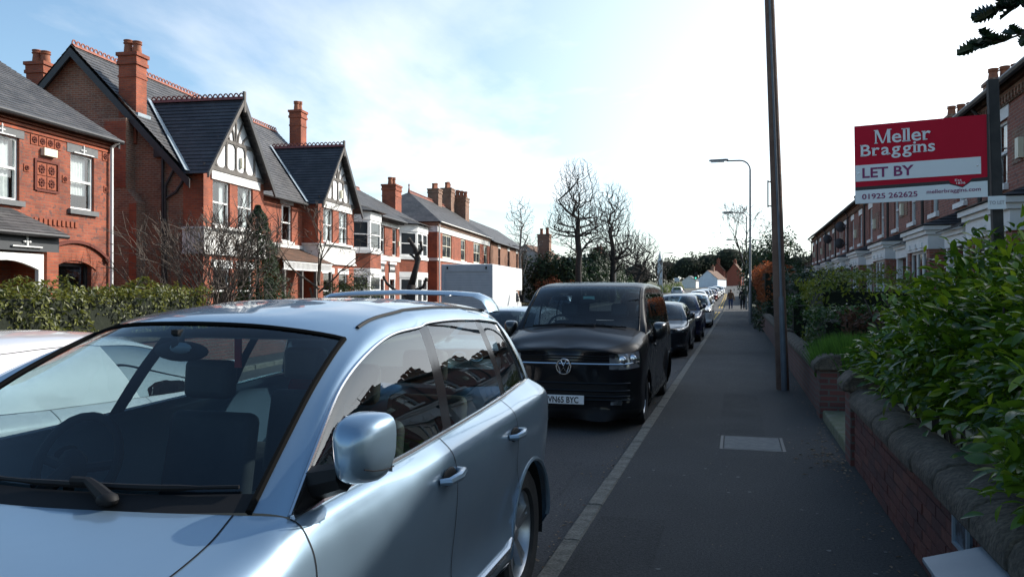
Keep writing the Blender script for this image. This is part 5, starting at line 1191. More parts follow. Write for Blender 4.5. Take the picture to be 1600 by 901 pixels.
# white car passing on the far side of the SUV
w2,_,_=make_car('passing_white_car','white van-bodied car in the road beyond the silver blue SUV',HAT,carpaint('paint_pearl',(.66,.63,.63),.0,.3),(-4.95,5.0,0),PI/2+R(2),su=6,sv=4,plate=None,glass2=glassmat('car_glass_reflective',(.08,.1,.1),ior=2.6))
for ob_ in [x for x in bpy.data.objects if x.parent==w2 and x.name.split('.')[0] in('rear_window','quarter_window','c_pillar','b_pillar','rear_screen')]:
    ob_.data.materials[0]=MATS['paint_pearl']; ob_.name={'rear_window':'side_panel','quarter_window':'rear_side_panel','c_pillar':'panel_pillar','b_pillar':'door_pillar','rear_screen':'rear_panel'}[ob_.name.split('.')[0]]
# queue of traffic farther up the hill: copies of three bodies in other paints
def recolour(o,old,new):
    for c in [x for x in bpy.data.objects if x.parent==o]:
        if c.type=='MESH' and c.data.materials and c.data.materials[0]==old:
            c.material_slots[0].link='OBJECT'; c.material_slots[0].material=new
vcache={}
for ob_ in bpy.data.objects:
    if ob_.parent: vcache.setdefault(ob_.parent,[]).append(ob_)
GQ='cars queuing up the road'
def clone(src,old,new,x,y,rz,name,label,group=GQ,cat='car'):
    o=copy_tree(src,None,vcache); o.name=name; o.location=(x,y,hz(y)); o.rotation_euler=(-math.atan(.012) if abs(rz+PI/2)<1 else math.atan(.012),0,rz) if False else (0,0,rz); o['label']=label; o['group']=group; o['category']=cat
    if new: recolour(o,old,new)
    return o
M90=-PI/2
clone(c,col_d,col_sb,-3.4,66,M90,'pale_blue_saloon','low pale blue saloon at the front of the queue')
clone(w,col_w,col_w,-3.5,76,M90,'white_people_carrier','white people carrier second in the oncoming queue')
clone(w,col_w,col_s,-3.5,85,M90,'silver_people_carrier','silver people carrier third in the oncoming queue')
clone(w,col_w,col_s,-3.5,93,M90,'silver_hatchback','small silver car behind the silver people carrier in the queue')
clone(c,col_d,col_r,-3.3,103,M90,'dark_red_saloon','dark red saloon in the middle of the distant queue')
clone(w,col_w,col_w,-3.3,113,M90,'white_hatchback','white car behind the dark red saloon in the distant queue')
clone(c,col_d,col_w,-3.3,122,M90,'white_saloon','white saloon far up the queue near the white cottage')
clone(w,col_w,col_s,-3.2,134,M90,'silver_car','silver car last but one at the top of the hill')
clone(c,col_d,col_w,-3.1,148,M90,'white_distant_car','last tiny white car at the top of the hill')
clone(w,col_w,col_w,-8.3,118,M90+PI,'white_estate','white car driving away up the hill by the white cottage','cars in the far lane')
clone(w,col_w,col_k,-7.9,64,M90+PI,'black_suv','black car driving away up the left lane','cars in the far lane')
clone(c,col_d,col_sb,-12.3,58,PI/2+R(2),'pale_parked_car','pale blue car parked at the far left kerb beyond the truck','cars parked on the left')
clone(c,col_d,col_s,-4.3,14.9,M90,'silver_car','silver car in the road between the white truck and the black van','cars passing in the road')
# ================================================================ box truck parked on the left
tw=mat('truck_white',(.78,.79,.78),(.70,.71,.70),rough=.45,scale=1.2,detail=8)
tg=mat('truck_grey',(.36,.39,.42),(.42,.45,.48),rough=.5,scale=3)
tr=empty('box_truck',(-10.5,30.4,0),R(6),'white box truck with grey roller shutter parked across the road','truck')
# local: x right, y away (front); box from y=0
b=MB(); b.box(-1.06,1.06,.06,5.7,.95,2.82); b.box(-1.06,1.06,5.7,7.5,1.75,2.82); b.build('cargo_box',tw,tr,bevel=.03)
b=MB()
for x0,x1,z0,z1 in((-1.06,-.92,.95,2.80),(.92,1.06,.95,2.80),(-.92,.92,2.52,2.80),(-.92,.92,.95,1.08)): b.box(x0,x1,-.0,.055,z0,z1)
b.build('rear_frame',tg,tr,bevel=.008)
for i in range(14):
    z=1.085+i*.1025; b=MB(); b.box(-.915,.915,.025,.05,z,z+.097); b.build('shutter_slat',tg,tr)
for x in(-.8,.8):
    b=MB(); b.box(x-.03,x+.03,-.03,-.002,2.62,2.72); b.build('marker_lamp',trim,tr)
b=MB(); b.box(-1.0,1.0,.3,7.7,.55,.9); b.build('chassis',trim,tr)
b=MB(); P=[(5.75,.55),(5.75,1.72),(6.7,1.72),(7.35,1.35),(7.85,1.15),(7.95,.55)]
b.extr([(-.98,y,z) for y,z in P],(1.96,0,0)); b.build('cab',tw,tr,bevel=.06,seg=2)
b=MB(); b.extr([(.99,5.9,1.2),(.99,5.95,1.65),(.99,6.6,1.65),(.99,7.1,1.25)],(.004,0,0)); b.extr([(-.994,5.9,1.2),(-.994,5.95,1.65),(-.994,6.6,1.65),(-.994,7.1,1.25)],(.004,0,0)); b.build('cab_window',fgl,tr)
for s in(-1,1):
    b=MB(); b.box(s*1.16-.1,s*1.16+.1,6.8,6.9,1.2,1.55); b.tube([(s*.95,6.9,1.45),(s*1.12,6.85,1.45)],.02,6); b.build('door_mirror',trim,tr)
    for y in(1.2,6.9):
        o=wheel(tr,s*.86,y,.36,.24,.2,6,s); o.rotation_euler=(0,0,PI/2); o.location=(s*.86,y,.36)
b=MB(); b.box(-.26,.26,-.01,.0,.66,.77); b.build('number_plate',mat('plate_yellow',(.6,.42,.03),rough=.4),tr)
for s in(-1,1):
    b=MB(); b.box(s*.85-.1,s*.85+.1,-.02,.0,.66,.8); b.build('tail_lamp',MATS['tail_lamp'],tr)
# ================================================================ wooden pole
wood=mat('pole_wood',(.105,.062,.045),(.17,.105,.075),rough=.9,scale=3,bump=.5,bscale=14)
e=empty('telegraph_pole',(.73,14.05,.1),0,'tall leaning brown wooden telegraph pole at the pavement edge','pole')
b=MB(); pts=[(0,0,-.1),(0,0,.0),(-.05,.01,1.5),(-.10,.02,3.4),(-.215,.05,6.8),(-.33,.08,10.2)]; b.tube(pts,[.108,.106,.1,.092,.078,.066],18); b.build('shaft',wood,e,smooth=True)
b=MB(); b.tube([(.02,-.108,-.05),(-.03,-.098,1.55)],[.05,.042],10); b.tube([(-.03,-.1,1.55),(-.05,-.095,2.2),(-.21,-.03,6.6)],[.022,.02,.018],8); b.build('cable_guard',mat('guard_grey_blue',(.12,.145,.17),(.09,.105,.12),rough=.5,scale=5),e,smooth=True)
b=MB(); b.box(-.245,-.225,-.02,.02,3.05,3.5); b.tube([(-.235,0,3.48),(-.09,.02,3.48)],.012,6); b.tube([(-.235,0,3.07),(-.08,.02,3.07)],.012,6); b.build('step_bracket',trim,e)
# ================================================================ street lamps
lampc=mat('lamp_column_grey',(.16,.17,.175),(.2,.21,.21),rough=.55,metal=.3,scale=3)
def street_lamp(x,y,h,arm,side,label,z0=0):
    e=empty('street_lamp',(x,y,hz(y)+z0),0,label,'street lamp',group='street lamps along the road')
    b=MB(); b.tube([(0,0,0),(0,0,1.5),(0,0,1.55),(0,0,h-.5)],[.095,.09,.06,.045],12)
    a=[(0,0,h-.5)]
    for k in range(1,7):
        t=PI/2*k/6; a.append((side*.5*(1-math.cos(t)),0,h-.5+.5*math.sin(t)*.96))
    a.append((side*arm*.65,0,h-.01)); b.tube(a,.04,8); b.build('column',lampc,e,smooth=True)
    b=MB(); x0=side*arm*.6; vs=[]
    b.extr([(x0,-.07,h+.0),(x0+side*.12,-.13,h+.0),(x0+side*.85,-.12,h-.01),(x0+side*.95,-.05,h-.01),(x0+side*.95,.05,h-.01),(x0+side*.85,.12,h-.01),(x0+side*.12,.13,h),(x0,.07,h)],(0,0,.09)); b.build('lantern',lampc,e,bevel=.03)
    b=MB(); b.extr([(x0+side*.2,-.1,h-.06),(x0+side*.85,-.1,h-.06),(x0+side*.85,.1,h-.06),(x0+side*.2,.1,h-.06)],(0,0,.055)); b.build('lens',mat('lamp_lens',(.5,.5,.48),rough=.2),e)
street_lamp(.62,41.6,8.2,1.75,-1,'grey street lamp on the right, the nearest and tallest',.1)
street_lamp(.75,70,8.2,1.75,-1,'second grey street lamp on the right, its arm below the first',.1)
street_lamp(.6,105,7.6,1.75,-1,'third grey street lamp on the right above the conifer',.1)
street_lamp(-14.3,97,7.9,1.9,1,'slim grey street lamp on the left beyond the bare trees',.1)
street_lamp(-13.4,150,7.5,1.7,1,'far street lamp standing over the hill on the left',.1)
# ================================================================ estate agent board
sign_r=mat('sign_red',(.50,.012,.035),(.46,.01,.03),rough=.6,scale=2,spec=.12); sign_w=mat('sign_white',(.74,.75,.76),rough=.6,spec=.15); sign_m=mat('sign_magenta',(.20,.012,.10),rough=.5); sign_k=mat('sign_black',(.012,.01,.012),rough=.5)
post=mat('sign_post_black',(.014,.013,.014),(.03,.027,.026),rough=.7,scale=12)
A=Vector((.885,6.70,2.425)); Bv2=Vector((1.765,6.56,2.455)); wv=(Bv2-A); Wd=wv.length; Hh=.605
e=empty('letting_board',(1.815,6.55,.3),0,'red and white estate agent letting board on black post above laurel','sign')
ang=math.atan2(wv.y,wv.x); SM=Matrix.Translation(A-Vector((1.815,6.55,.3)))@Matrix.Rotation(ang,4,'Z')@Matrix.Rotation(-math.asin(wv.z/Wd),4,'Y')@Matrix.Rotation(R(1.2),4,'Y')
def sb_(name,m,pts,y0,y1,par=None):
    b=MB(); b.T=SM; b.extr([(p[0],y0,p[1]) for p in pts],(0,y1-y0,0)); return b.build(name,m,par or e)
rect=lambda a,b_,c,d:[(a,c),(b_,c),(b_,d),(a,d)]
bd=sb_('board',sign_r,rect(0,Wd,0,Hh),0,.012)
sb_('footer_panel',sign_w,[(0,0),(Wd,0),(Wd,.118),(.88*Wd,.116),(.82*Wd,.078),(.72*Wd,.110),(0,.102)],-.003,-.0002,bd)
sb_('black_line',sign_k,[(0,.102),(.72*Wd,.110),(.82*Wd,.078),(.88*Wd,.116),(Wd,.118),(Wd,.146),(.90*Wd,.142),(.70*Wd,.136),(0,.130)],-.0026,-.0001,bd)
sb_('red_pennant',sign_r,[(.71*Wd,.150),(.90*Wd,.155),(.87*Wd,.122),(.82*Wd,.086),(.735*Wd,.116)],-.0045,-.0031,bd)
sb_('status_strip',sign_w,rect(.004*Wd,.955*Wd,.172,.298),-.0040,-.0005,bd)
sb_('board_edge',sign_k,rect(Wd,Wd+.012,0,Hh),-.004,.016,bd)
for xx in(.03,.93):
    b=MB(); b.T=SM; b.lathe([(0,-.008),(.006,-.007),(.007,-.004)],10,axis='y',c=(xx*Wd,0,.235)); b.build('fixing_screw',chrome,bd)
def fit(me,w,h):
    xs=[v.co.x for v in me.vertices]; ys=[v.co.y for v in me.vertices]; x0,x1=min(xs),max(xs); return Matrix.Scale(w/(x1-x0),4,(1,0,0))@Matrix.Scale(h,4,(0,1,0))@Matrix.Translation((-x0,0,0))
def put(body,x,z,w,cap,m,name,off=.0,y=-.0052):
    """lettering fitted to a width and a capital height (board metres)"""
    me=text_mesh(body,1,'LEFT',.0007,off,1.0); o=link(name,me,m,bd); o.matrix_local=SM@Matrix.Translation((x,y,z))@Matrix.Rotation(PI/2,4,'X')@fit(me,w,cap/.73); return o
def serif_word(word,x,z,w,cap,off):
    """bold roman lettering: each letter thickened and given slab serifs"""
    low={'M':[(.06,0),(.94,0)],'l':[(.5,0)],'r':[(.3,0)],'B':[(.16,0)],'a':[(.86,0)],'i':[(.5,0)],'n':[(.14,0),(.86,0)]}
    top={'M':[(.03,1),(1.02,1)],'l':[(.3,1)],'r':[(.15,1)],'B':[(.14,1)],'i':[(.3,.72)],'n':[(.08,1)]}
    L=[]; tot=0
    for ch in word:
        if ch=='M':
            bm_=MB(); dz=[0,.0003,.0006,.0009]
            for k_,q_ in enumerate([[(.06,0),(.13,0),(.13,.73),(.06,.73)],[(.62,0),(.76,0),(.76,.73),(.62,.73)],[(.06,.73),(.20,.73),(.45,.0),(.36,.0)],[(.40,.0),(.45,.0),(.70,.73),(.63,.73)]]): bm_.extr([(x_,y_,-.0007+dz[k_]) for x_,y_ in q_],(0,0,.0014))
            me=bpy.data.meshes.new('M'); me.from_pydata(bm_.v,[],bm_.f)
        else: me=text_mesh(ch,1,'LEFT',.0007,off,1)
        xs=[v.co.x for v in me.vertices]; L.append((ch,me,min(xs),max(xs)-min(xs))); tot+=max(xs)-min(xs)+.075
    sx=w/tot; sz=cap/.73; px=x
    for ch,me,x0,wd in L:
        M=SM@Matrix.Translation((px,-.0035,z))@Matrix.Rotation(PI/2,4,'X')@Matrix.Scale(sx,4,(1,0,0))@Matrix.Scale(sz,4,(0,1,0))@Matrix.Translation((-x0,0,0))
        o=link('letter',me,sign_w,bd); o.matrix_local=M; y1=max(v.co.y for v in me.vertices)
        b=MB(); t=.05; hw=.10 if ch!='M' else .075
        for fx,_ in low.get(ch,[]): b.box(x0+wd*fx-hw,x0+wd*fx+hw,-.0,t,-.0007,.0007)
        for fx,fy in top.get(ch,[]): b.box(x0+wd*fx-hw,x0+wd*fx+hw*.7,y1*fy-t,y1*fy,-.0007,.0007)
        if b.f: so=b.build('serif',sign_w,bd); so.matrix_local=M
        px+=(wd+.075)*sx
serif_word('Meller',.165*Wd,.455,.44*Wd,.105,.013); serif_word('Braggins',.05*Wd,.366,.585*Wd,.092,.014)
put('LET BY',.06*Wd,.198,.40*Wd,.078,sign_m,'lettering',.022)
put('01925 262625',.055*Wd,.032,.43*Wd,.042,sign_m,'lettering',.012)
put('mellerbraggins.com',.555*Wd,.048,.395*Wd,.030,sign_m,'lettering',.004)
put('Est',.765*Wd,.128,.05*Wd,.017,sign_w,'lettering',.01,-.0062); put('1836',.775*Wd,.106,.065*Wd,.016,sign_w,'lettering',.01,-.0062)
b=MB(); b.box(-.035,.035,-.03,.03,0,3.0); po=b.build('post',post,e,bevel=.004); po.rotation_euler=(0,R(-1.6),0); po.location=(.075,.045,0)
sl=MB(); sl.box(-.055,.055,-.048,-.036,2.02,2.115); o=sl.build('slip_sign',sign_w,e); o.location=(.0,.0,.02); o.rotation_euler=(0,0,R(-8))
me=text_mesh('TO LET',.036,'CENTER',.0006,.001,1.0); t=link('lettering',me,mat('faded_print',(.42,.40,.42),rough=.6),o); t.matrix_local=Matrix.Translation((0,-.0492,2.055))@Matrix.Rotation(PI/2,4,'X')@Matrix.Scale(.8,4,(1,0,0))
# ================================================================ far street: cottage, houses, lights, signs, spire, hill
def simple_house(name,label,loc,rz,w,d,hh,rh,wm,rm,chim=None,wins=()):
    h=empty(name,loc,rz,label,'house')
    b=MB(); b.open=True; b.poly([(0,0,0),(w,0,0),(w,0,hh),(w/2,0,hh+rh),(0,0,hh)]); b.poly([(0,d,0),(w,d,0),(w,d,hh),(w/2,d,hh+rh),(0,d,hh)]); b.poly([(0,0,0),(0,d,0),(0,d,hh),(0,0,hh)]); b.poly([(w,0,0),(w,d,0),(w,d,hh),(w,0,hh)]); b.build('wall',wm,h)
    b=MB(); b.open=True; roof(b,(-.25,-.25,hh-.05),(-.25,d+.2,hh-.05),(w/2,d+.2,hh+rh+.08),(w/2,-.25,hh+rh+.08),.35,.03); roof(b,(w+.25,d+.2,hh-.05),(w+.25,-.25,hh-.05),(w/2,-.25,hh+rh+.08),(w/2,d+.2,hh+rh+.08),.35,.03); b.build('roof',rm,h)
    for x,z in wins: window(h,x,x+1.0,z,z+1.2,-.02,timb,None,None,glass=fgl)
    if chim: chimney(h,*chim,2,potr=.15,poth=.5)
    return h
simple_house('white_cottage','white gabled cottage at the top of the hill by the lights',(-11.8,254,hz(254)-.3),R(-10),6,14,2.9,2.7,mat('cottage_white',(.62,.68,.74),(.55,.6,.66),rough=.8,scale=1),tile_r,(2.5,3.5,7,8,3,7.0,brickC),[(1.0,.9),(4.0,.9)])
simple_house('red_gabled_house','small red brick gabled house right of the white cottage',(-3.6,300,hz(300)),R(-6),5,10,5.0,3.2,mat('far_red_brick',(.30,.08,.045),(.24,.065,.04),rough=.85,scale=2),tile_r,(2,3,2,3,5,9.5,brickA),[(.7,3),(3,3)])
simple_house('red_tall_house','red brick house showing over the roof of the white cottage',(-9.8,312,hz(312)),R(-6),5,10,5.6,3.0,MATS['far_red_brick'],tile_r,(2,3.2,2,3.2,5,10.2,brickA),[(.8,3.6),(3,3.6)])
simple_house('dark_roofed_house','low house with dark tiled roof behind the evergreen hedge',(-22,122,hz(122)),R(80),12,9,3.4,3.0,brickE,slate2,(8,9,1,2,3,8.2,brickA))
simple_house('gatehouse','small pale building behind the distant left hedge',(-15.6,238,hz(238)),R(-5),4,6,2.2,1.4,offwhite,slate2)
# spire
e=empty('church_spire',(-30.5,330,hz(330)),0,'pale pointed church spire on the skyline','spire')
b=MB(); b.extr([(-.9,-.9,0),(.9,-.9,0),(.9,.9,0),(-.9,.9,0)],(0,0,9)); b.build('tower',mat('pale_stone',(.72,.74,.76),rough=.8),e)
b=MB(); b.add([(-.95,-.95,9),(.95,-.95,9),(.95,.95,9),(-.95,.95,9),(0,0,14.5)],[(0,1,4),(1,2,4),(2,3,4),(3,0,4),(3,2,1,0)]); b.build('spire',MATS['pale_stone'],e)
# traffic signal, road signs
e=empty('traffic_light',(-11.2,228,hz(228)),0,'dark traffic light showing green at the top of the road','traffic light')
b=MB(); b.tube([(0,0,0),(0,0,3.4)],.06,8); b.build('pole',lampc,e); b=MB(); b.box(-.45,.45,-.2,.2,2.6,4.6); b.build('signal_head',trim,e,bevel=.05)
b=MB(); b.lathe([(0,-.24),(.2,-.24),(.22,-.2)],12,axis='y',c=(0,0,2.95)); gm=mat('signal_green',(.05,.6,.4),rough=.4); bs=gm.node_tree.nodes['Principled BSDF']; bs.inputs['Emission Color'].default_value=(.1,1,.65,1); bs.inputs['Emission Strength'].default_value=1.2; b.build('green_lamp',gm,e)
for k,z in enumerate((3.6,4.2)):
    b=MB(); b.lathe([(0,-.22),(.2,-.22),(.22,-.2)],12,axis='y',c=(0,0,z)); b.build('unlit_lamp',gloss_b,e)
e=empty('road_sign',(-12.6,176,hz(176)),0,'plain pale rectangular road sign on a pole by left hedge','sign')
b=MB(); b.tube([(0,0,0),(0,0,3.0)],.04,8); b.build('pole',lampc,e); b=MB(); b.box(-.55,.55,-.05,-.03,2.2,3.0); b.build('sign_plate',mat('sign_back',(.5,.54,.58),rough=.5),e)
# ================================================================ two pedestrians
def person(name,label,x,y,s,coat,legs,hair,bag):
    pts={'pel':(0,0,.92),'wai':(0,0,1.06),'che':(0,-.01,1.30),'nek':(0,0,1.48),'hed':(0,.0,1.60),'top':(0,0,1.72),
     'sl':(-.19,0,1.40),'el':(-.25,.03,1.13),'wl':(-.24,-.06,.90),'hl':(-.24,-.09,.81),'sr':(.19,0,1.40),'er':(.25,.03,1.13),'wr':(.24,-.05,.90),'hr':(.24,-.08,.81),
     'pl':(-.10,0,.86),'kl':(-.11,-.10,.49),'al':(-.11,-.02,.09),'tl':(-.11,-.17,.04),'pr':(.10,0,.86),'kr':(.11,.0,.48),'ar':(.11,.16,.10),'tr':(.11,.03,.04)}
    ed=[('pel','wai'),('wai','che'),('che','nek'),('nek','hed'),('hed','top'),('che','sl'),('sl','el'),('el','wl'),('wl','hl'),('che','sr'),('sr','er'),('er','wr'),('wr','hr'),('pel','pl'),('pl','kl'),('kl','al'),('al','tl'),('pel','pr'),('pr','kr'),('kr','ar'),('ar','tr')]
    rad={'pel':.15,'wai':.145,'che':.165,'nek':.062,'hed':.098,'top':.075,'sl':.085,'sr':.085,'el':.06,'er':.06,'wl':.048,'wr':.048,'hl':.04,'hr':.04,'pl':.105,'pr':.105,'kl':.075,'kr':.075,'al':.055,'ar':.055,'tl':.04,'tr':.04}
    ks=list(pts); me=bpy.data.meshes.new(name); me.from_pydata([pts[k] for k in ks],[(ks.index(a),ks.index(c)) for a,c in ed],[])
    o=bpy.data.objects.new(name,me); COL.objects.link(o); sm=o.modifiers.new('skin','SKIN'); o.modifiers.new('sub','SUBSURF').levels=2
    sk=me.skin_vertices[0].data
    for i,k in enumerate(ks):
        r=rad[k]; sk[i].radius=(r*(1.15 if k in('pel','wai','che') else 1),r*(.72 if k in('pel','wai','che') else 1)); sk[i].use_root=(k=='pel')
    dg=bpy.context.evaluated_depsgraph_get(); m2=bpy.data.meshes.new_from_object(o.evaluated_get(dg)); bpy.data.objects.remove(o)
    skin=mat('skin',(.42,.24,.17),rough=.6); m2.materials.clear()
    for m in(coat,legs,skin,hair,trim): m2.materials.append(m)
    for p in m2.polygons:
        c=p.center; p.use_smooth=True
        if c.z>1.49: i=3 if (c.y>.015 or c.z>1.685) else 2
        elif c.z<.07: i=4
        elif c.z<.90 and abs(c.x)<.19: i=1
        elif c.z<.87: i=2
        else: i=0
        p.material_index=i
    o=bpy.data.objects.new(name,m2); COL.objects.link(o); o.location=(x,y,hz(y)+.1); o.scale=(s,s,s); tag(o,label,'person','pedestrians on the pavement')
    b=MB(); b.ball((0,.02,1.64),(.105,.115,.115),12,8); b.build('hair',hair,o,smooth=True)
    for ex in(-.035,.035):
        b=MB(); b.ball((ex,-.092,1.61),(.012,.008,.01),6,4); b.build('eye',trim,o)
    b=MB(); b.ball((0,-.102,1.585),(.014,.02,.022),6,4); b.build('nose',skin,o); b=MB(); b.box(-.025,.025,-.096,-.09,1.545,1.553); b.build('mouth',mat('lips',(.3,.12,.1),rough=.6),o)
    if bag: b=MB(); b.box(.26,.36,-.12,.16,.75,1.05); b.tube([(.31,.02,1.05),(.22,.0,1.42)],.012,5); b.build('shoulder_bag',bag,o,bevel=.02)
    return o
person('person','person in brown jacket and blue jeans walking towards the camera',-.55,70.5,.97,mat('brown_coat',(.10,.05,.025),(.16,.08,.04),rough=.9,scale=9),mat('denim',(.03,.05,.12),rough=.9),mat('brown_hair',(.05,.025,.012),rough=.7),mat('tan_bag',(.3,.2,.12),rough=.7))
person('person','person in dark coat and black trousers walking on the right',.42,70.0,1.03,mat('dark_coat',(.012,.012,.016),rough=.9),mat('black_trousers',(.01,.01,.012),rough=.9),mat('grey_hair',(.2,.19,.18),rough=.7),None)
# ================================================================ vegetation
bark=mat('bark_grey',(.06,.05,.04),(.11,.095,.075),rough=.95,scale=4,bump=.6,bscale=12)
barkd=mat('bark_dark',(.03,.025,.022),(.055,.045,.038),rough=.95,scale=4,bump=.5,bscale=12)
twigm=mat('twig_brown',(.075,.058,.046),(.125,.098,.08),rough=.9,scale=6)
birchm=mat('bark_birch',(.16,.145,.13),(.28,.26,.24),rough=.9,scale=3)
def lerp(a,b,t): return a+(b-a)*t
def grow(mb,tw,p,d,L,r,depth,rnd,spread=.6,up=.12,kink=.22,nb=(2,3),shrink=.72,rsh=.62,minr=.006,sides=6,side_shoots=0):
    """one bough as a tapered tube, then its children"""
    n=4 if depth>1 else 3; pts=[p.copy()]; rad=[r]; q=p.copy(); dd=d.copy(); r1=max(r*rsh*1.05,minr*.8)
    for i in range(n):
        dd=(dd+Vector((rnd.gauss(0,kink),rnd.gauss(0,kink),rnd.gauss(0,kink)+up))*.45).normalized(); q=q+dd*(L/n); pts.append(q.copy()); rad.append(lerp(r,r1,(i+1)/n))
        if side_shoots and depth>=1 and rnd.random()<side_shoots:
            sd_=(dd+Vector((rnd.gauss(0,.8),rnd.gauss(0,.8),rnd.gauss(.15,.5)))).normalized(); grow(mb,tw,q,sd_,L*.55,max(r1*.45,minr),max(depth-2,0),rnd,spread,up,kink,nb,shrink,rsh,minr,4,0)
    (mb if depth>1 else tw).tube(pts,rad,sides if depth>2 else (4 if depth>1 else 3),caps=False)
    if depth<=0: return
    for k in range(rnd.randint(*nb)):
        ax=dd.orthogonal().normalized(); ax=Matrix.Rotation(rnd.uniform(0,2*PI),3,dd)@ax
        nd=(dd+ax*rnd.uniform(.5,1.25)*spread).normalized()
        grow(mb,tw,q,nd,L*shrink*rnd.uniform(.75,1.15),max(r1*rnd.uniform(.6,.95),minr),depth-1,rnd,spread,up,kink,nb,shrink,rsh,minr,sides,side_shoots)
def bare_tree(name,label,loc,stems,seed,m1=None,m2=None,cat='tree',group=None,**k):
    rnd=random.Random(seed); e=empty(name,loc,0,label,cat,group); mb,tw=MB(),MB(); mb.open=tw.open=True
    for (p,d,L,r,dep) in stems: grow(mb,tw,Vector(p),Vector(d).normalized(),L,r,dep,rnd,**k)
    mb.build('trunk',m1 or bark,e,smooth='all'); o=tw.build('crown',m2 or twigm,e); return e
def leafquad(mb,p,s,rnd,asp=.5,up=.3,nrm=None):
    n=Vector((rnd.gauss(0,1),rnd.gauss(0,1),rnd.gauss(0,1)+up))
    if nrm is not None: n=n*.55+Vector(nrm)*1.0
    n.normalize(); a=n.orthogonal().normalized(); a=Matrix.Rotation(rnd.uniform(0,6.28),3,n)@a; b=n.cross(a)
    a*=s; b*=s*asp
    mb.add([p-a,p-b*.9+n*s*.12,p+a,p+b*.9+n*s*.12],[(0,1,2,3)])
def lump(x,y,z,f): return math.sin(x*2.1*f+1.3)*math.sin(y*1.7*f+.4)+math.sin(z*2.6*f+x*1.1*f)*.8+math.sin((x+y+z)*4.3*f)*.4
def hedge_leaves(mb,x0,x1,y0,y1,z0,z1,n,s,rnd,asp=.5,rough=.12,f=1.,T=None,faces=('x-','x+','y-','z+')):
    """leaves through the skin of a box with a bumpy surface"""
    A={'x-':(y1-y0)*(z1-z0),'x+':(y1-y0)*(z1-z0),'y-':(x1-x0)*(z1-z0),'y+':(x1-x0)*(z1-z0),'z+':(x1-x0)*(y1-y0)}; tot=sum(A[k] for k in faces)
    for k in faces:
        for i in range(int(n*A[k]/tot)):
            x,y,z=rnd.uniform(x0,x1),rnd.uniform(y0,y1),rnd.uniform(z0,z1); dep=abs(rnd.gauss(0,.10)); nv={'x-':(-1,0,.2),'x+':(1,0,.2),'y-':(0,-1,.2),'y+':(0,1,.2),'z+':(0,0,1)}[k]
            if k=='x-': x=x0+dep
            elif k=='x+': x=x1-dep
            elif k=='y-': y=y0+dep
            elif k=='y+': y=y1-dep
            else: z=z1-dep
            l=lump(x,y,z,f)*rough; p=Vector((x,y,z))+Vector(nv)*l
            if T is not None: p=T@p
            leafquad(mb,p,s*rnd.uniform(.6,1.3),rnd,asp,.3,nv)
def crown_leaves(mb,c,r,n,s,rnd,asp=.5,f=1.,shell=.5,rough=.2,zmin=None):
    for i in range(n):
        v=Vector((rnd.gauss(0,1),rnd.gauss(0,1),rnd.gauss(0,1))).normalized(); t=shell+(1-shell)*rnd.random()**.6
        l=1+lump(v.x*2,v.y*2,v.z*2,f)*rough; p=Vector((c[0]+v.x*r[0]*t*l,c[1]+v.y*r[1]*t*l,c[2]+v.z*r[2]*t*l))
        if zmin is not None and p.z<zmin: continue
        leafquad(mb,p,s*rnd.uniform(.6,1.3),rnd,asp,.3,v)
# ---- laurel over the garden wall: the nearest leaves one by one
laurel=leafmat('laurel_leaf',(.026,.07,.006),(.095,.185,.012),.26,.42,2.6,.6); laurel2=leafmat('laurel_leaf_young_sunlit',(.11,.19,.008),(.19,.27,.016),.28,.48,2.6,.55)  # leaf colours brightened in place of sun through the bush top
def leafmesh(m,L=.13,Wf=.21,bend=.25):
    vs=[];fs=[]; n=5
    for i in range(n+1):
        t=i/n; w=L*Wf*math.sin(PI*min(1,max(.04,t*.96+.02)))**.75; x=L*t; z=-bend*L*t*t
        vs+=[(x,-w,z+w*.35),(x,0,z),(x,w,z+w*.35)]
    for i in range(n):
        o=3*i; fs+=[(o,o+3,o+4,o+1),(o+1,o+4,o+5,o+2)]
    me=bpy.data.meshes.new('leaf'); me.from_pydata(vs,[],fs); me.polygons.foreach_set('use_smooth',[True]*len(fs)); me.materials.append(m); return me,vs,fs
e=empty('laurel_bush',(1.6,5.5,.42),0,'big glossy green laurel bush spilling over the near garden wall','bush')
rnd=random.Random(21); lms=[leafmesh(laurel,.108,.22),leafmesh(laurel,.122,.2,.4),leafmesh(laurel2,.1,.22,.15)]
spots=[]
def laurel_surface(y,t):
    """point on the bush skin: t=0 at the wall-side foot, 1 at the top back"""
    top=1.50+.12*math.sin((y-3)*.75)+(.08 if y>5 else 0)+.12*math.sin(y*3.1)+.10*math.sin(y*7); top+= .25 if y>4.6 else .25*(y-2.2)/2.4
    if y>7.4: top-= (y-7.4)*.42
    a=t*PI*.5; bx=1.12-.10*math.sin(y*2.3)-.06*math.sin(y*5.7+t*4); px=bx+1.2*(1-math.cos(a))**1.1; pz=.90+(top+.08-.90+.0)*math.sin(a)**.85*1.0
    n=Vector((-math.cos(a)-.1,-.25,math.sin(a)+.15)).normalized(); return Vector((px,y,pz)),n
for i in range(11500):
    y=2.4+6.3*rnd.random(); t=rnd.random()**.75*1.12; p,n=laurel_surface(y,min(t,1)); 
    if t>1: p.x+=(t-1)*6
    p+=Vector((rnd.gauss(0,.05),rnd.gauss(0,.05),rnd.gauss(0,.05)))-n*abs(rnd.gauss(0,.13)); spots.append((p,n))
for i in range(500):   # end face towards the gate
    a=rnd.random()*PI*.5; r=rnd.random()**.5; p=Vector((1.25+1.3*r*math.cos(a),8.45+rnd.gauss(0,.12)-.15*r,.95+.85*r*math.sin(a))); spots.append((p,Vector((-.3,.5,.5))))
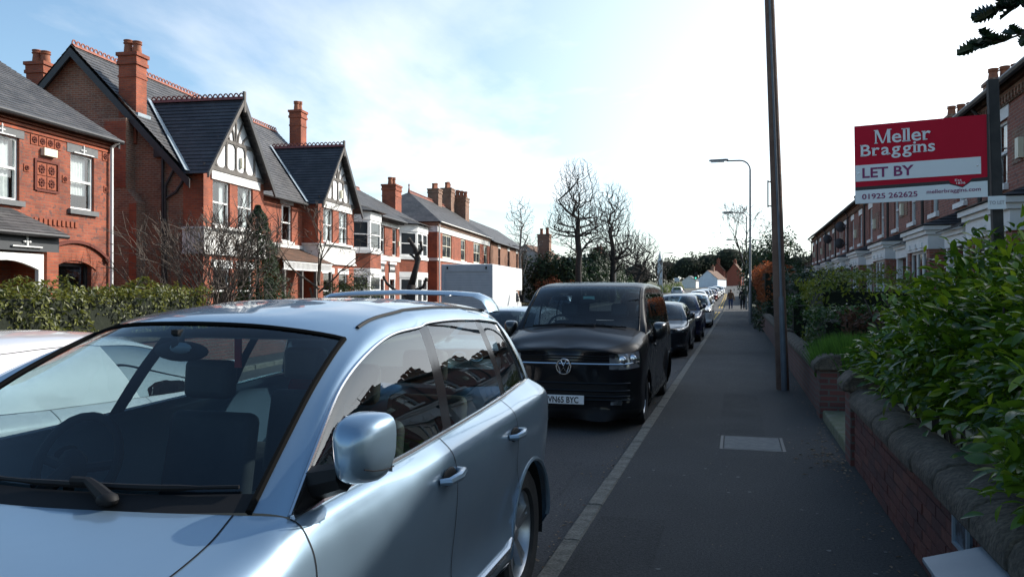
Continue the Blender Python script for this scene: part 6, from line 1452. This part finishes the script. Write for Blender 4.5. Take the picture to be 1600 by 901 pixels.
for i in range(60):    # upright shoots along the top
    y=rnd.uniform(3,8.2); p,n=laurel_surface(y,rnd.uniform(.55,1)); 
    for k in range(3): spots.append((p+n*(.02+.045*k)+Vector((rnd.gauss(0,.02),rnd.gauss(0,.02),.02*k)),(n+Vector((rnd.gauss(0,.5),rnd.gauss(0,.5),.8))).normalized()))
camv=Vector((0,0,1.75)); st=[MB(),MB()]; st[0].open=st[1].open=True
def orient(p,n):
    out=(n*.7+Vector((rnd.gauss(0,.5),rnd.gauss(0,.5),rnd.gauss(0,.45)-.05))).normalized(); side=out.cross(Vector((0,0,1))); 
    if side.length<.1: side=Vector((1,0,0))
    side.normalize(); upv=side.cross(out); M=Matrix((out,-side,upv)).transposed(); M=M@Matrix.Rotation(rnd.gauss(0,.5),3,'X'); s=rnd.uniform(.5,1.12); return Matrix.Translation(p)@M.to_4x4()@Matrix.Scale(s,4)
def vis(p,n): return (p-camv).length-1.2*max(0,-(n.dot((p-camv).normalized())))
order=sorted(range(len(spots)),key=lambda i:vis(*spots[i])+ (0 if 3.1<spots[i][0].y else 9))
near=set(order[:300]); off=Vector((1.6,5.5,.42))
for i,(p,n) in enumerate(spots):
    M=orient(p-off,n); k=2 if rnd.random()<.14+.2*(p.z>1.65) else rnd.randint(0,1); me,vs,fs=lms[k]
    if i in near:
        o=bpy.data.objects.new('leaf',me); COL.objects.link(o); o.parent=e; o.matrix_local=M
    else:
        b=st[1 if k==2 else 0]; b.add([M@Vector(v) for v in vs],fs)
o=st[0].build('foliage',laurel,e,smooth='all',kind='stuff'); o=st[1].build('young_sunlit_foliage',laurel2,e,smooth='all',kind='stuff')
b=MB(); b.open=True
for i in range(26):
    y=rnd.uniform(3,8.2); x=rnd.uniform(1.5,2.3); b.tube([(x-1.6,y-5.5,-.1),(x-1.6+rnd.uniform(-.25,.1),y-5.5+rnd.uniform(-.2,.2),.6),(x-1.6+rnd.uniform(-.4,.3),y-5.5+rnd.uniform(-.4,.4),1.25)],[.022,.014,.006],5)
b.build('stem',barkd,e)
# dense dark core so the wall of leaves does not show daylight
b=MB(); b.open=True; rr=random.Random(4)
for i in range(2600):
    y=rr.uniform(2.6,8.2); t=rr.random(); p,n=laurel_surface(y,t); p=p-n*rr.uniform(.2,.5)-off; leafquad(b,p,.085,rr,.5)
b.build('inner_foliage',laurel,e,kind='stuff')
# ---- grassy plant on the far pier garden
gm_=leafmat('grassy_leaf',(.03,.09,.010),(.065,.16,.02),.5,.45,6); e=empty('grassy_plant',(1.5,11.7,.42),0,'bright green tuft of grassy leaves above the far gate pier','plant')
b=MB(); b.open=True; rnd=random.Random(8)
for i in range(1500):
    a=rnd.uniform(0,6.28); r=rnd.random()**.6*.62; x,y=math.cos(a)*r*.75,math.sin(a)*r*1.35; h=rnd.uniform(.12,.24)+.5*(1-r*r); dx,dy=rnd.gauss(0,.08)+math.cos(a)*.08,rnd.gauss(0,.08)+math.sin(a)*.08; w=.006
    z0=.14; b.add([(x-w,y,z0),(x+w,y,z0),(x+dx*.5+w,y+dy*.5,h*.7+.05),(x+dx,y+dy,h+.0+.08),(x+dx*.5-w,y+dy*.5,h*.7+.05)],[(0,1,2,4),(4,2,3)])
b.build('blades',gm_,e,kind='stuff')
# ---- hedges behind the right-hand wall
priv=leafmat('privet_leaf',(.016,.045,.010),(.045,.10,.016),.4,.3,3); dkev=leafmat('dark_evergreen',(.008,.022,.008),(.022,.05,.014),.5,.2,1.5); redt=leafmat('reddish_twig_leaf',(.055,.028,.016),(.10,.045,.022),.7,.25,4); yelg=leafmat('yellow_green_leaf',(.07,.11,.012),(.17,.20,.02),.5,.35,3); beech=leafmat('beech_leaf',(.16,.055,.018),(.28,.10,.03),.8,.35,2.5)
def hedge(name,label,x0,x1,y0,y1,z0,z1,n,s,m,seed,T=None,cat='hedge',rough=.12,f=1.,faces=('x-','x+','y-','z+'),extra=None,loc=None,group=None):
    e=empty(name,loc or ((x0+x1)/2,(y0+y1)/2,0),0,label,cat,group); o_=Vector(e.location); rnd=random.Random(seed); b=MB(); b.open=True
    hedge_leaves(b,x0,x1,y0,y1,z0,z1,n,s,rnd,.5,rough,f,T,faces); b.v=[tuple(Vector(v)-o_) for v in b.v]; b.build('foliage',m,e,kind='stuff')
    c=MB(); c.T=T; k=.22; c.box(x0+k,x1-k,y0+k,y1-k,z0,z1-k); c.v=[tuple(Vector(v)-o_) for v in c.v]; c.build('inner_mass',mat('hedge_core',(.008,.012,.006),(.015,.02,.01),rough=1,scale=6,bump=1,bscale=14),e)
    return e
hedge('privet_hedge','rounded green privet hedge just past the grassy plant',1.12,2.2,13.2,15.6,.6,1.48,3200,.04,priv,1,rough=.08)
hedge('reddish_hedge','reddish brown twiggy hedge between the privet and the laurel',1.5,3.0,12.6,13.6,.6,1.42,1800,.045,redt,2,rough=.1)
hedge('yellow_shrub','yellow green shrub behind the privet hedge, under the terrace',1.4,3.4,16.5,20,.5,1.95,3000,.055,yelg,3,rough=.2,cat='shrub')
hedge('dark_hedge','dark evergreen hedge right of the pole in the middle distance',1.3,3.0,22,31,.5,2.2,4500,.07,dkev,4,rough=.16)
hedge('low_green_shrub','low mixed green shrub left of the pole by the wall',1.1,2.2,20.3,24.5,.5,1.6,2200,.055,priv,14,rough=.16,cat='shrub')
hedge('beech_hedge','orange brown beech hedge left of the wooden pole',.95,2.3,36,47,.9,2.75,6500,.075,beech,5,rough=.2)
hedge('dark_lower_hedge','dark hedge base beneath the orange beech leaves',.9,2.2,33,47.5,.1,1.3,3500,.075,dkev,6,rough=.2)
# evergreen tree on the right, behind the lamp
def leafy_tree(name,label,loc,h,blobs,n,s,m,seed,trunk=.15,cat='tree',group=None,bk=None):
    e=empty(name,loc,0,label,cat,group); rnd=random.Random(seed); b=MB(); b.open=True
    for c,r in blobs: crown_leaves(b,c,r,int(n*r[0]*r[2]/sum(q[1][0]*q[1][2] for q in blobs)),s,rnd,.5,1.3,.35,.22)
    b.build('crown',m,e,kind='stuff'); t=MB(); t.open=True; t.tube([(0,0,0),(.05,0,h*.4),(0,.05,h*.85)],[trunk,trunk*.7,trunk*.2],8)
    for c,r in blobs: t.tube([(0,0,max(.3,c[2]-r[2]*1.1)),(c[0]*.6,c[1]*.6,c[2]-.1*r[2]),(c[0],c[1],c[2]+r[2]*.5)],[trunk*.45,trunk*.3,trunk*.1],5)
    t.build('trunk',bk or barkd,e,smooth='all'); return e
leafy_tree('holm_oak','bushy evergreen tree behind the nearest street lamp on the right',(2.3,56,0),6,[((-.4,0,3.6),(1.7,1.6,2.0)),((.5,.3,4.6),(1.3,1.3,1.4)),((-.9,0,2.2),(1.4,1.4,1.4)),((1.0,0,2.8),(1.5,1.4,1.7))],6500,.11,leafmat('holm_leaf',(.010,.028,.010),(.035,.065,.022),.4,.25,2),7)
bare_tree('bare_street_tree','bare thin branching tree just behind the bushy evergreen',(1.6,66,0),[((0,0,0),(0,0,1),3,.13,6)],17,barkd,barkd,spread=.75,up=.05,minr=.012)
# ---- left: front hedge, shrubs and conifer
hl=leafmat('hedge_leaf_olive',(.032,.045,.008),(.15,.16,.024),.45,.35,5)
T=Matrix.Translation((-12.75,19,0))@Matrix.Rotation(R(6),4,'Z')
hedge('clipped_hedge','long olive green clipped hedge in front of the red brick house',-.85,.55,-12.5,-3.0,.1,1.82,20000,.05,hl,31,T=T,rough=.17,f=1.3,faces=('x-','x+','y+','y-','z+'),loc=(-12.2,12,0))
hedge('dark_left_shrub','darker green shrub growing behind the hedge by the white porch',-2.2,-.9,-11.5,-8.0,.1,2.25,3000,.05,priv,32,T=T,rough=.2,loc=(-13.2,10,0),cat='shrub')
e=empty('front_garden_wall',(-12.3,19,0),R(6),'low brick front wall under the clipped hedge across the road','wall')
b=MB(); b.box(.25,.47,-11,25,0,.75); b.build('brickwork',darkbrick,e); b=MB(); b.box(.2,.52,-11,25,.751,.83); b.build('coping',sand,e)
bare_tree('bare_shrub','tangled leafless shrub with many pale stems beside the conifer',(-14.3,19.3,0),[((rnd.uniform(-.3,.3),rnd.uniform(-.3,.3),0),(rnd.gauss(0,.38),rnd.gauss(0,.38),1),1.35,.042,4) for i in range(20)],41,twigm,twigm,cat='shrub',spread=.62,up=.16,kink=.3,minr=.008,shrink=.78,side_shoots=.2)
con=leafmat('conifer_leaf',(.010,.026,.008),(.03,.055,.014),.6,.2,3)
e=empty('conifer',(-14.1,21.3,0),0,'dark narrow pointed conifer in front of the half-timbered house','tree'); b=MB(); b.open=True; rnd=random.Random(51)
for i in range(8500):
    z=rnd.random()**.8*4.25; rr=(.78*(1-(z/4.3)**2.6)+.05)*(1+.12*math.sin(z*7)+.1*math.sin(z*13+1)); a=rnd.uniform(0,6.28); rr*=(.75+.3*rnd.random()); leafquad(b,Vector((math.cos(a)*rr,math.sin(a)*rr,z+.1)),.055,rnd,.35,.2,(math.cos(a),math.sin(a),.9))
b.build('crown',con,e,kind='stuff'); b=MB(); b.tube([(0,0,0),(0,0,3.8)],[.09,.02],8); b.build('trunk',barkd,e)
e=empty('conifer_skirt',(-14.6,22.6,0),0,'spreading low evergreen at the foot of the narrow conifer','shrub'); b=MB(); b.open=True; crown_leaves(b,(0,0,.9),(1.7,1.5,1.1),3800,.06,rnd,.4,1.2,.5); b.build('foliage',con,e,kind='stuff'); b=MB(); b.tube([(0,0,0),(0,0,1)],[.08,.04],6); b.build('stem',barkd,e)
bare_tree('bare_ornamental_tree','small bare tree with wide level branches before the second gable',(-15.0,26.6,0),[((0,0,0),(.02,.0,1),1.9,.08,0),((0,0,1.8),(-.9,-.2,.55),1.3,.045,4),((0,0,1.7),(.8,.3,.5),1.2,.042,4),((0,0,1.95),(.2,-.8,.7),1.2,.04,4),((0,0,1.95),(-.2,.7,.8),1.2,.04,4),((0,0,2),(.1,0,1),1.2,.045,4)],61,bark,bark,spread=.7,up=.03,minr=.007,side_shoots=.12)
leafy_tree('round_shrub','rounded dark olive shrub in front of the white bay house',(-14.9,29,0),2.3,[((0,0,1.3),(1.3,1.2,1.15))],3800,.06,leafmat('olive_shrub',(.018,.030,.008),(.05,.065,.014),.5,.25,4),71,.08,cat='shrub')
# pollarded stump
e=empty('pollarded_tree',(-13.45,31.4,0),0,'pollarded tree with knobbly cut limbs beside the truck','tree'); b=MB(); b.open=True
b.tube([(0,0,0),(.05,0,1.1),(.12,0,2.0)],[.26,.22,.19],10); b.tube([(.1,0,1.9),(.3,0,2.6),(.42,.05,3.1),(.3,.05,3.5),(.02,.05,3.9)],[.17,.13,.12,.09,.08],8); b.tube([(.32,0,3.2),(.62,0,3.5),(.55,0,3.75)],[.08,.06,.06],6); b.tube([(.05,0,1.5),(-.6,0,1.75),(-1.0,0,2.05),(-1.15,0,2.3)],[.1,.07,.06,.05],7); b.tube([(.15,0,1.7),(.6,.1,1.9),(.75,.1,2.2)],[.09,.07,.06],7); b.tube([(.42,0,3.0),(.15,0,3.25),(.05,0,3.3)],[.06,.05,.05],6)
b.build('trunk',barkd,e,smooth='all'); b=MB(); b.ball((.0,.05,3.92),.1); b.ball((-1.15,0,2.32),.08); b.ball((.76,.1,2.22),.09); b.ball((.55,0,3.78),.08); b.build('cut_knuckle',bark,e,smooth=True)
# birch, big bare trees
import numpy as np
def crown_tree(name,label,loc,trunk,blobs,n,tip,seed,m,first=14,group=None,exp=.43,rise=.25):
    """bare tree: limbs and twigs grown one after another from the nearest bough towards points that fill the crown"""
    rng=random.Random(seed); e=empty(name,loc,0,label,'tree',group)
    nodes=[Vector(p) for p in trunk]; par=[-1]+list(range(len(trunk)-1)); T=[]
    tot=sum(r[0]*r[1]*r[2] for c,r in blobs)
    for c,r in blobs:
        for i in range(int(n*r[0]*r[1]*r[2]/tot)):
            v=Vector((rng.gauss(0,1),rng.gauss(0,1),rng.gauss(0,1))).normalized(); t=rng.random()**.42; T.append((t,Vector((c[0]+v.x*r[0]*t,c[1]+v.y*r[1]*t,c[2]+v.z*r[2]*t))))
    lead=[x for x in T if .5<x[0]<.85]; rng.shuffle(lead); lead=lead[:first]; ids={id(x) for x in lead}; rest=[x for x in T if id(x) not in ids]; rest.sort(key=lambda x:x[0]+rng.random()*.25)
    A=np.array([tuple(p) for p in nodes]); cap=len(T)*5+len(nodes)+10; buf=np.zeros((cap,3)); buf[:len(nodes)]=A
    base=trunk[max(1,len(trunk)//3)]
    for _,t in lead+rest:
        k=len(nodes); d=buf[:k]-np.array(t); d[:,2]*=.8; dd=(d**2).sum(1); dd+=np.where(buf[:k,2]>t.z-.05,6.,0)+np.where(buf[:k,2]<base[2],60.,0); i=int(dd.argmin())
        p=nodes[i]; v=t-p; L=v.length
        if L<.12: continue
        out=Vector((v.x,v.y,0)); mid=p+v*.5+Vector((out.x*.06,out.y*.06,-abs(L)*.015))+Vector((rng.gauss(0,.05),rng.gauss(0,.05),rng.gauss(0,.04)))*L
        end=t+Vector((0,0,rise*min(L,1.5)*rng.random())); prev=i; ns=4 if L>1 else 3
        for s_ in range(1,ns+1):
            u=s_/ns; q=p*(1-u)**2+mid*2*u*(1-u)+end*u*u; buf[len(nodes)]=q; nodes.append(q); par.append(prev); prev=len(nodes)-1
    cnt=[0]*len(nodes); kids_=[[] for _ in nodes]
    for i,pp in enumerate(par):
        if pp>=0: kids_[pp].append(i)
    for i in range(len(nodes)-1,-1,-1):
        if not kids_[i]: cnt[i]=1
        if par[i]>=0: cnt[par[i]]+=cnt[i]
    rad=[tip*max(c,1)**exp for c in cnt]
    thick,thin=MB(),MB(); thick.open=thin.open=True
    done=[False]*len(nodes)
    for i in range(len(nodes)):
        if done[i] and par[i]>=0: pass
        # walk chains from each branching child
        for c in kids_[i]:
            big=max(kids_[i],key=lambda q:cnt[q])
            if c==big and par[i]>=0: continue
            ch=[i,c]; q=c
            while kids_[q]:
                q=max(kids_[q],key=lambda w:cnt[w]); ch.append(q)
            rr=[min(rad[w],rad[c]*1.05) for w in ch]; rr[-1]=tip*.6
            (thick if rr[1]>tip*4 else thin).tube([nodes[w] for w in ch],rr,7 if rr[1]>tip*7 else (5 if rr[1]>tip*3 else 3),caps=False)
    thick.build('trunk',m,e,smooth='all'); thin.build('crown',m,e); return e
crown_tree('birch_tree','pale slender birch with drooping twigs in front of brown house',(-19.9,73,0),[(0,0,0),(.1,0,2.5),(0,0,5),(.15,0,7.5),(.1,0,9.5)],[((0,0,8.2),(1.6,1.5,3.2)),((.9,0,6.2),(1.5,1.2,1.6))],700,.011,81,birchm,first=10,rise=-.25)
crown_tree('tall_bare_tree','tallest bare tree with forked trunk rising behind the black van',(-15.4,79,0),[(0,0,0),(.05,0,2),(0,0,4),(.1,0,5.5),(-.1,0,7.2),(0,0,9)],[((-.2,0,10.6),(2.7,2.5,4.6)),((-2.2,0,8.3),(1.6,1.6,2.2)),((1.8,.3,8.4),(1.8,1.8,2.8))],3200,.0125,91,barkd,first=16,rise=.5)
crown_tree('dense_bare_tree','dense rounded bare tree just right of the tallest one',(-13.9,92,0),[(0,0,0),(.05,0,2),(0,0,3.6),(.1,0,5),(0,0,7)],[((0,0,9.6),(2.7,2.5,5.0)),((1.2,0,6.6),(2.6,2,2.6))],3000,.0135,92,barkd,rise=.45)
crown_tree('small_bare_tree','smaller fan-shaped bare tree right of the dense one',(-14.3,118,hz(118)),[(0,0,0),(.05,0,1.2),(0,0,2.4)],[((.2,0,6.4),(3.6,2.6,3.8))],1900,.016,93,barkd,rise=.4)
bare_tree('far_bare_tree','pale thin bare tree over the distant left verge',(-15.2,165,hz(150)),[((0,0,0),(0,0,1),2.6,.2,6),((.8,2,0),(.1,0,1),2.6,.16,5)],94,twigm,twigm,spread=.5,up=.12,minr=.028,side_shoots=.2)
bare_tree('far_twiggy_tree','twiggy brownish tree before the far left street lamp',(-15.2,128,hz(128)),[((0,0,0),(0,0,1),2.0,.15,6)],95,twigm,twigm,spread=.6,up=.1,minr=.024,side_shoots=.2)
# evergreen mass left of the road
def mass(name,label,blobs,n,s,m,seed,cat='hedge'):
    c0=blobs[0][0]; e=empty(name,(c0[0],c0[1],hz(c0[1])),0,label,cat); rnd=random.Random(seed); b=MB(); b.open=True; o_=Vector(e.location)
    tot=sum(r[0]*r[2]+r[1]*r[2] for c,r in blobs)
    for c,r in blobs: crown_leaves(b,c,r,int(n*(r[0]*r[2]+r[1]*r[2])/tot),s,rnd,.5,1.1,.6,.16,0)
    b.v=[tuple(Vector(v)-o_) for v in b.v]; b.build('foliage',m,e,kind='stuff')
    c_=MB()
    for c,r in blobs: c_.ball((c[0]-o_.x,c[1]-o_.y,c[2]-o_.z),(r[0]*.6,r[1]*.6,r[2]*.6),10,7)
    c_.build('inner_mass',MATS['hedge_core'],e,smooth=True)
mass('evergreen_screen','tall dark evergreen screen behind the big bare trees',[((-20.3,85,2.9),(2.6,1.8,3.3)),((-17.4,84,2.9),(2.2,1.8,3.3)),((-15.9,90,3.1),(1.6,3,3.6)),((-16,97,3.3),(1.5,4,4.0)),((-16,105,3.1),(1.4,4,3.8)),((-16.2,112,2.7),(1.4,3.5,3.2))],26000,.19,dkev,101)
mass('ivy_bush','brighter green ivy-clad bush at the right of the evergreen screen',[((-15.3,116,1.9),(1.3,3,2.2)),((-15.4,122,1.5),(1.3,3,1.8))],2600,.14,leafmat('ivy_leaf',(.018,.05,.012),(.05,.11,.02),.4,.3,2),102,'bush')
mass('copper_hedge','rusty copper beech hedge in front of the white gabled house',[((-17.6,76,1.3),(1.7,1.0,2.0)),((-15.9,76.5,1.1),(1.3,1.0,1.7))],2600,.10,leafmat('copper_leaf',(.10,.032,.014),(.17,.06,.022),.8,.3,2.5),103)
mass('verge_hedge','trimmed bright green hedge along the distant left verge',[((-14.6,133,1.3),(1.0,5.5,1.2)),((-14.1,144,1.6),(1.0,6,1.2)),((-13.4,155,1.9),(1.0,6,1.2)),((-12.8,166,2.2),(1.0,6,1.2)),((-12.2,177,2.4),(1.0,6,1.2))],3600,.14,leafmat('verge_leaf',(.05,.085,.015),(.11,.15,.025),.5,.3,2),104)
mass('verge_bush','mixed olive bush on the left verge near the black car',[((-15.0,100,.9),(.8,3,1.2)),((-15.0,124,1.3),(1.0,3,1.6))],1600,.12,hl,105,'bush')
# far wood on the hill and far right greenery
e=MB(); e.open=True; rnd=random.Random(111); cores=MB()
for x,y,z,r in [(-40,330,7,8),(-28,335,9,7),(-19,325,10,8),(-11,330,11,8),(-3,320,13,8),(5,325,12,8),(13,318,11,7),(22,320,10,7),(-52,340,8,9),(-64,350,8,10),(30,330,11,8)]:
    crown_leaves(e,(x,y,z+hz(y)-3),(r,r*.8,r*.75),900,.55,rnd,.6,1.2,.6,.2); cores.ball((x,y,z+hz(y)-3),(r*.7,r*.6,r*.55),10,7)
o=e.build('distant_wood',leafmat('far_wood',(.018,.026,.014),(.045,.055,.028),.9,.1,.3)); tag(o,'dark wooded hilltop on the skyline behind the cottage','wood',kind='stuff')
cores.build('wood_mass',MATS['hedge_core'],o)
hedge('far_right_hedge','dark hedge running up the right side beyond the people',1.1,3.2,84,128,.2,3.0,3500,.16,dkev,112,rough=.3,f=.5)
# ---- holly branch overhead
hol=leafmat('holly_leaf',(.006,.016,.010),(.012,.03,.016),.25,.08,6,.6)
def hollymesh():
    n=7; L=.072; top=[];bot=[]
    P=[]
    for i in range(n*2+1):
        t=i/(n*2); w=.0205*math.sin(PI*min(.97,t*.94+.03))**.6; k=1.35 if i%2 else .72
        P.append((L*t,w*k,(.008 if i%2 else 0)))
    vs=[(0,0,0)]+[(p[0],p[1],p[2]) for p in P]+[(L*1.03,0,0)]+[(p[0],-p[1],p[2]) for p in P[::-1]]+[(L*.5,0,-.006)]
    m=len(vs)-1; fs=[(i,(i+1)%m,m) for i in range(m)]
    me=bpy.data.meshes.new('leaf'); me.from_pydata(vs,[],fs); me.materials.append(hol); return me
hm=hollymesh(); rnd=random.Random(120)
e=empty('holly_tree',(2.9,2.3,.3),0,'dark spiny holly branch hanging into the top right corner','tree')
b=MB(); b.open=True
b.tube([(0,0,0),(-.05,.05,1.4),(-.1,.1,2.7),(0,.1,4.2)],[.11,.1,.08,.04],10); tk=b.build('trunk',barkd,e,smooth='all')
def wp(u,v,d): # a point in front of the camera, metres
    t=R(15.8); x=(u-800)/1244; z=(454-v)/1244; return Vector((d*(x*math.cos(t)-math.sin(t)),d*(x*math.sin(t)+math.cos(t)),1.75+z*d))-Vector((2.9,2.3,.3))
tw=MB(); tw.open=True
br=[[(-.1,.1,2.2),wp(1690,-40,2.75),wp(1640,15,2.7),wp(1600,52,2.68),wp(1565,65,2.66),wp(1537,64,2.65)],[(-.1,.1,2.3),wp(1680,-90,2.7),wp(1620,-30,2.7),wp(1590,5,2.68),wp(1555,18,2.66)],[(-.1,.1,2.35),wp(1700,-140,2.75),wp(1640,-60,2.7),wp(1600,-25,2.7),wp(1572,-12,2.7)]]
for pl in br: tw.tube([Vector(p) for p in pl],[.016,.009,.006,.004,.003,.002][:len(pl)],6)
tw.build('branch',barkd,e,smooth='all')
for pl in br:
    pl=[Vector(p) for p in pl]
    for k in range(24):
        t=.45+(len(pl)-1.45)*k/23; i=min(int(t),len(pl)-2); p=pl[i].lerp(pl[i+1],t-i); o=bpy.data.objects.new('leaf',hm); COL.objects.link(o); o.parent=e
        d=(pl[i+1]-pl[i]).normalized()+Vector((rnd.gauss(0,.55),rnd.gauss(0,.55),rnd.gauss(-.05,.5))); s=d.normalized().to_track_quat('X','Z').to_matrix().to_4x4(); o.matrix_local=Matrix.Translation(p)@s@Matrix.Rotation(rnd.uniform(-1.4,1.4),4,'X')@Matrix.Scale(rnd.uniform(.8,1.25),4)
# rest of the holly crown, unseen, enlarged to block sky light over the pavement
b=MB(); b.open=True; crown_leaves(b,(1.3,-1.6,4.6),(2.6,2.7,2.6),7000,.07,rnd,.5,1.2,.3,.2); b.build('crown',hol,e,kind='stuff')
